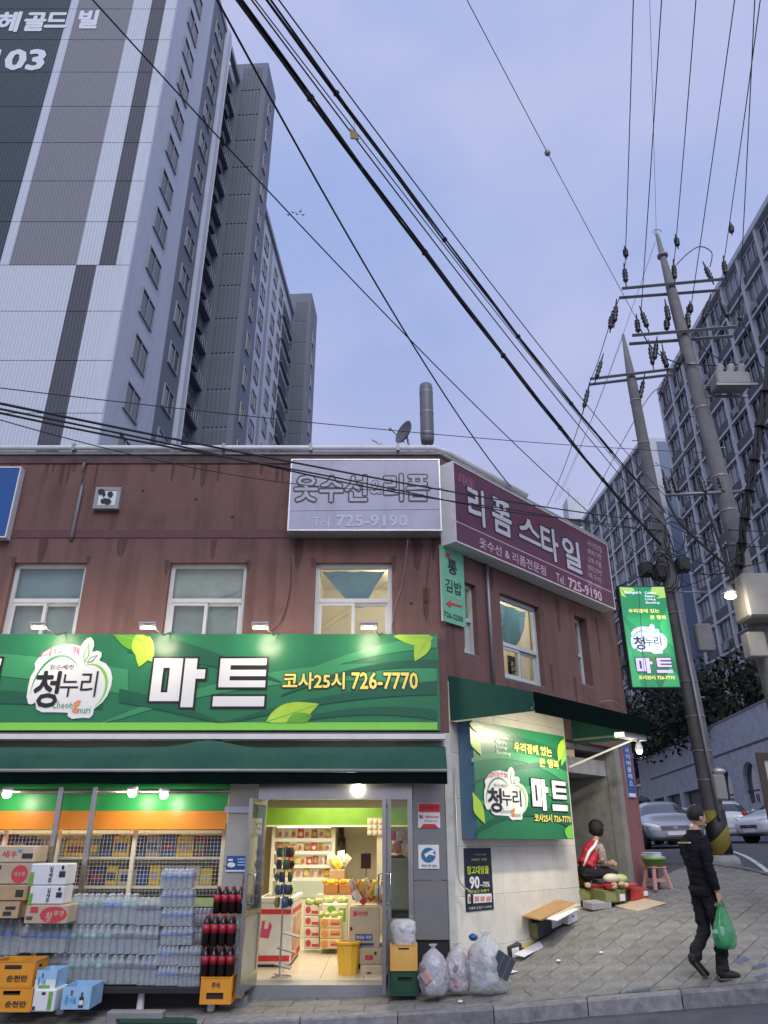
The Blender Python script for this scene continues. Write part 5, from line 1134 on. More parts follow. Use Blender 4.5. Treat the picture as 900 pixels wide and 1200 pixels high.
# flattened cartons along the side wall
def gp(x, y): p = gpx(x, y); return Vector((*p, gz(*p)))
def wbox(label, px, w, d, h, m, rz=0, lift=0, tilt=0, items=(), name='carton', open_=False, cat='box'):
    p = gp(*px); d = min(d, max(.1, (p.x-CX)*.724-(p.y-CY)*.69-.04)) if name not in ('stone_block', 'cardboard_sheet') and px[0] < 680 else d; t = thing(name, label, cat, p+Vector((0, 0, lift)), SA+rz); t.rotation_euler = (R(6), -R(8)+tilt, SA+rz)
    b = MB(); w /= 2
    if open_: b.box(-w, w, 0, .008, 0, h); b.box(-w, w, d-.008, d, 0, h); b.box(-w, -w+.008, .008, d-.008, 0, h); b.box(w-.008, w, .008, d-.008, 0, h); b.box(-w+.008, w-.008, .008, d-.008, 0, .008)
    else: b.bbox(-w, w, 0, d, 0, h, min(.01, h*.3))
    b.build('body', m, t); deco(t, w, h, items); LASTBOX[0] = t; return t
LASTBOX = [None]
M_olive = mat('olive_print', (.16,.17,.06), .6, var=.15)
wbox('small open brown carton lying by the big clear rubbish bag', (613,1109), .36, .3, .15, M_carton, .1, open_=True, items=[('r',.6,.1,.9,.9,M_pk)])
wbox('dark and olive long carton with a white label by the tiled wall', (649,1093), .80, .34, .20, mat('carton_dark', (.04,.04,.055), .5), items=[('r',.45,.2,.9,.75,M_pw)])
MB().box(-.404, -.4015, .01, .3, .01, .19).build('print', M_olive, bpy.data.objects[-1] if False else LASTBOX[0])
wbox('small white binder box at the right end of the dark long carton', (672,1082), .26, .3, .17, M_pw, items=[('e',.45,.4,.6,.6,M_pk)])
wbox('thin black carton lying on the dark long carton', (650,1093), .76, .3, .05, M_pk, .04, .205, items=[('r',.3,.2,.9,.8,M_pw)])
wbox('flattened orange brown cardboard sheet on top of the carton heap', (657,1098), 1.05, .5, .020, mat('card_orange', (.40,.235,.095), .8, var=.12), .06, .30)
wbox('second pale cardboard sheet under the orange brown sheet', (661,1097), .98, .42, .018, M_carton2, -.05, .272, name='cardboard_sheet', cat='cardboard')
wbox('white folded card sticking out of the carton heap', (668,1098), .7, .4, .014, M_pw, .10, .253, name='cardboard_sheet', cat='cardboard')
wbox('flattened white board lying on the paving in front of the carton heap', (632,1113), .80, .16, .012, M_pw, .05)
wbox('flattened yellow printed card on the paving beside the white board', (624,1108), .5, .16, .02, mat('card_yellow', (.60,.50,.10), .6, var=.3), .2, .012)
wbox('crumpled dark bag of waste between the clear bag and the white board', (603,1124), .28, .2, .16, M_pk, -.4, items=[('r',.4,.2,.8,.9,M_pw)], name='waste_bundle', cat='bundle')
wbox('loose grey stone slab leaning at the end of the tiled wall', (672,1060), .5, .35, .05, M_conc, .2, name='stone_slab', cat='slab')
# produce stall in front of the recess
def sbox(label, px, w, d, h, m, lift=0, rz=-.35, items=(), name='carton', **k): return wbox(label, px, w, d, h, m, rz, lift, R(6), items, name, **k)
sbox('grey stone propping the produce cartons', (706,1066), .38, .22, .10, M_conc, name='stone_block', cat='block')
sbox('olive carton tray at the left of the produce stall', (691,1063), .42, .35, .16, M_olive, .08, items=[('r',.1,.15,.75,.85,mat('olive_light', (.27,.28,.10), .6, var=.2)), ('r',.86,.1,.99,.9,M_pk)])
sbox('olive carton tray at the right of the produce stall', (723,1063), .44, .35, .17, M_olive, .06, items=[('r',.05,.15,.5,.85,MATS['olive_light']), ('r',.66,.35,.9,.9,M_pw), ('r',.93,.1,.99,.9,M_pk)])
sbox('red and white box at the right end of the produce stall', (751,1058), .36, .3, .17, mat('box_red', (.36,.06,.035), .5, var=.4, scale=9), .02, items=[('e',.1,.25,.45,.8,M_red), ('r',.7,.2,.95,.6,M_pw)])
wbox('flat cardboard sheet lying on the paving before the stall', (764,1064), .62, .45, .012, M_carton2, -.3, name='cardboard_sheet', cat='cardboard')
M_prod = [mat('produce_white', (.62,.60,.46), .7, var=.2), mat('produce_tan', (.50,.36,.22), .7, var=.2), M_veg, mat('produce_red', (.60,.05,.08), .5)]
p = gp(691,1063)+Vector((.12,.12,.255)); t = thing('produce_heap', 'tan roots and a red bowl heaped on the left olive tray', 'vegetables', p, .4)
for i in range(12): MB().ball((random.uniform(-.22,.22), random.uniform(-.12,.12), random.uniform(.02,.09)), .06, .045, .035, n=8, m=5).build('root', M_prod[i % 2], t, True)
MB().lathe([(.12,0), (.17,.06), (.16,.065), (.1,.02)], (0,-.1,-.01), 12).build('bowl', M_prod[3], t)
p = gp(723,1063)+Vector((.08,.12,.245)); t = thing('produce_heap', 'white cabbage bundle with roots and red bowls on the right olive tray', 'vegetables', p, .4)
for i in range(10): MB().ball((random.uniform(-.22,.2), random.uniform(-.12,.12), random.uniform(.02,.08)), .06, .05, .035, n=8, m=5).build('root', M_prod[1], t, True)
MB().ball((-.1,0,.14), .15, .10, .07).build('cabbage', M_prod[0], t, True); MB().ball((.08,.02,.13), .13, .1, .07).build('cabbage', M_veg, t, True)
for x in (-.22,.2): MB().lathe([(.05,0), (.09,.06), (.085,.065), (.04,.02)], (x,-.08,0), 10).build('bowl', M_prod[3], t)
crate('yellow crate with a white rim under the seated vendor', 669, 1015, 691, 1038, 13.0, .36, M_yellow, slot=(.3,.3,.7,.45), rz=.2)
sbox('blue plastic tub peeping out at the corner of the tiled wall', (680,1060), .22, .2, .18, M_blue, .02, name='plastic_tub', cat='tub')
# pink stool with tray and basin
p = gp(771,1043); t = thing('plastic_stool', 'pink plastic stool at the foot of the end pillar', 'stool', p, .3); M_st = mat('stool_pink', (.42,.23,.215), .5)
MB().bbox(-.14, .14, -.14, .14, .32, .355, .012).build('seat', M_st, t)
for sx_ in (-1, 1):
    for sy_ in (-1, 1): MB().tube([(sx_*.10, sy_*.10, .32), (sx_*.16, sy_*.16, 0)], .034, 6).build('leg', M_st, t)
MB().box(-.13, .13, -.12, .12, .12, .17).build('brace', M_st, t)
t = thing('green_tray', 'green rimmed tub with a white cover on the pink stool', 'tub', p+Vector((0, 0, .357)), .3); MB().lathe([(.15,0), (.19,.10), (.2,.1), (.2,.13), (.18,.13)], n=14).build('tub', mat('tub_green', (.16,.36,.08), .5), t, True); MB().lathe([(.18,.132), (.19,.15), (.02,.16)], n=14).build('cover', M_pw, t)
t = thing('paper_stack', 'blue and white folded sheets on the green rimmed tub', 'papers', p+Vector((-.02, .02, .521)), .5)
for i in range(3): MB().box(-.15+i*.01, .13, -.1, .1, i*.016, i*.016+.014, Matrix.Rotation(i*.1, 4, 'Z')).build('sheet', [M_pw, MATS['rub_blue'], M_pw][i], t)
p = gp(764,1034)+Vector((-.05,.25,0)); t = thing('blue_basin', 'dark blue tub behind the pink stool', 'tub', p); MB().lathe([(.14,0), (.18,.34), (.19,.35), (.17,.35)], n=12).build('tub', mat('tub_blue', (.03,.05,.14), .5), t, True)
# leaning framed board at the right edge
p = at(908, 1012, 10.6); t = thing('framed_board', 'dark wood framed cream board at the right edge of the pavement', 'board', (p.x, 10.6, gz(p.x, 10.6)), 0)
zb_, zt_ = at(900, 1005, 10.6).z-t.location.z, at(900, 882, 10.6).z-t.location.z; xl_ = at(889, 900, 10.6).x-p.x
b = MB(); b.box(xl_, xl_+.08, -.03, .03, zb_, zt_); b.box(xl_+.9, xl_+.98, -.03, .03, zb_, zt_); b.box(xl_+.08, xl_+.9, -.03, .03, zt_-.09, zt_); b.box(xl_+.08, xl_+.9, -.03, .03, zb_, zb_+.09); b.build('frame', mat('dark_wood', (.055,.035,.025), .6), t)
MB().box(xl_+.08, xl_+.9, .0, .02, zb_+.09, zt_-.09).build('panel', mat('board_cream', (.5,.45,.36), .6, var=.1), t)
for x in (xl_+.04, xl_+.94): MB().tube([(x,.04,zb_), (x,.04,-.05)], .025).build('post', M_galv, t)
for px_, w_, lab in (((602,1141), .07, 'white scrap of paper on the paving right of the clear rubbish bag'), ((655,1128), .04, 'tiny pale scrap on the paving below the white board'), ((705,1118), .035, 'tiny scrap of litter in the middle of the paving'), ((540,1176), .04, 'tiny scrap of litter near the kerb below the rubbish bags')):
    t = thing('litter', lab, 'litter', gp(*px_)+Vector((0, 0, .012)), random.random()*3)
    MB().add([(-w_,-w_*.6,0), (w_*.8,-w_*.5,.008), (w_,w_*.6,.0), (.1*w_,w_*.4,.02), (-w_*.7,w_*.7,.004)], [(0,1,3),(1,2,3),(0,3,4)]).build('scrap', M_pw, t)
# rooftop things
p = at(501, 522, 11.4); t = thing('rooftop_antenna', 'grey ribbed cylinder antenna on a short mast at the roof corner', 'antenna', (p.x, 11.4, 7.02)); z = at(501, 521, 11.4).z-7.02; zt2 = at(501, 450, 11.4).z-7.02
MB().tube([(0,0,0), (0,0,z+.05)], .035).build('mast', M_galv, t); MB().lathe([(.05,z), (.11,z+.03), (.12,z+.1), (.12,zt2-.1), (.11,zt2-.03), (.06,zt2)], n=20).build('drum', mat('antenna_grey', (.16,.165,.19), .5, var=.12, streak=.3), t, True)
for k in (.1,.5,.9): MB().lathe([(.125,z+.1+(zt2-z-.2)*k-.012), (.125,z+.1+(zt2-z-.2)*k+.012)], n=20).build('ring', M_galv, t)
p = at(474, 507, 11.2); t = thing('satellite_dish', 'dark satellite dish on the parapet beside the drum antenna', 'dish', p, -.9); M = Matrix.Rotation(R(75), 4, 'X')
b = MB(M); b.lathe([(.02,-.05), (.12,-.04), (.21,-.005), (.235,.03), (.225,.035), (.2,.01), (.1,-.02), (.02,-.03)], n=22, sx=.85); b.build('reflector', mat('dish_grey', (.11,.11,.12), .5), t, True)
MB().tube([(0,.05,-.05), (.02,.1,-.3), (.02,.1,-.75+7.9-p.z-.2)], .02).build('mast', M_galv, t); MB().tube([(0,0,-.2), (0,-.3,-.05)], .01).build('feed_arm', M_galv, t); MB().ball((0,-.32,-.05), .03).build('feed_horn', M_galv, t)
p = at(445, 518, 10.8); t = thing('roof_bracket', 'small rusty clamp on the parapet pipe left of the dish', 'clamp', (p.x, 10.43, 7.46)); MB().box(-.05, .05, -.03, .03, 0, .05).build('clamp', M_galv, t); MB().tube([(0,0,.04), (-.12,0,.12)], .01).build('arm', M_galv, t)
# ------------------------------------------------------------------ left apartment tower (end wall faces the street, long side runs away)
TY = 28.0; tw = thing('apartment_tower', 'tall pale and slate grey apartment tower rising behind the shop on the left', 'apartment building', (-12.4, TY, 0))
TW = lambda x, y: at(x, y, TY)-tw.location
M_tw = mat('tower_white', (.56,.61,.71), .6, var=.04, ribs=1.95); M_tg = mat('tower_grey', (.20,.21,.245), .6, var=.05, ribs=1.95); M_tt = mat('tower_teal', (.025,.05,.07), .6, var=.05, ribs=1.95); M_ts = mat('tower_slate', (.06,.068,.09), .6, var=.05, ribs=1.95)
M_pw_ = mat('tower_plain_white', (.55,.595,.69), .6, var=.05, streak=.12); M_pg_ = mat('tower_plain_grey', (.145,.165,.215), .6, var=.05, streak=.08); M_pm = mat('tower_mid_grey', (.30,.31,.35), .6, var=.05); M_gl = mat('tower_glass', (.03,.04,.05), .08, spec=.7)
FLR = 2.8; ZT = 27.3
b = MB(); b.box(-28, 0, .06, 11.99, -1, 57); b.box(-14, 2.2-.3, 12, 47, -1, 54.3) if False else None; b.build('core', M_pw_, tw)
zones = [(-28,-6.34,M_tt),(-6.335,-5.88,M_tw),(-5.875,-2.6,M_tg),(-2.595,-1.5,M_tw),(-1.495,-.67,M_ts),(-.665,0,M_pw_)]
zon2 = [(-28,-6.34,M_tw),(-6.335,-2.6,M_tw),(-2.595,-1.6,M_ts),(-1.595,-.665,M_tw),(-.66,0,M_pw_)]
zz = ZT-7*FLR
while zz < 56:
    for x0, x1, m in (zones if zz >= ZT-.01 else zon2):
        if x1-x0 > 8: x0 = -16
        MB().box(x0, x1, 0, .055, zz+.02, zz+FLR-.02).build('cladding_panel', m, tw)
    zz += FLR
SA_T = math.atan2(1, .063)
ST = Matrix.Rotation(SA_T, 4, 'Z')                   # local frame of the long side: x away, -y outward
def sbx(b, x0, x1, y0, y1, z0, z1): b.box(x0, x1, y0, y1, z0, z1, ST); return b
zones2 = [(.0,5.3,M_pw_,0),(5.3,7.9,M_pg_,.0),(12.2,12.8,M_pm,0)]
b = MB(); sbx(b, .06, 5.3, -.03, .3, -1, 57); b.build('side_wall', M_pw_, tw); b = MB(); sbx(b, 5.302, 8.0, -.06, .3, -1, 57); b.build('side_wall', M_pg_, tw)
b = MB(); sbx(b, 8.0, 12.0, .45, .7, -1, 57); sbx(b, 7.9, 8.0, .3, .7, -1, 57); b.build('recess_wall', M_pg_, tw)
b = MB(); sbx(b, 7.95, 8.5, -.35, .1, -1, 57.3); b.build('duct', M_pw_, tw)
b = MB(); b.tube([ST@Vector((8.7,-.25,0)), ST@Vector((8.7,-.25,57))], .10, 8); b.build('drain_pipe', M_white, tw)
b = MB(); sbx(b, 12.0, 15.0, -2.3, 1.5, -1, 59.2); b.build('stair_tower', M_pg_, tw)
b = MB(); sbx(b, 15.0, 37, -.0, 4, -1, 54.2); b.build('side_wall', M_pw_, tw)
b = MB(); sbx(b, 15.0, 18.6, -.04, -.001, -1, 54.1); sbx(b, 22.2, 22.9, -.04, -.001, -1, 54.1); sbx(b, 26.0,26.8,-.04,-.001,-1,54.1); b.build('side_band', M_pm, tw)
b = MB(); sbx(b, 37, 41, -2.1, 4, -1, 57); b.build('stair_tower', M_pg_, tw)
b = MB(); sbx(b, 41.0, 44, -.5, 4, -1, 46); b.build('side_wall', M_pw_, tw)
b = MB(); sbx(b, 15.02, 36.9, -.25, .1, 54.2, 54.7); sbx(b, 0, 11.9, -.15, .2, 57, 57.5); b.build('roof_edge', M_pm, tw)
# ribbed panels on the stair towers' street faces, one per storey
for z in range(2, 21):
    z0 = z*FLR-.1
    b = MB(); [sbx(b, 11.93, 11.998, -.35-i*.27-.15, -.35-i*.27, z0+.1, z0+FLR-.12) for i in range(6)]
    if z0 < 56: b.build('rib_panel', mat('rib_grey', (.105,.12,.16), .6, var=.05), tw)
    b = MB(); [sbx(b, 36.93, 36.998, -.45-i*.27-.15, -.45-i*.27, z0+.1, z0+FLR-.12) for i in range(5)]
    if z0 < 54: b.build('rib_panel', mat('rib_grey', (.105,.12,.16), .6, var=.05), tw)
# windows: one shared frame and pane per size
def wmesh(w, h, fr=.07):
    f = MB(); f.box(0, fr, -.10, .0, 0, h); f.box(w-fr, w, -.10, 0, 0, h); f.box(fr, w-fr, -.10, 0, 0, fr); f.box(fr, w-fr, -.10, 0, h-fr, h); f.box(w/2-.03, w/2+.03, -.09, 0, fr, h-fr)
    o = f.build('w', mat('tower_frame', (.30,.31,.35), .5)); me = o.data; bpy.data.objects.remove(o)
    p = MB(); p.box(fr, w/2-.03, -.035, -.005, fr, h-fr); p.box(w/2+.03, w-fr, -.045, -.005, fr, h-fr); o = p.build('p', M_gl); mp_ = o.data; bpy.data.objects.remove(o); r_ = [me, mp_, mp_, mp_, mp_, mp_]
    for gm in (mat('pane_curtain', (.28,.30,.33), .15, spec=.6), mat('pane_mid', (.10,.12,.14), .1, spec=.6)): q = mp_.copy(); q.materials.clear(); q.materials.append(gm); r_.append(q)
    return r_
def put_win(par, M, ms, tilt=0):
    o = link('window', ms[0], par); o.matrix_local = M; p = link('pane', random.choice(ms[1:]), o); return o
w17, w15, w10, w12 = wmesh(1.7, 1.55), wmesh(1.45, 1.45), wmesh(.8, 1.5), wmesh(1.5, 1.6)
zw = at(163, 336, 29.7).z-1.62
nlo = int((zw-6)/FLR)
for k in range(-nlo, 13):
    z = zw+k*FLR
    if z > 55: continue
    put_win(tw, ST@Matrix.Translation((1.6, -.032, z)), w17); put_win(tw, ST@Matrix.Translation((5.9, -.062, z)), w15)
    if z < 56:
        rw = MB(); sbx(rw, 9.3, 11.6, .38, .44, z-.2, z+1.5); rw.build('balcony_door', M_gl, tw)
        bl = MB(); sbx(bl, 8.75, 11.98, .0, .44, z-.7, z-.55); bl.build('balcony', M_pg_, tw)
        rl = MB(); sbx(rl, 8.75, 11.98, .0, .05, z+.45, z+.5)
        for i in range(9): sbx(rl, 8.8+i*.39, 8.83+i*.39, .01, .04, z-.55, z+.45)
        rl.build('balcony_rail', M_frame, tw)
        ac = MB(); sbx(ac, 9.4, 10.2, -.25, .0, z-.5, z+.1); ac.build('balcony_box', M_ts, tw)
    if z < 57: put_win(tw, ST@Matrix.Translation((12.9, -2.302, z+.3)), w10)
    if z < 52:
        put_win(tw, ST@Matrix.Translation((16.4, -.042, z)), w10)
        for x in (19.6, 23.6, 27.8, 30.6): put_win(tw, ST@Matrix.Translation((x, -.003, z)), w12)
        bl = MB(); sbx(bl, 32.5, 36.8, -.3, -.01, z-.6, z-.48); sbx(bl, 32.5, 36.8, -.3, -.26, z+.3, z+.36); bl.build('balcony', M_pg_, tw)
        rw = MB(); sbx(rw, 32.8, 36.5, -.06, -.008, z-.4, z+1.5); rw.build('balcony_door', M_gl, tw)
        put_win(tw, ST@Matrix.Translation((38.4, -2.102, z+.3)), w10)
# lettering on the end wall
M_tl = mat('tower_lettering', (.72,.75,.82), .5, var=.03)
def tlet(s, xl, yt, xr, yb, bold=.04):
    a = TW(xl, yb); c = TW(xr, yb); z = TW((xl+xr)/2, yt).z; letters(tw, s, a.x, c.x, a.z, z, -.03, M_tl, bold=bold)
tlet('헤', -7, 14, 20, 38, .05); tlet('골', 25, 15, 51, 37, .05); tlet('드', 51, 15, 77, 33, .05); tlet('빌', 89, 12, 113, 34, .05); tlet('103', -14, 58, 50, 83, .05)
c_ = TW(44, -22); rr = TW(66, -22).x-c_.x
MB().prism([(c_.x+rr*math.cos(i*.2618), c_.z+rr*1.25*math.sin(i*.2618)) for i in range(24)], -.05, -.02).build('emblem_disc', M_tl, tw)
MB().prism([(c_.x+rr*.55*math.cos(i*.2618), c_.z+rr*.85*math.sin(i*.2618)) for i in range(24)], -.07, -.052).build('emblem_inner', mat('emblem_violet', (.22,.2,.34), .5), tw)
# ------------------------------------------------------------------ right apartment blocks
M_rw = mat('block_white', (.60,.63,.68), .7, var=.08, streak=.2); M_rd = mat('block_dark', (.065,.067,.072), .6, var=.2); M_rg = mat('block_grey', (.32,.33,.36), .7, var=.1, streak=.2); M_rgl = mat('block_glass', (.035,.042,.05), .15, spec=.5, rnd=.9)
def block(label, X, Y0, Y1, ztop, dirx, bay, z0, gable=True):
    rz = math.atan2(-1, -dirx); t = thing('apartment_block', label, 'apartment building', (X, Y1, 0), rz)   # local x comes towards the viewer, -y faces the street
    Ln = (Y1-Y0)*math.hypot(1, dirx)
    MB().box(0, Ln, .35, 14, 0, ztop).build('core', M_rg, t)
    n = round(Ln/bay); bw = Ln/n; fl = 2.85; nf = int((ztop-z0)/fl)+1; z0 = ztop-nf*fl+.75
    fin = MB(); fin.box(-.15, .15, -.12, .35, 0, ztop+.6); o = fin.build('fin', M_rw, t); fm = o.data; bpy.data.objects.remove(o)
    for i in range(n+1): o = link('fin', fm, t); o.location = (i*bw, 0, 0)
    wf = MB(); wf.box(.2, bw-.2, .12, .18, .0, .06); wf.box(.2, bw-.2, .12, .18, 1.64, 1.7)
    for q in (.0, .33, .66, 1.0): x = .2+(bw-.46)*q; wf.box(x, x+.06, .12, .18, .06, 1.64)
    o = wf.build('w', M_rw, None); wm_ = o.data; bpy.data.objects.remove(o)
    p = MB(); p.box(.2, bw-.2, .2, .3, .02, 1.68); o = p.build('p', M_rgl, None); pm_ = [o.data]*4; bpy.data.objects.remove(o)
    for gm in (mat('pane_curtain2', (.22,.23,.25), .2, rnd=.4), mat('pane_mid2', (.10,.11,.125), .12, rnd=.4)): q = pm_[0].copy(); q.materials.clear(); q.materials.append(gm); pm_.append(q)
    p = MB(); p.box(.16, bw-.16, .05, .34, -.95, -.02); o = p.build('p', M_rd, None); sp2 = o.data; bpy.data.objects.remove(o)
    p = MB(); p.bbox(.0, .75, -.25, .05, 0, .6, .03); o = p.build('p', M_rg, None); am_ = o.data; bpy.data.objects.remove(o)
    for f in range(nf):
        z = z0+f*fl
        s = MB(); s.box(.16, Ln-.16, -.08, .04, z-1.16, z-.96); s.build('floor_edge', M_rw, t)
        s = MB(); s.box(.16, Ln-.16, .05, .34, z-.955, z-.02); s.build('spandrel', M_rd, t)
        for i in range(n):
            o = link('window', wm_, t); o.location = (i*bw, 0, z); q = link('pane', random.choice(pm_), o)
            if (i*7+f*5) % 3 == 0: o = link('cooler', am_, t); o.location = (i*bw+.5+(i*f % 3)*.5, 0, z-.85)
    MB().box(-.1, Ln+.1, -.2, 14.1, ztop, ztop+.5).build('parapet', M_rw, t)
    g = MB(); g.box(Ln, Ln+.3, .36, 13.9, 0, ztop+.49); g.build('gable_wall', M_rw, t)
    g = MB(); g.box(Ln+.301, Ln+.33, 1.5, 5.0, 0, ztop); g.build('gable_band', mat('gable_blue', (.20,.26,.37), .7, var=.06), t); return t
block('tall dark windowed apartment block close on the right behind the utility poles', 29.2, 27, 66.5, 45.0, .02, 3.3, 5.4)
block('apartment block farther up the street with a pale gable wall', 29.6, 77, 101, 45.0, -.05, 3.4, 6.5)
t = thing('roof_tank_house', 'small pale stair head on the roof of the farther right block', 'roof structure', (27.6, 101, 45.5)); MB().box(0, 3, 0, 3, 0, 3.5).build('box', M_rw, t); MB().box(.5, .9, .5, .9, 3.5, 5.5).build('chimney', M_rw, t)
# ------------------------------------------------------------------ white retaining wall house across the side street
RWT = Matrix.Translation((18.7, 55, 0))@Matrix.Rotation(math.atan2(-1, -.114), 4, 'Z')
rw = thing('white_wall', 'stained white wall building with arched windows across the side street', 'wall', (18.7, 55, 0), math.atan2(-1, -.114)); LN = 33
M_rwh = mat('stained_white', (.55,.58,.63), .75, var=.12, streak=.16, dirt=.35, bump=.15)
ar = [(pl(RWT, 845.5, 930).x, pl(RWT, 860, 930).x), (pl(RWT, 871.5, 920).x, pl(RWT, 889.5, 920).x)]
gar = [(pl(RWT, 752, 930).x, pl(RWT, 762, 930).x), (pl(RWT, 765, 930).x, pl(RWT, 778, 930).x), (pl(RWT, 781, 930).x, pl(RWT, 797, 930).x), (pl(RWT, 800, 925).x, pl(RWT, 826, 925).x)]
gar = [(a, c-.12) for a, c in gar]; ar += [(ar[1][1]+1.5, ar[1][1]+3.4), (ar[1][1]+4.6, ar[1][1]+6.5)]
ZA0, ZA1, ZTOP = 3.2, 4.95, 7.05
b = MB(); holed(b, 0, LN, 0, ZTOP, [(a, c, ZA0, ZA1) for a, c in ar]+[(a, c, 1.3, 4.3) for a, c in gar], 0, .35)
for a, c in ar:
    m, r = (a+c)/2, (c-a)/2; hz_ = ZA1-min(r, .95); k = [(m+r*math.cos(i*math.pi/16), hz_+(ZA1-hz_)*math.sin(i*math.pi/16)) for i in range(17)]
    b.prism([(c, ZA1)]+k[:9][::1], 0.002, .348); b.prism([(a, ZA1)]+k[8:][::-1], .002, .348)
b.build('wall', M_rwh, rw)
b = MB(); b.box(0, LN, -.03, -.002, 5.56, 5.64); b.build('ledge', mat('ledge_dark', (.10,.10,.11), .8), rw)
b = MB(); b.box(0, LN, -.05, .4, ZTOP+.001, ZTOP+.07); b.build('coping', M_conc, rw)
for a, c in ar:
    MB().box(a, c, .2, .22, ZA0, ZA1).build('arched_pane', M_gl, rw); g2 = MB(); g2.box(a, c, .14, .18, ZA0+.5, ZA0+.56); g2.box((a+c)/2-.02, (a+c)/2+.02, .14, .18, ZA0, ZA0+.38); g2.build('glazing_bar', M_black, rw)
for a, c in gar: MB().box(a, c, .3, .32, 1.2, 4.3).build('garage_door', M_rd, rw)
MB().box(0, LN, .36, 7, 0, ZTOP-.05).build('house_body', M_rg, rw)
MB().box(LN, LN+.3, 0, 7, 0, ZTOP).build('end_wall', M_rwh, rw)
# ------------------------------------------------------------------ trees behind the wall
def tree(label, x, y, z, h, r, n, seed, m):
    random.seed(seed); t = thing('street_tree', label, 'tree', (x, y, z)); tb = MB()
    tb.tube([(0,0,-.3), (.05,.02,h*.3), (-.05,.05,h*.55), (0,0,h*.8)], .28, 8, .07)
    cl = []
    for i in range(16):
        a = random.random()*6.28; e = random.uniform(.3, 1.0); q = Vector((math.cos(a)*r*random.uniform(.3, .95), math.sin(a)*r*random.uniform(.3, .95), h*(.30+.66*e)*1.0))
        q.x *= 1.15-.6*abs(e-.55); q.y *= 1.15-.6*abs(e-.55); s0 = Vector((0, 0, h*random.uniform(.25, .5))); tb.tube([s0, s0.lerp(q, .5)+Vector((0,0,.1)), q], .045, 5, .012); cl.append(q)
    tb.build('trunk', mat('bark', (.05,.04,.035), .9, var=.2), t, True)
    cr_ = MB()
    for q in cl:
        rr = r*random.uniform(.30, .5)
        for k in range(n):
            d = Vector((random.gauss(0, 1), random.gauss(0, 1), random.gauss(0, .8))).normalized()*rr*random.random()**.4
            p = q+d; s = random.uniform(.11, .24); u = Vector((random.gauss(0,1), random.gauss(0,1), random.gauss(0,1))).normalized(); w = u.cross(Vector((random.gauss(0,1), random.gauss(0,1), random.gauss(0,1)))).normalized()
            cr_.k = 0 if random.random() < .7 else 1; cr_.quad(p-u*s, p+w*s*.5, p+u*s, p-w*s*.5)
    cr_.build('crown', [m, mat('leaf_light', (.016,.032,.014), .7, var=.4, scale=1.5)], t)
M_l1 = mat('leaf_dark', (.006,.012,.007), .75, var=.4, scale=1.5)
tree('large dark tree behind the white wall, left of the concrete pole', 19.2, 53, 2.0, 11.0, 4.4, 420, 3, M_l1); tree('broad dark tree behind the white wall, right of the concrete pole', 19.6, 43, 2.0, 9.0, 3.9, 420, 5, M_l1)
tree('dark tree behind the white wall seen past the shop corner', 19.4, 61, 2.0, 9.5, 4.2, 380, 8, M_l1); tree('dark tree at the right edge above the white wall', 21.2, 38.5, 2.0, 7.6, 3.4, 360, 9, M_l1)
random.seed(11)
# ------------------------------------------------------------------ utility poles
PYB, PYA = 15.3, 13.0
def tube_part(par, name, pts, r, m, n=8, r1=None): MB().tube([p-par.location for p in pts], r, n, r1).build(name, m, par, True)
pb0 = Vector((*gpx(847, 1009), 0)); pb0.z = gz(pb0.x, pb0.y); pbt = at(730, 392, pb0.y)
PB = thing('utility_pole', 'slim concrete utility pole with a black and yellow striped foot', 'utility pole', pb0); PYB = pb0.y
RB_ = lambda f: .20-.09*f if f < .88 else .12-.09*(f-.88)/.12*1.0
MB().tube([(pbt-pb0)*f for f in (-.02,.3,.6,.88,1.0)], [.202,.173,.146,.12,.035], 14).build('shaft', M_poleconc, PB, True)
q = pb0.lerp(pbt, .0); d_ = (pbt-pb0)
M_haz = bpy.data.materials.new('hazard_stripes'); M_haz.use_nodes = True; nt_ = M_haz.node_tree; tcn = nt_.nodes.new('ShaderNodeTexCoord'); mpn = nt_.nodes.new('ShaderNodeMapping'); mpn.inputs['Rotation'].default_value = (0, R(42), 0); wvn = nt_.nodes.new('ShaderNodeTexWave'); wvn.inputs['Scale'].default_value = .62; wvn.bands_direction = 'Z'
rmp = nt_.nodes.new('ShaderNodeValToRGB'); rmp.color_ramp.interpolation = 'CONSTANT'; rmp.color_ramp.elements[0].color = (.012,.012,.012,1); rmp.color_ramp.elements[1].color = (.27,.21,.035,1); rmp.color_ramp.elements[1].position = .5
nt_.links.new(tcn.outputs['Object'], mpn.inputs[0]); nt_.links.new(mpn.outputs[0], wvn.inputs['Vector']); nt_.links.new(wvn.outputs['Fac'], rmp.inputs[0]); nt_.links.new(rmp.outputs[0], nt_.nodes['Principled BSDF'].inputs['Base Color']); nt_.nodes['Principled BSDF'].inputs['Roughness'].default_value = .5
z0, z1 = .12, at(846, 950, PYB).z-pb0.z
MB().tube([d_*(z0/d_.z), d_*(z1/d_.z)], .218, 14, .212).build('striped_band', M_haz, PB, True)
MB().lathe([(.34,-.1), (.30,.05), (.23,.10)], n=14).build('foot_collar', M_conc, PB, True)
def onB(y): # point on pole B at photo row y
    a = pb0; best = min(range(401), key=lambda i: abs(pyrow(pb0.lerp(pbt, i/400))-y)); return pb0.lerp(pbt, best/400)
def pyrow(p): v = p-Vector((0,0,H)); return 600-F*(v.z*CP-v.y*SP)/(v.y*CP+v.z*SP)
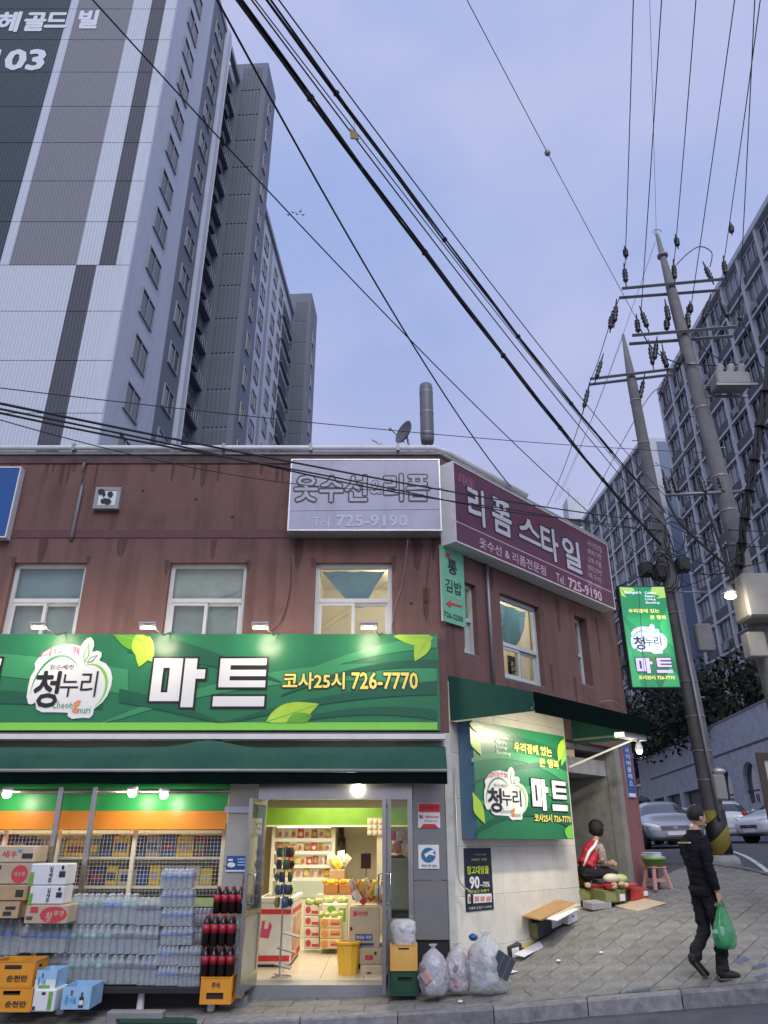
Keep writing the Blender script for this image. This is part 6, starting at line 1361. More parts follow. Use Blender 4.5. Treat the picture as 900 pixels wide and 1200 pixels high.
def crossarm(par, c, xl, xr, yl, yr, Y):
    zc = c.z; a = atz(xl, yl, zc); b_ = atz(xr, yr, zc); 
    if abs(a.y-c.y) > .9: a = at(xl, yl, c.y)
    if abs(b_.y-c.y) > .9: b_ = at(xr, yr, c.y)
    MB().tube([a-par.location, b_-par.location], .045, 4).build('crossarm', M_galv, par); return a, b_
def insul(par, x, y, Y, tilt=0, ln=.3):
    p = at(x, y, Y)-par.location; b = MB(); M = Matrix.Translation(p)@Matrix.Rotation(tilt, 4, 'Y')
    b.T = M; b.lathe([(.012,-ln*1.0), (.016,-ln*.62), (.045,-ln*.56), (.062,-ln*.40), (.04,-ln*.32), (.066,-ln*.12), (.042,-.02), (.066,ln*.14), (.042,ln*.22), (.055,ln*.38), (.022,ln*.52), (.012,ln*1.0)], n=8); b.build('insulator', mat('insulator', (.02,.018,.02), .35), par, True)
def armset(par, Y, rows, centre):
    for (xl, yl, xr, yr) in rows:
        t_ = (centre-xl)/(xr-xl); c = at(centre, yl+(yr-yl)*t_, Y); crossarm(par, c, xl, xr, yl, yr, Y)
armset(PB, PYB-.15, [(691.5,444,791.5,432)], 739); armset(PB, PYB+.15, [(690,450.7,788.8,438.7)], 741)
for x, y, tl in ((687,466,.3),(752,456,.3),(778,452,.4),(763,416,0),(779,421,0),(702,432,.35)): insul(PB, x, y, PYB, tl, .5)
MB().bbox(-.18, .18, -.26, -.1, -.3, .3, .03, Matrix.Translation(at(821, 750, PYB)-pb0)).build('meter_box', mat('meter_grey', (.20,.20,.21), .6), PB)
MB().bbox(-.13, .13, -.30, -.12, -.27, .22, .04, Matrix.Translation(at(837, 922, PYB)-pb0)).build('control_box', mat('box_beige', (.30,.30,.28), .6, var=.1, dirt=.2), PB)
b = MB(); b.T = Matrix.Translation(at(837, 905, PYB)-pb0+Vector((0,-.2,0))); b.ball((0,0,0), .15, .12, .07); b.build('box_hood', M_alu, PB, True)
for i, y in enumerate((470,520,575,690,720,800,840,880,915)): c = onB(y)-pb0; b = MB(); b.T = Matrix.Translation(c); q_ = RB_(c.z/(pbt.z-pb0.z))+.008; b.lathe([(q_,-.02), (q_+.004,.0), (q_,.02)], n=12); b.build('pole_clamp', M_galv, PB, True)
c = onB(660)-pb0; random.seed(5)
for i in range(9):
    r = random.uniform(.15, .5); cc = c+Vector((random.uniform(-.25,.3), -.22-random.random()*.1, random.uniform(-.5,.6))); a0 = random.random()*6
    MB().tube([cc+Vector((math.cos(a0+k*.45)*r*.6, .05*math.sin(k), math.sin(a0+k*.45)*r)) for k in range(13)], .013, 5).build('cable_coil', M_black, PB, True)
for x, y in ((757,668),(772,672),(800,663)): MB().bbox(-.16, .14, -.14, .1, -.16, .16, .04, Matrix.Translation(at(x, y, PYB-.1)-pb0)).build('splice_box', M_black, PB)
MB().tube([onB(690)+Vector((-.02,-.23,0))-pb0, onB(870)+Vector((-.02,-.25,0))-pb0, onB(960)+Vector((-.0,-.25,0))-pb0], .035, 6).build('riser_pipe', M_galv, PB, True)
tube_part(PB, 'bracket_arm', [onB(694), at(828, 694, PYB)], .02, M_galv, 6)
# nearer, taller pole
pat = at(770, 275, PYA); pal = at(876, 690, PYA); d2 = (pat-pal).normalized(); k_ = (pal.z-.4)/d2.z; pa0 = pal-d2*k_; pa0.z = gz(pa0.x, pa0.y)
PA = thing('utility_pole', 'tall concrete utility pole with switchgear and a grey cabinet at the right edge', 'utility pole', pa0)
MB().tube([(pat-pa0)*f for f in (-.02,.3,.6,.86,1.0)], [.205,.18,.15,.115,.04], 14).build('shaft', M_poleconc, PA, True)
armset(PA, PYA-.14, [(729,338,848.5,327),(741,393,862.7,383)], 790); armset(PA, PYA+.14, [(725.6,349,843.5,340),(737.4,403,858.7,394)], 792)
for x, y, tl, ln in ((732.5,322,.05,.34),(790,318,.1,.36),(830,320,-.2,.34),(849,313,.1,.34),(747,381,.05,.3),(755,374,-.15,.36),(782,366,.0,.36),(781,380,.1,.24),(806,375,.1,.36),(721,367,.2,.40),(716,377,.2,.3),(829,361,.35,.42),(826,367,.35,.3),(849,364,-.2,.3),(868,366,.3,.4),(733,296,0,.2),(793,283,0,.22),(857,268,.1,.2),(809,361,.1,.2),(768,411,.25,.38),(779,423,-.2,.26),(796,425,.5,.34)): insul(PA, x, y, PYA-.02, tl, ln)
# switchgear with three bushings
sw_ = at(856, 447, PYA-.35)-pa0; b = MB(); b.bbox(-.36, .32, -.2, .2, -.18, .12, .03, Matrix.Translation(sw_)); b.build('switchgear', MATS['box_beige'], PA)
for i in (-1, 0, 1): b = MB(); b.T = Matrix.Translation(sw_+Vector((i*.22, 0, .12)))@Matrix.Rotation(.3, 4, 'Y'); b.lathe([(.08,0), (.10,.08), (.07,.16), (.09,.22), (.05,.3)], n=10); b.build('bushing', M_conc, PA, True)
b = MB(); b.box(-.42, .4, -.24, -.2, -.24, -.19, Matrix.Translation(sw_)); b.box(-.42, .4, .2, .24, -.24, -.19, Matrix.Translation(sw_)); b.build('mounting_rail', M_galv, PA); b = MB(); b.tube([sw_+Vector((-.3,.2,-.2)), at(838, 450, PYA)-pa0], .03); b.build('mounting_rail', M_galv, PA)
ca = at(884, 701, PYA-.35)-pa0; MB().bbox(-.30, .42, -.3, .25, -.42, .38, .04, Matrix.Translation(ca)).build('cabinet', mat('cabinet_grey', (.25,.25,.24), .5, var=.08, dirt=.2), PA)
MB().bbox(-.16, .16, -.15, .12, -.22, .22, .02, Matrix.Translation(at(884, 757, PYA-.2)-pa0)).build('small_box', MATS['box_beige'], PA)
tube_part(PA, 'cable_bracket', [at(781, 580, PYA-.1), at(868, 576, PYA-.1)], .035, M_galv, 6)
for x in (781,791,823,845): insul(PA, x, 568, PYA-.1, -.1, .34)
for i, y in enumerate((300,430,480,560,600,640)):
    v = min(range(401), key=lambda j: abs(pyrow(pa0.lerp(pat, j/400))-y)); c = pa0.lerp(pat, v/400)-pa0; b = MB(); b.T = Matrix.Translation(c); q_ = .20-.10*v/400+.012; b.lathe([(q_,-.03), (q_+.004,0), (q_,.03)], n=12); b.build('pole_clamp', M_galv, PA, True)
MB().tube([pat-pa0+Vector((-.01,0,-.05)), pat-pa0+Vector((0,0,.14))], .02).build('top_pin', M_galv, PA); MB().tube([pat-pa0+Vector((.02+.1*math.cos(k*.6), 0, .08+.08*math.sin(k*.6))) for k in range(8)], .01, 5).build('top_loop', M_galv, PA)
for i in range(10):   # climbing steps
    f_ = .25+i*.055; 
    for P_, a_, z_ in ((PA, pa0, pat), (PB, pb0, pbt)): c = a_.lerp(z_, f_)-a_; MB().tube([c+Vector((-.27 if i % 2 else .27,0,0)), c], .012, 5).build('climbing_step', M_galv, P_)
p_ = at(855, 697, PYA-.75); sl2_ = thing('street_light', 'glowing lamp on an arm beside the grey pole cabinet', 'street lamp', p_)
MB().ball((0,-.02,-.03), .10, .08, .055).build('bulb', mat('street_glow', (1,.85,.55), .4, var=0, emit=9), sl2_, True); MB().lathe([(.03,.16), (.08,.09), (.135,.035), (.13,.025)], n=12).build('shade', M_galv, sl2_, True)
MB().tube([(0,0,.13), (.1,.2,.2), (.30,.62,.15)], .02).build('arm', M_galv, sl2_, True)
lamp('POINT', 'street_glow', p_+Vector((0, -.06, -.12)), 22, (1, .85, .6), .08)
# ------------------------------------------------------------------ overhead lines
NW = 0
def wire(label, pts, r=.01, sag=0, strands=1, m=M_black, name='overhead_cable', n=26):
    P = [Vector(p) for p in pts]
    if len(P) == 2: c = [P[0].lerp(P[1], i/n)-Vector((0, 0, sag*4*(i/n)*(1-i/n))) for i in range(n+1)]
    else:
        c = []
        for i in range(len(P)-1):
            a, b_, d, e = P[max(i-1,0)], P[i], P[i+1], P[min(i+2,len(P)-1)]
            for k in range(7): t = k/7; c.append(.5*((2*b_)+(d-a)*t+(2*a-5*b_+4*d-e)*t*t+(3*b_-3*d+e-a)*t**3))
        c.append(P[-1])
    def offs(p): v = p-Vector((0, 0, H)); d = v.y*CP+v.z*SP; x = 450+F*v.x/d; return x < -1 or x > 901 or pyrow(p) < -1
    if offs(c[0]): e_ = c[0]-c[1]; c = [c[0]+e_*k*1.3 for k in range(12, 0, -1)]+c
    if offs(c[-1]): e_ = c[-1]-c[-2]; c = c+[c[-1]+e_*k*1.3 for k in range(1, 12)]
    base = c[0].copy(); t = thing(name, label, 'cable', base); ph = random.random()*6
    for s in range(strands):
        a = ph+s*2.4; rr = r*1.6 if strands > 1 else 0; q = [p-base+Vector((math.cos(a+i*.5)*rr, 0, math.sin(a+i*.5)*rr*1.5)) for i, p in enumerate(c)]
        MB().tube(q, r, 5).build('strand', m, t, True)
    if strands > 2:
        for i in range(2, len(c)-1, 4): MB().tube([c[i]-base-(c[i+1]-c[i])*.02, c[i]-base+(c[i+1]-c[i])*.02], r*3.3, 7).build('cable_tie', m, t)
    return t
for i, (ya, yb, s_) in enumerate(((545,520,.35),(572,548,.5),(596,612,.45),(628,592,.6),(652,640,.5),(676,668,.35))):
    wire('thin slack wire between the two utility poles, %s from the top' % ORD[i], [onB(ya)+Vector((.12,-.15,0)), at(838+.11*(yb-520), yb, PYA)], .006, s_)
w1 = wire('thickest twisted cable bundle running from top left of centre to the slim pole', [at(272,-12,3.9), at(776,640,PYB)], .012, .30, 4); w2_ = wire('upper twisted cable bundle with a hanging tag, running to the slim pole', [at(306,-12,3.9), at(780,600,PYB)], .010, .30, 3)
wire('thin cable just above the upper bundle', [at(318,-12,3.9), at(783,585,PYB)], .007, .25); wire('thin cable between the two twisted bundles', [at(286,-12,4.0), at(780,618,PYB)], .008, .22); wire('second thin cable between the two twisted bundles', [at(290,-12,3.95), at(781,610,PYB)], .006, .16)
tg = at(415,155,5.05); t = thing('cable_tag', 'small dull yellow plate hanging from the upper cable bundle', 'tag', tg); MB().prism([(-.045,.06), (.03,.0), (.05,-.09), (-.035,-.08)], 0, .012).build('plate', mat('tag_yellow', (.22,.17,.06), .6), t); MB().tube([(0,0,.05), (0,0,.14)], .004).build('hook', M_galv, t)
wire('cable dropping from the top left to the parapet over the plum sign', [at(248,-12,3.6), at(604,577,12.1)], .010, .35); wire('long thin cable crossing the pale tower and falling to the slim pole', [at(98,-12,4.0), at(772,668,PYB)], .008, .38)
wire('long thin level line crossing behind the roof antenna', [at(-14,453,7.5), at(905,533,16)], .007, .18)
wire('upper of two black cables crossing in front of the parapet signs', [at(-14,470,5.0), at(776,612,PYB)], .012, .12); wire('lower of two black cables crossing in front of the parapet signs', [at(-14,478,5.0), at(778,622,PYB)], .010, .14, 2); wire('thin drooping line under the two black parapet cables', [at(-14,488,5.2), at(520,572,9.9)], .005, .25)
for i, (x0, x1, y1, w) in enumerate(((742.5,732.5,311,'first'), (776,751,368,'second'), (816.5,790,307,'third'), (862.5,810,358,'fourth'), (885,866,362,'fifth'), (892.5,849,302,'sixth'))): wire('bare line rising from the tall pole, %s from the left' % w, [at(x0,-12,7.2), at(x1,y1,PYA)], .009, .03)
wire('thin line rising straight from the tip of the tall pole', [at(761,-12,7.4), at(769,270,PYA)], .004, .02)
gw = wire('thin stay wire with a round insulator slanting to the tall pole', [at(541,-12,6.0), at(745,372,PYA)], .006, .05)
g0, g1 = at(541,-12,6.0), at(745,372,PYA); c = g0.lerp(g1, .365)-Vector((0,0,.05*4*.365*.635))
t = thing('stay_insulator', 'small round stay insulator on the thin slanting wire', 'insulator', c); MB().ball((0,0,0), .05, .05, .06).build('insulator', M_galv, t, True)
wire('line from the tall pole left arm down to the slim pole left arm', [at(726,349,PYA), at(716,376,13.4), at(700,426,14.6), at(691,448,PYB)], .009)
wire('line falling from the slim pole left arm behind the plum sign', [at(687,470,PYB), at(640,595,25)], .010, .2); wire('line falling from the slim pole right arm behind the plum sign', [at(777,455,PYB), at(752,478,17), at(690,592,26)], .010); wire('thin line falling from the tall pole top past the slim pole', [at(768,283,PYA), at(655,585,27)], .005, .2); wire('thin line from the slim pole tip falling left', [at(730,395,PYB), at(690,500,20), at(650,590,27)], .005)
for i, (a, b_, r, s, w) in enumerate((((778,600,PYB),(905,622,11.5),.009,.15,'topmost'), ((780,612,PYB),(905,640,11.5),.010,.2,'second'), ((782,640,PYB),(905,655,11.5),.010,.3,'third'), ((785,655,PYB),(872,660,PYA),.013,.3,'lowest'), ((786,690,PYB),(905,610,11),.009,.25,'rising'))): wire('black cable from the slim pole to the right edge, the %s one' % w, [at(*a), at(*b_)], r, s)
wire('thick looping cable from the tall pole bracket curving down left', [at(781,572,PYA-.1), at(786,560,PYA-.1), at(800,535,PYA), at(815,520,PYA)], .028); wire('thick cable sweeping from the bracket down to the grey cabinet', [at(781,582,PYA-.1), at(795,610,PYA-.2), at(825,640,PYA-.2), at(850,662,PYA-.2), at(868,685,PYA-.3)], .026); wire('second thick cable sweeping from the bracket to the grey cabinet', [at(823,580,PYA-.1), at(834,610,PYA-.2), at(848,650,PYA-.2), at(858,680,PYA-.3)], .026)
wire('heaviest black cable group hanging along the right edge', [at(905,400,11.8), at(896,470,12.0), at(884,540,12.2), at(874,600,12.4), at(868,650,12.6), at(864,690,12.7)], .034, 0, 3); wire('black cable looping off the tall pole arm end', [at(868,372,PYA), at(880,400,PYA), at(893,430,PYA), at(905,425,12.6)], .016); wire('arched jumper above the upper cross arm', [at(793,310,PYA), at(805,298,PYA), at(820,289,PYA), at(834,296,PYA), at(832,313,PYA)], .012)
wire('jumper sagging below the lower cross arm of the tall pole', [at(750,385,PYA), at(760,402,PYA), at(775,417,PYA), at(800,426,PYA-.1), at(840,428,PYA-.3)], .014); wire('jumper running from the lower cross arm to the switchgear', [at(806,385,PYA), at(820,405,PYA), at(838,418,PYA-.2), at(866,428,PYA-.35)], .012); wire('dark cable from the slim pole splice box to the plum sign end', [at(766,664,PYB), at(745,678,14.9), at(722,688,14.2)], .018); wire('thin cable hanging over the face of the glowing projecting sign', [at(748,690,14.2), at(751,730,14.2), at(754,775,14.2), at(757,806,14.2)], .005)
wire('thin cable hanging from the tailor sign across the maroon wall', [at(341,652,10.4), at(340,690,10.45), at(331,725,10.45), at(316,742,10.35)], .006); wire('pale cable hanging right of the lit front window', [at(478,632,10.3), at(472,680,10.45), at(462,715,10.45), at(458,742,10.4)], .006, m=M_galv); wire('cable running down the wall from the plum sign corner', [at(505,640,10.44), at(499,690,10.46), at(497,715,10.46), at(505,733,10.44)], .005)
wire('cable arching on the side wall above the awning end', [SIDE@Vector((4.3,-.05,3.95)), SIDE@Vector((4.7,-.12,4.0)), SIDE@Vector((5.1,-.12,3.8)), SIDE@Vector((5.3,-.1,3.4))], .012, m=M_galv)
bd = MB(); bd.quad((-.5,0,.2), (0,.1,0), (0,-.1,0)); bd.quad((.5,0,.2), (0,-.1,0), (0,.1,0)); bd.ball((0,0,0), .08, .25, .07, n=6, m=4)
b0 = thing('bird', 'tiny dark bird in the sky between the tower and the cables', 'bird', at(338,252,90), 0, 'small flock of birds'); bd.build('bird_body', M_black, b0)
for x, y in ((343,249),(348,251),(352,248),(355,252)): dup(b0, None, at(x,y,90), random.random()*3)
# ------------------------------------------------------------------ vehicles
def evalmesh(o):
    dg = bpy.context.evaluated_depsgraph_get(); dg.update(); return bpy.data.meshes.new_from_object(o.evaluated_get(dg))
def split(me, mats, names, parent, smooth=True):
    vs = [tuple(v.co) for v in me.vertices]
    for k, (m, nm) in enumerate(zip(mats, names)):
        fs = [tuple(p.vertices) for p in me.polygons if p.material_index == k]
        if not fs: continue
        ids = sorted({i for f in fs for i in f}); mp_ = {i: j for j, i in enumerate(ids)}; b = MB(); b.v = [vs[i] for i in ids]; b.f = [tuple(mp_[i] for i in f) for f in fs]; b.m = [0]*len(fs); b.build(nm, m, parent, smooth)
SED = [(2.40,.32,.50,.56,.55,.62,.5),(2.30,.22,.60,.66,.78,.80,.64),(1.9,.2,.70,.79,.88,.86,.70),(1.3,.2,.80,.90,.92,.90,.74),(.98,.2,.86,.96,.92,.91,.76),(.2,.2,.90,1.36,.92,.91,.60),(-.5,.2,.92,1.45,.92,.91,.62),(-1.2,.2,.95,1.38,.92,.91,.60),(-1.85,.2,.98,1.06,.90,.88,.66),(-2.25,.24,.92,1.0,.85,.83,.66),(-2.4,.36,.75,.85,.72,.74,.6)]
SUV = [(2.1,.38,.6,.66,.6,.64,.5),(2.0,.26,.78,.86,.82,.82,.62),(1.5,.24,.90,1.0,.90,.88,.70),(.95,.24,.98,1.08,.92,.90,.74),(.35,.24,1.0,1.50,.92,.90,.62),(-.3,.24,1.02,1.60,.92,.90,.64),(-1.1,.24,1.04,1.58,.92,.90,.63),(-1.65,.24,1.08,1.48,.91,.88,.60),(-2.0,.28,1.02,1.12,.88,.84,.66),(-2.12,.4,.8,.9,.74,.74,.6)]
M_cargl = mat('car_glass', (.05,.06,.07), .05, var=0, spec=.9); M_tyre = mat('tyre', (.015,.015,.016), .8, var=0); M_rim = mat('rim', (.45,.46,.48), .3, metal=.8, var=.05)
M_hl = mat('headlamp', (.75,.78,.82), .1, var=.15, spec=.8); M_tail = mat('tail_lamp', (.45,.02,.025), .2, var=.1)
def car(label, x, y, rz, paint, st, cowl, nroof, tailface=False, z=None, extras='', tilt=None):
    z = gz(x, y)-.135 if z is None else z; t = thing('parked_car', label, 'car', (x, y, z), rz); fx = math.cos(rz); fy = math.sin(rz); slope = (gz(x+fx, y+fy)-gz(x-fx, y-fy))/2 if tilt is None else tilt
    cs_ = (gz(x-fy, y+fx)-gz(x+fy, y-fx))/2
    t.rotation_euler = (math.atan(cs_), -math.atan(slope), rz)
    ring = lambda s: [(0,s[1]),(s[4]*.92,s[1]),(s[4],s[1]*.5+s[2]*.5),(s[5],s[2]),(s[6],s[3]-.02),(s[6]*.5,s[3]+.015),(0,s[3]+.02)]
    v = []; f = []; m = []
    for s in st:
        h = ring(s); full = h+[(-a, b_) for a, b_ in h[-2:0:-1]]; v += [(s[0], a, b_) for a, b_ in full]
    n = 12
    for i in range(len(st)-1):
        for k in range(n):
            f.append((i*n+k, i*n+(k+1) % n, (i+1)*n+(k+1) % n, (i+1)*n+k)); side = k in (3, 8); top = k in (4, 5, 6, 7)
            g = (top and i == cowl) or (side and cowl <= i < cowl+nroof) or (top and i == cowl+nroof-1)
            m.append(1 if g else 0)
    f += [tuple(range(n))[::-1], tuple(range((len(st)-1)*n, len(st)*n))]; m += [0, 0]
    me = bpy.data.meshes.new('car'); me.from_pydata(v, [], f); me.materials.append(paint); me.materials.append(M_cargl); me.polygons.foreach_set('material_index', m)
    o = link('car', me); o.modifiers.new('s', 'SUBSURF').levels = 2; e = evalmesh(o); bpy.data.objects.remove(o); split(e, [paint, M_cargl], ['body', 'window'], t)
    fxw, rxw = st[0][0]-.88, st[-1][0]+.85
    for xw in (fxw, rxw):
        for s in (-1, 1):
            M = Matrix.Translation((xw, s*.80, .33))@Matrix.Rotation(R(90)*-s, 4, 'X'); b = MB(M); b.lathe([(.2,-.1), (.33,-.1), (.33,.09), (.31,.12), (.22,.125)], n=20); w = b.build('wheel', M_tyre, t, True)
            b = MB(M); b.lathe([(.225,.10), (.20,.128), (.06,.118), (.05,.13)], n=10); b.build('rim', M_rim, w); b = MB(M); b.lathe([(.40,.0), (.40,.104), (.34,.106)], n=20); b.build('wheel_arch', M_black, t)
    fx0 = st[0][0]
    for s in (-1, 1):
        b = MB(); b.ball((0,0,0), .30, .10, .085, 12, 7, Matrix.Rotation(s*R(-58), 4, 'Z')@Matrix.Rotation(R(12), 4, 'Y')); b.v = [(p[0]+fx0-.24, p[1]+s*.66, p[2]+st[1][2]+.04) for p in b.v]; b.build('headlight', M_hl, t, True)
        b = MB(); b.ball((0,0,0), .10, .07, .06); b.v = [(p[0]+st[cowl][0]-.25, p[1]+s*1.0, p[2]+st[cowl][3]+.06) for p in b.v]; b.build('mirror', paint, t, True)
        b = MB(); b.ball((0,0,0), .08, .12, .18 if 'hatch' in extras else .10); b.v = [(p[0]+st[-1][0]+.14, p[1]+s*.70, p[2]+st[-2][2]-.02) for p in b.v]; b.build('tail_light', M_tail, t, True)
        for hx in (.1, -.8): b = MB(); b.bbox(hx-.1, hx+.1, s*.905-.02, s*.905+.02, .80, .825, .005); b.build('door_handle', M_rim, t)
    g = MB(); g.bbox(fx0-.10, fx0-.005, -.42, .42, .50, .64, .03); gr = g.build('grille', M_black, t)
    for i in range(4): MB().box(fx0-.02, fx0+.006, -.40, .40, .515+i*.033, .528+i*.033).build('grille_bar', M_rim, gr)
    o = MB().prism([(.07*math.cos(k*.524), .58+.035*math.sin(k*.524)) for k in range(12)], -.01, .0).build('emblem', M_rim, t); o.rotation_euler = (0, 0, R(90)); o.location = (fx0+.012, 0, 0)
    MB().box(fx0-.0, fx0+.02, -.26, .26, .37, .48).build('number_plate', M_pw, t); MB().bbox(fx0-.1, fx0-.02, -.62, .62, .24, .33, .02).build('lower_grille', M_black, t)
    MB().box(st[-1][0]-.015, st[-1][0]+.02, -.26, .26, .55, .66).build('number_plate', M_pw, t)
    if 'wiper' in extras: MB().tube([(st[cowl][0]-.05, .1, st[cowl][3]+.02), (st[cowl][0]-.4, .5, st[cowl][3]+.22)], .012).build('wiper', M_black, t)
    if 'box' in extras:
        b = MB(); b.bbox(-1.1, .6, -.4, .4, 1.52, 1.82, .12); b.build('roof_box', M_black, t)
    return t
def paintm(n, c): 
    m = mat(n, c, .3, metal=.0, var=.03); m.node_tree.nodes['Principled BSDF'].inputs['Coat Weight'].default_value = .6; return m
FACE = math.atan2(-1, -.12)
c0 = car('silver sedan parked facing down the street beside the shop corner', 9.35, 26.9, FACE-.06, paintm('car_silver', (.33,.35,.39)), SED, 4, 4, extras='wiper')
car('dark car with a roof box parked behind the silver sedan', 10.6, 33.0, FACE, paintm('car_black', (.02,.02,.025)), SUV, 3, 5, extras='box')
car('pale car with a dark windscreen parked behind the silver sedan on the right', 12.9, 34.5, FACE-.05, paintm('car_pale', (.50,.52,.55)), SED, 4, 4)
car('white hatchback seen from behind with a red tail lamp by the white wall', 14.5, 34.0, 1.2, paintm('car_white', (.68,.70,.73)), SUV, 3, 5, extras='hatch')
car('white car with an open view of its front wheel at the right edge', 15.45, 30.4, math.pi+.35, paintm('car_white2', (.66,.69,.74)), SUV, 3, 5)
# ------------------------------------------------------------------ people
def person(label, loc, rz, chains, mats, cloth=(1, 2), vox=.008, smooth_it=4):
    t = thing('person', label, 'person', loc, rz); b = MB(); S = []
    for mi, pts in chains:       # each point: x, y, z, ra, rb(optional), optional axis for ra
        P = [(Vector(p[:3]), p[3], p[4] if len(p) > 4 else p[3]) for p in pts]; Q = []
        for i in range(len(P)-1):
            k = max(2, int((P[i+1][0]-P[i][0]).length/.02)); Q += [(P[i][0].lerp(P[i+1][0], j/k), P[i][1]+(P[i+1][1]-P[i][1])*j/k, P[i][2]+(P[i+1][2]-P[i][2])*j/k) for j in range(k)]
        Q.append(P[-1]); n = 12; v = []; f = []
        for i, (p, ra, rb) in enumerate(Q):
            d = (Q[min(i+1, len(Q)-1)][0]-Q[max(i-1, 0)][0]).normalized(); ay = Vector((0, 1, 0)); 
            if abs(d.y) > .92: ay = Vector((0, 0, 1))
            ax = ay.cross(d).normalized(); ay = d.cross(ax).normalized()
            for k in range(n): a = 2*math.pi*k/n; q = p+ax*(math.cos(a)*ra)+ay*(math.sin(a)*rb); v.append(q); S.append((q, mi))
        o0, o1 = len(v), len(v)+1; d0 = (Q[0][0]-Q[1][0]).normalized(); d1 = (Q[-1][0]-Q[-2][0]).normalized()
        v += [Q[0][0]+d0*Q[0][1]*.7, Q[-1][0]+d1*Q[-1][1]*.7]; S += [(v[o0], mi), (v[o1], mi)]; L_ = len(Q)
        for i in range(L_-1):
            for k in range(n): f.append((i*n+k, i*n+(k+1) % n, (i+1)*n+(k+1) % n, (i+1)*n+k))
        for k in range(n): f += [(o0, (k+1) % n, k), (o1, (L_-1)*n+k, (L_-1)*n+(k+1) % n)]
        b.add(v, f)
    o = b.build('tmp', mats[0]); r = o.modifiers.new('r', 'REMESH'); r.mode = 'VOXEL'; r.voxel_size = vox; s = o.modifiers.new('s', 'SMOOTH'); s.iterations = smooth_it; s.factor = .5
    me = evalmesh(o); bpy.data.objects.remove(o); kd = KDTree(len(S)); [kd.insert(q, i) for i, (q, _) in enumerate(S)]; kd.balance()
    me.materials.clear(); [me.materials.append(m) for m in mats]
    cos_ = [v.co.copy() for v in me.vertices]; nrm = [v.normal.copy() for v in me.vertices]
    for i, p in enumerate(cos_):          # cloth creases
        if S[kd.find(p)[1]][1] in cloth: cos_[i] = p+nrm[i]*(.015*noise.noise(Vector((p.x*7+p.z*5, p.y*7, p.z*14)))+.008*noise.noise(Vector((p.x*22, p.y*22+p.z*10, p.z*30))))
    me.vertices.foreach_set('co', [c for p in cos_ for c in p])
    me.polygons.foreach_set('material_index', [S[kd.find(p.center)[1]][1] for p in me.polygons]); me.polygons.foreach_set('use_smooth', [True]*len(me.polygons)); me.update()
    link('body', me, t); return t
M_skin = mat('skin', (.50,.30,.21), .5, var=.08); M_jkt = mat('jacket_black', (.014,.0145,.017), .95, var=.4, bump=.5, bscale=60, spec=.15); M_trs = mat('trousers_grey', (.024,.024,.027), .95, var=.35, bump=.4, bscale=60, spec=.15); M_shoe = mat('shoe_black', (.012,.011,.011), .5, var=.1); M_sole = mat('shoe_sole', (.09,.08,.07), .7); M_hair = mat('hair_black', (.008,.007,.007), .6, var=.3, scale=40, bump=.6, bscale=150)
def fingers(mi, w, d, side, curl, n=4, L=.085, r=.0085, up=(0,0,1)):
    out = []; w = Vector(w); d = Vector(d).normalized(); side = Vector(side).normalized(); c = Vector(curl).normalized()
    out.append((mi, [(*w, .026, .018), (*(w+d*.05), .036, .016), (*(w+d*.085), .036, .014)])) 
    for i in range(n):
        b_ = w+d*.085+side*(.027-i*.019); l = L*(.86, 1, .93, .74)[i]
        out.append((mi, [(*b_, r), (*(b_+d*l*.4+c*l*.10), r), (*(b_+d*l*.62+c*l*.42), r*.92), (*(b_+d*l*.52+c*l*.72), r*.8)]))
    th = w+d*.03+side*.03; out.append((mi, [(*th, .012), (*(th+side*.022+d*.03+c*.012), .011), (*(th+side*.02+d*.058+c*.03), .009)])); return out
# walking man: heading +x, his right side (-y) towards the viewer
mp0 = gpx(838, 1148); mloc = Vector((*mp0, gz(*mp0)+.004))
ch = []
ch += [(1, [(.025,0,.82,.112,.160), (.028,0,.92,.122,.168), (.02,0,1.05,.115,.160), (.01,0,1.18,.125,.180), (.005,0,1.30,.125,.195), (.01,0,1.385,.095,.185), (.015,0,1.43,.075,.10)])]
ch += [(0, [(.02,0,1.42,.058,.062), (.045,0,1.50,.056,.058)])]
HX = .165
ch += [(0, [(HX-.065,0,1.525,.058,.052), (HX-.060,0,1.565,.086,.068), (HX-.062,0,1.615,.097,.077), (HX-.07,0,1.67,.094,.077), (HX-.075,0,1.715,.068,.06)])]
ch += [(0, [(HX+.020,0,1.607,.016,.016), (HX+.042,0,1.580,.017,.019)]), (0, [(HX+.020,0,1.535,.022,.026), (HX+.027,0,1.522,.018,.02)]), (0, [(HX-.075,-.079,1.585,.022,.008), (HX-.078,-.083,1.615,.026,.009)]), (0, [(HX-.075,.079,1.585,.022,.008), (HX-.078,.083,1.615,.026,.009)])]
# arms
ch += [(1, [(.01,-.17,1.375,.064), (-.015,-.215,1.27,.062), (-.025,-.225,1.12,.054), (-.01,-.23,1.0,.049), (.02,-.235,.90,.043), (.028,-.235,.865,.042)])]
ch += fingers(0, (.030,-.235,.86), (.15,0,-1), (.7,.35,.2), (-.3,.6,-.2))
ch += [(1, [(.01,.17,1.375,.062), (.02,.215,1.26,.058), (.05,.225,1.12,.05), (.13,.215,1.02,.046), (.20,.20,.97,.041)])]
ch += fingers(0, (.205,.20,.965), (.8,0,-.7), (.6,-.4,.3), (-.2,-.6,-.3))
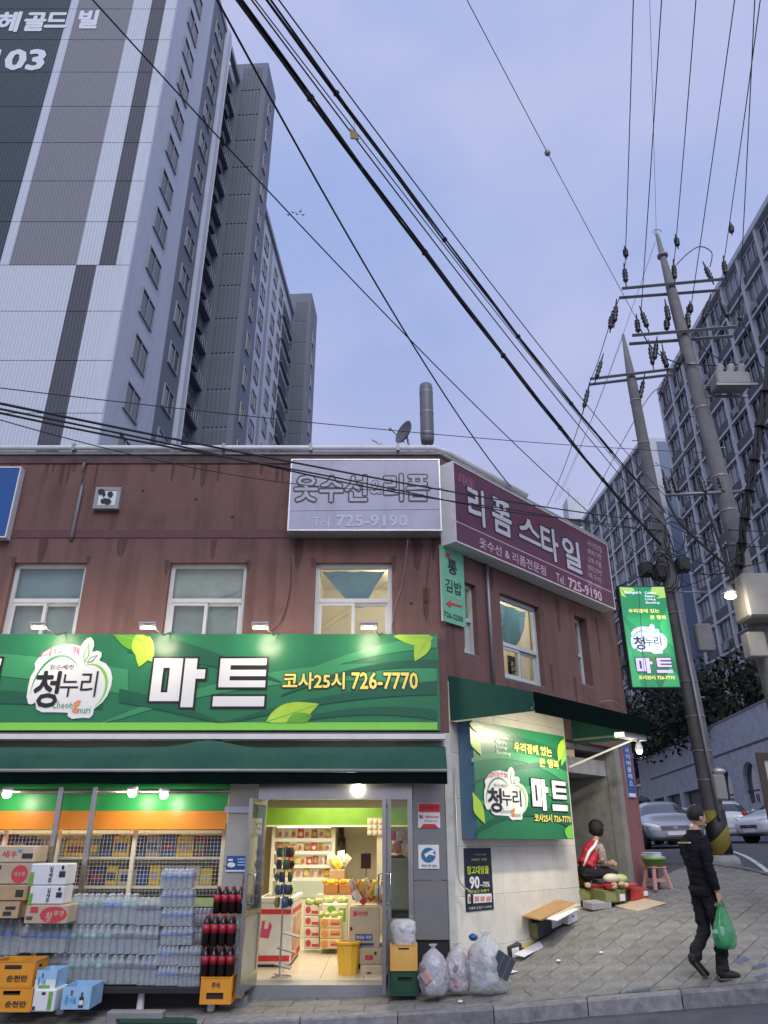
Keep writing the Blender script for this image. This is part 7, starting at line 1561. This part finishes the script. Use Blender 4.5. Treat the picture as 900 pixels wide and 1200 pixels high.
# legs: left one trails with the toe down, right one stands
ch += [(2, [(.02,.085,.88,.100,.092), (.02,.09,.70,.086,.080), (.035,.09,.50,.070), (.01,.09,.43,.066), (-.10,.09,.28,.064), (-.15,.09,.19,.064)])]
ch += [(2, [(.03,-.085,.88,.100,.092), (.055,-.09,.70,.088,.080), (.085,-.09,.49,.071), (.085,-.09,.40,.069), (.06,-.09,.22,.066), (.045,-.09,.10,.068)])]
ch += [(3, [(.03,-.09,.12,.058,.052), (.025,-.09,.07,.058,.05), (.06,-.09,.05,.050,.050), (.15,-.095,.044,.042,.052), (.225,-.10,.034,.030,.046)])]
ch += [(3, [(-.165,.09,.215,.058,.05), (-.175,.09,.175,.055,.05), (-.13,.09,.125,.045,.046), (-.07,.09,.065,.040,.048), (-.02,.09,.033,.028,.042)])]
man = person('man with short dark hair in a black jacket walking right, carrying a green bag', mloc, R(16), ch, [M_skin, M_jkt, M_trs, M_shoe], vox=.007)
def shell(name, c, rx, ry, rz_, cut, m, par, bumpy=.0):
    b = MB(); b.ball(c, rx, ry, rz_, 22, 14); v = []
    for p in b.v:
        d = Vector(p)-Vector(c); v.append(tuple(Vector(c)+d*(1+bumpy*noise.noise(Vector(p)*28))))
    b.v = v; b.f = [f for f in b.f if all(cut(b.v[i]) for i in f)]; b.m = [0]*len(b.f); return b.build(name, m, par, True)
shell('hair', (HX-.078,0,1.648), .110, .092, .105, lambda p: p[2] > (1.665 if p[0] > HX-.02 else (1.62 if p[0] > HX-.09 else 1.565)), M_hair, man, .07)
for s in (-1, 1): MB().ball((HX+.019, s*.030, 1.622), .011, .014, .006).build('eye', M_pk, man, True); MB().box(HX+.022, HX+.032, s*.030-.02, s*.030+.02, 1.643, 1.650).build('eyebrow', M_hair, man)
MB().ball((HX+.027,0,1.553), .010, .024, .005).build('mouth', mat('lips', (.35,.15,.12), .5), man, True)
b = MB(); b.lathe([(.085,1.40), (.080,1.475), (.072,1.48), (.070,1.44)], (.025,0,0), 18, 1, 1.05); b.build('collar', M_jkt, man, True)
b = MB(); b.box(-.262, -.232, -.10, .10, 1.335, 1.350, Matrix.Translation((.118,0,0))); b.build('back_stripe', mat('pale_stripe', (.55,.53,.36), .5), man)
b = MB(); b.lathe([(.120,.79), (.130,.81), (.126,.90)], (.027,0,0), 24, 1, 1.36); b.build('jacket_hem', M_jkt, man, True)
b = MB(); b.bbox(.12, .185, -.09, .06, .93, 1.06, .02); b.build('belt_pouch', M_jkt, man)
MB().bbox(-.03, .255, -.145, -.045, 0, .018, .006).build('sole', M_sole, man); MB().bbox(-.10, .09, .045, .135, -.009, .009, .004, Matrix.Translation((-.115,0,.075))@Matrix.Rotation(R(48), 4, 'Y')).build('sole', M_sole, man)
# green carrier bag hanging from his right hand
bgm = bpy.data.materials.new('green_bag'); MATS['gb'] = bgm; bgm = plasticmat('green_film', (.05,.36,.12), .38, .25)
T_ = TM(man); hp_ = T_@Vector((.050,-.228,.775)); bag_ = thing('carrier_bag', 'full green plastic carrier bag hanging from the walking man\'s hand', 'bag', (hp_.x, hp_.y, hp_.z-.47), R(16))
b = MB(); n = 36; k = 22; v = []
for i in range(k+1):
    q = i/k; z = .40*q; wx = (.125+.035*math.sin(q*2.2+.3))*(1-max(0, q-.25)**1.35*1.02); wy = (.085)*(1-.8*max(0, q-.2)); wx = max(wx*.88, .03); wy = max(wy, .014)
    if q < .08: wx *= .75+q*3.1; wy *= .75+q*3.1
    for j in range(n):
        a = 2*math.pi*j/n; p = Vector((math.cos(a), math.sin(a), z*5)); d = 1+.10*noise.noise(p*2.2)+.06*noise.noise(p*5)+.10*q*math.sin(a*7); v.append((math.cos(a)*wx*d-.02*(1-q), math.sin(a)*wy*d, z))
b.add(v, [(i*n+j, i*n+(j+1) % n, (i+1)*n+(j+1) % n, (i+1)*n+j) for i in range(k) for j in range(n)]+[tuple(range(n))[::-1]]).build('bag_skin', bgm, bag_, True)
for s in (-1, 1):
    b = MB(); b.tube([(s*.035,0,.37), (s*.030,0,.44), (s*.012,.0,.478), (0,0,.485)], [.02,.014,.010,.010], 7); b.build('handle', bgm, bag_, True)
for i in range(12): MB().bbox(-.05, .05, -.035, .035, -.03, .03, .014, Matrix.Translation((-.02+random.uniform(-.08,.08), random.uniform(-.03,.03), random.uniform(.04,.17)))@Matrix.Rotation(random.random()*3, 4, 'Y')).build('packet', [mat('bag_goods', (.01,.10,.08), .5, var=.5, scale=25), mat('bag_goods_pale', (.2,.5,.35), .5)][i % 3 == 0], bag_)
# seated vendor
wp = SIDE@Vector((3.26, -.06, 0)); wz = gz(wp.x, wp.y)+.06
M_vest = mat('red_vest', (.50,.025,.045), .7, var=.1); M_sleeve = mat('checked_sleeve', (.30,.22,.20), .7, var=.9, scale=26)
ch = [(2, [(-.04,0,.36,.13,.17), (-.03,0,.45,.135,.17)]), (1, [(-.03,0,.50,.13,.165), (.03,0,.60,.125,.165), (.10,0,.73,.12,.175), (.155,0,.81,.09,.15), (.175,0,.845,.06,.07)]), (0, [(.175,0,.835,.052), (.205,0,.92,.05)]), (0, [(.235,0,.935,.055,.05), (.245,0,.99,.087,.072), (.24,0,1.05,.092,.077), (.23,0,1.09,.07,.06)]), (0, [(.328,0,.99,.014), (.341,0,.97,.014)]),
      (3, [(.15,-.15,.785,.064), (.14,-.21,.69,.062), (.14,-.22,.60,.055), (.18,-.21,.55,.05)]), (0, [(.18,-.21,.55,.038), (.30,-.13,.53,.034), (.38,-.07,.535,.028)]), (3, [(.15,.15,.785,.064), (.15,.20,.68,.06), (.18,.19,.57,.05)]), (0, [(.18,.19,.57,.036), (.30,.10,.55,.033), (.38,.02,.54,.028)]),
      (2, [(-.02,-.09,.40,.10,.10), (.18,-.10,.42,.088), (.36,-.11,.40,.072), (.40,-.11,.34,.065), (.36,-.10,.18,.055), (.34,-.10,.08,.05)]), (2, [(-.02,.09,.40,.10,.10), (.18,.10,.42,.088), (.38,.11,.40,.072), (.42,.11,.34,.065), (.40,.10,.18,.055), (.39,.10,.08,.05)]),
      (4, [(.33,-.10,.06,.045), (.40,-.10,.045,.042), (.47,-.10,.035,.03)]), (4, [(.38,.10,.06,.045), (.45,.10,.045,.042), (.52,.10,.035,.03)])]
ch += fingers(0, (.375,-.07,.535), (1,.35,-.1), (0,.3,1), (-.1,1,-.3), L=.075, r=.0085); ch += fingers(0, (.375,.02,.54), (1,-.25,-.1), (0,-.3,1), (-.1,-1,-.3), L=.075, r=.0085)
wom = person('woman with short black hair in a red vest sitting at the wall recess', (wp.x, wp.y, wz), R(18), ch, [M_skin, M_vest, M_trs, M_sleeve, M_shoe], vox=.008)
shell('hair', (.228,0,1.045), .130, .122, .128, lambda p: not (p[0] > .30 and p[2] < 1.07) and p[2] > .92, M_hair, wom, .16)
for s in (-1, 1): MB().ball((.325, s*.028, 1.015), .010, .012, .005).build('eye', M_pk, wom, True)
MB().ball((.328,0,.955), .008, .02, .005).build('mouth', MATS['lips'], wom, True)
b = MB(); 
v = []
for s, w in ((0,.0),):
    pts = [(-.17,-.145,.50), (-.125,-.172,.60), (-.07,-.185,.70), (.04,-.184,.785), (.12,-.14,.865)]
    b.tube(pts, [.012,.022,.026,.026,.02], 6)
b.build('apron_strap', M_paper, wom, True)
# shopkeeper glimpsed behind the side light
sk = at(459, 988, 12.4)
ch = [(1, [(0,0,.80,.11,.16), (0,0,1.0,.11,.16), (0,0,1.2,.12,.18), (0,0,1.33,.09,.17), (0,0,1.38,.06,.08)]), (0, [(0,0,1.37,.05), (.01,0,1.46,.05)]), (0, [(.025,0,1.47,.055,.05), (.03,0,1.52,.085,.068), (.025,0,1.58,.09,.074), (.02,0,1.63,.065,.058)]), (0, [(.115,0,1.54,.014), (.128,0,1.52,.014)]),
      (2, [(0,-.08,.85,.095), (.01,-.09,.48,.066), (0,-.09,.1,.055)]), (2, [(0,.08,.85,.095), (.01,.09,.48,.066), (0,.09,.1,.055)]), (3, [(0,-.09,.06,.045), (.16,-.09,.04,.035)]), (3, [(0,.09,.06,.045), (.16,.09,.04,.035)]),
      (1, [(0,-.17,1.31,.06), (.03,-.21,1.08,.05), (.16,-.17,1.0,.042)]), (1, [(0,.17,1.31,.06), (.03,.21,1.08,.05), (.16,.17,1.0,.042)])]
ch += fingers(0, (.17,-.165,1.0), (1,.2,-.1), (0,.4,1), (0,1,-.4)); ch += fingers(0, (.17,.165,1.0), (1,-.2,-.1), (0,-.4,1), (0,-1,-.4))
shk = person('shopkeeper in dark clothes half hidden behind the glass right of the doorway', (sk.x+.09, 12.4, FZ+.004), R(-125), ch, [M_skin, M_jkt, M_trs, M_shoe], vox=.010)
shell('hair', (.015,0,1.57), .105, .088, .095, lambda p: not (p[0] > .07 and p[2] < 1.60) and p[2] > 1.50, M_hair, shk, .06)
for s in (-1, 1): MB().ball((.108, s*.028, 1.555), .010, .012, .005).build('eye', M_pk, shk, True)
MB().ball((.110,0,1.495), .008, .02, .005).build('mouth', MATS['lips'], shk, True)
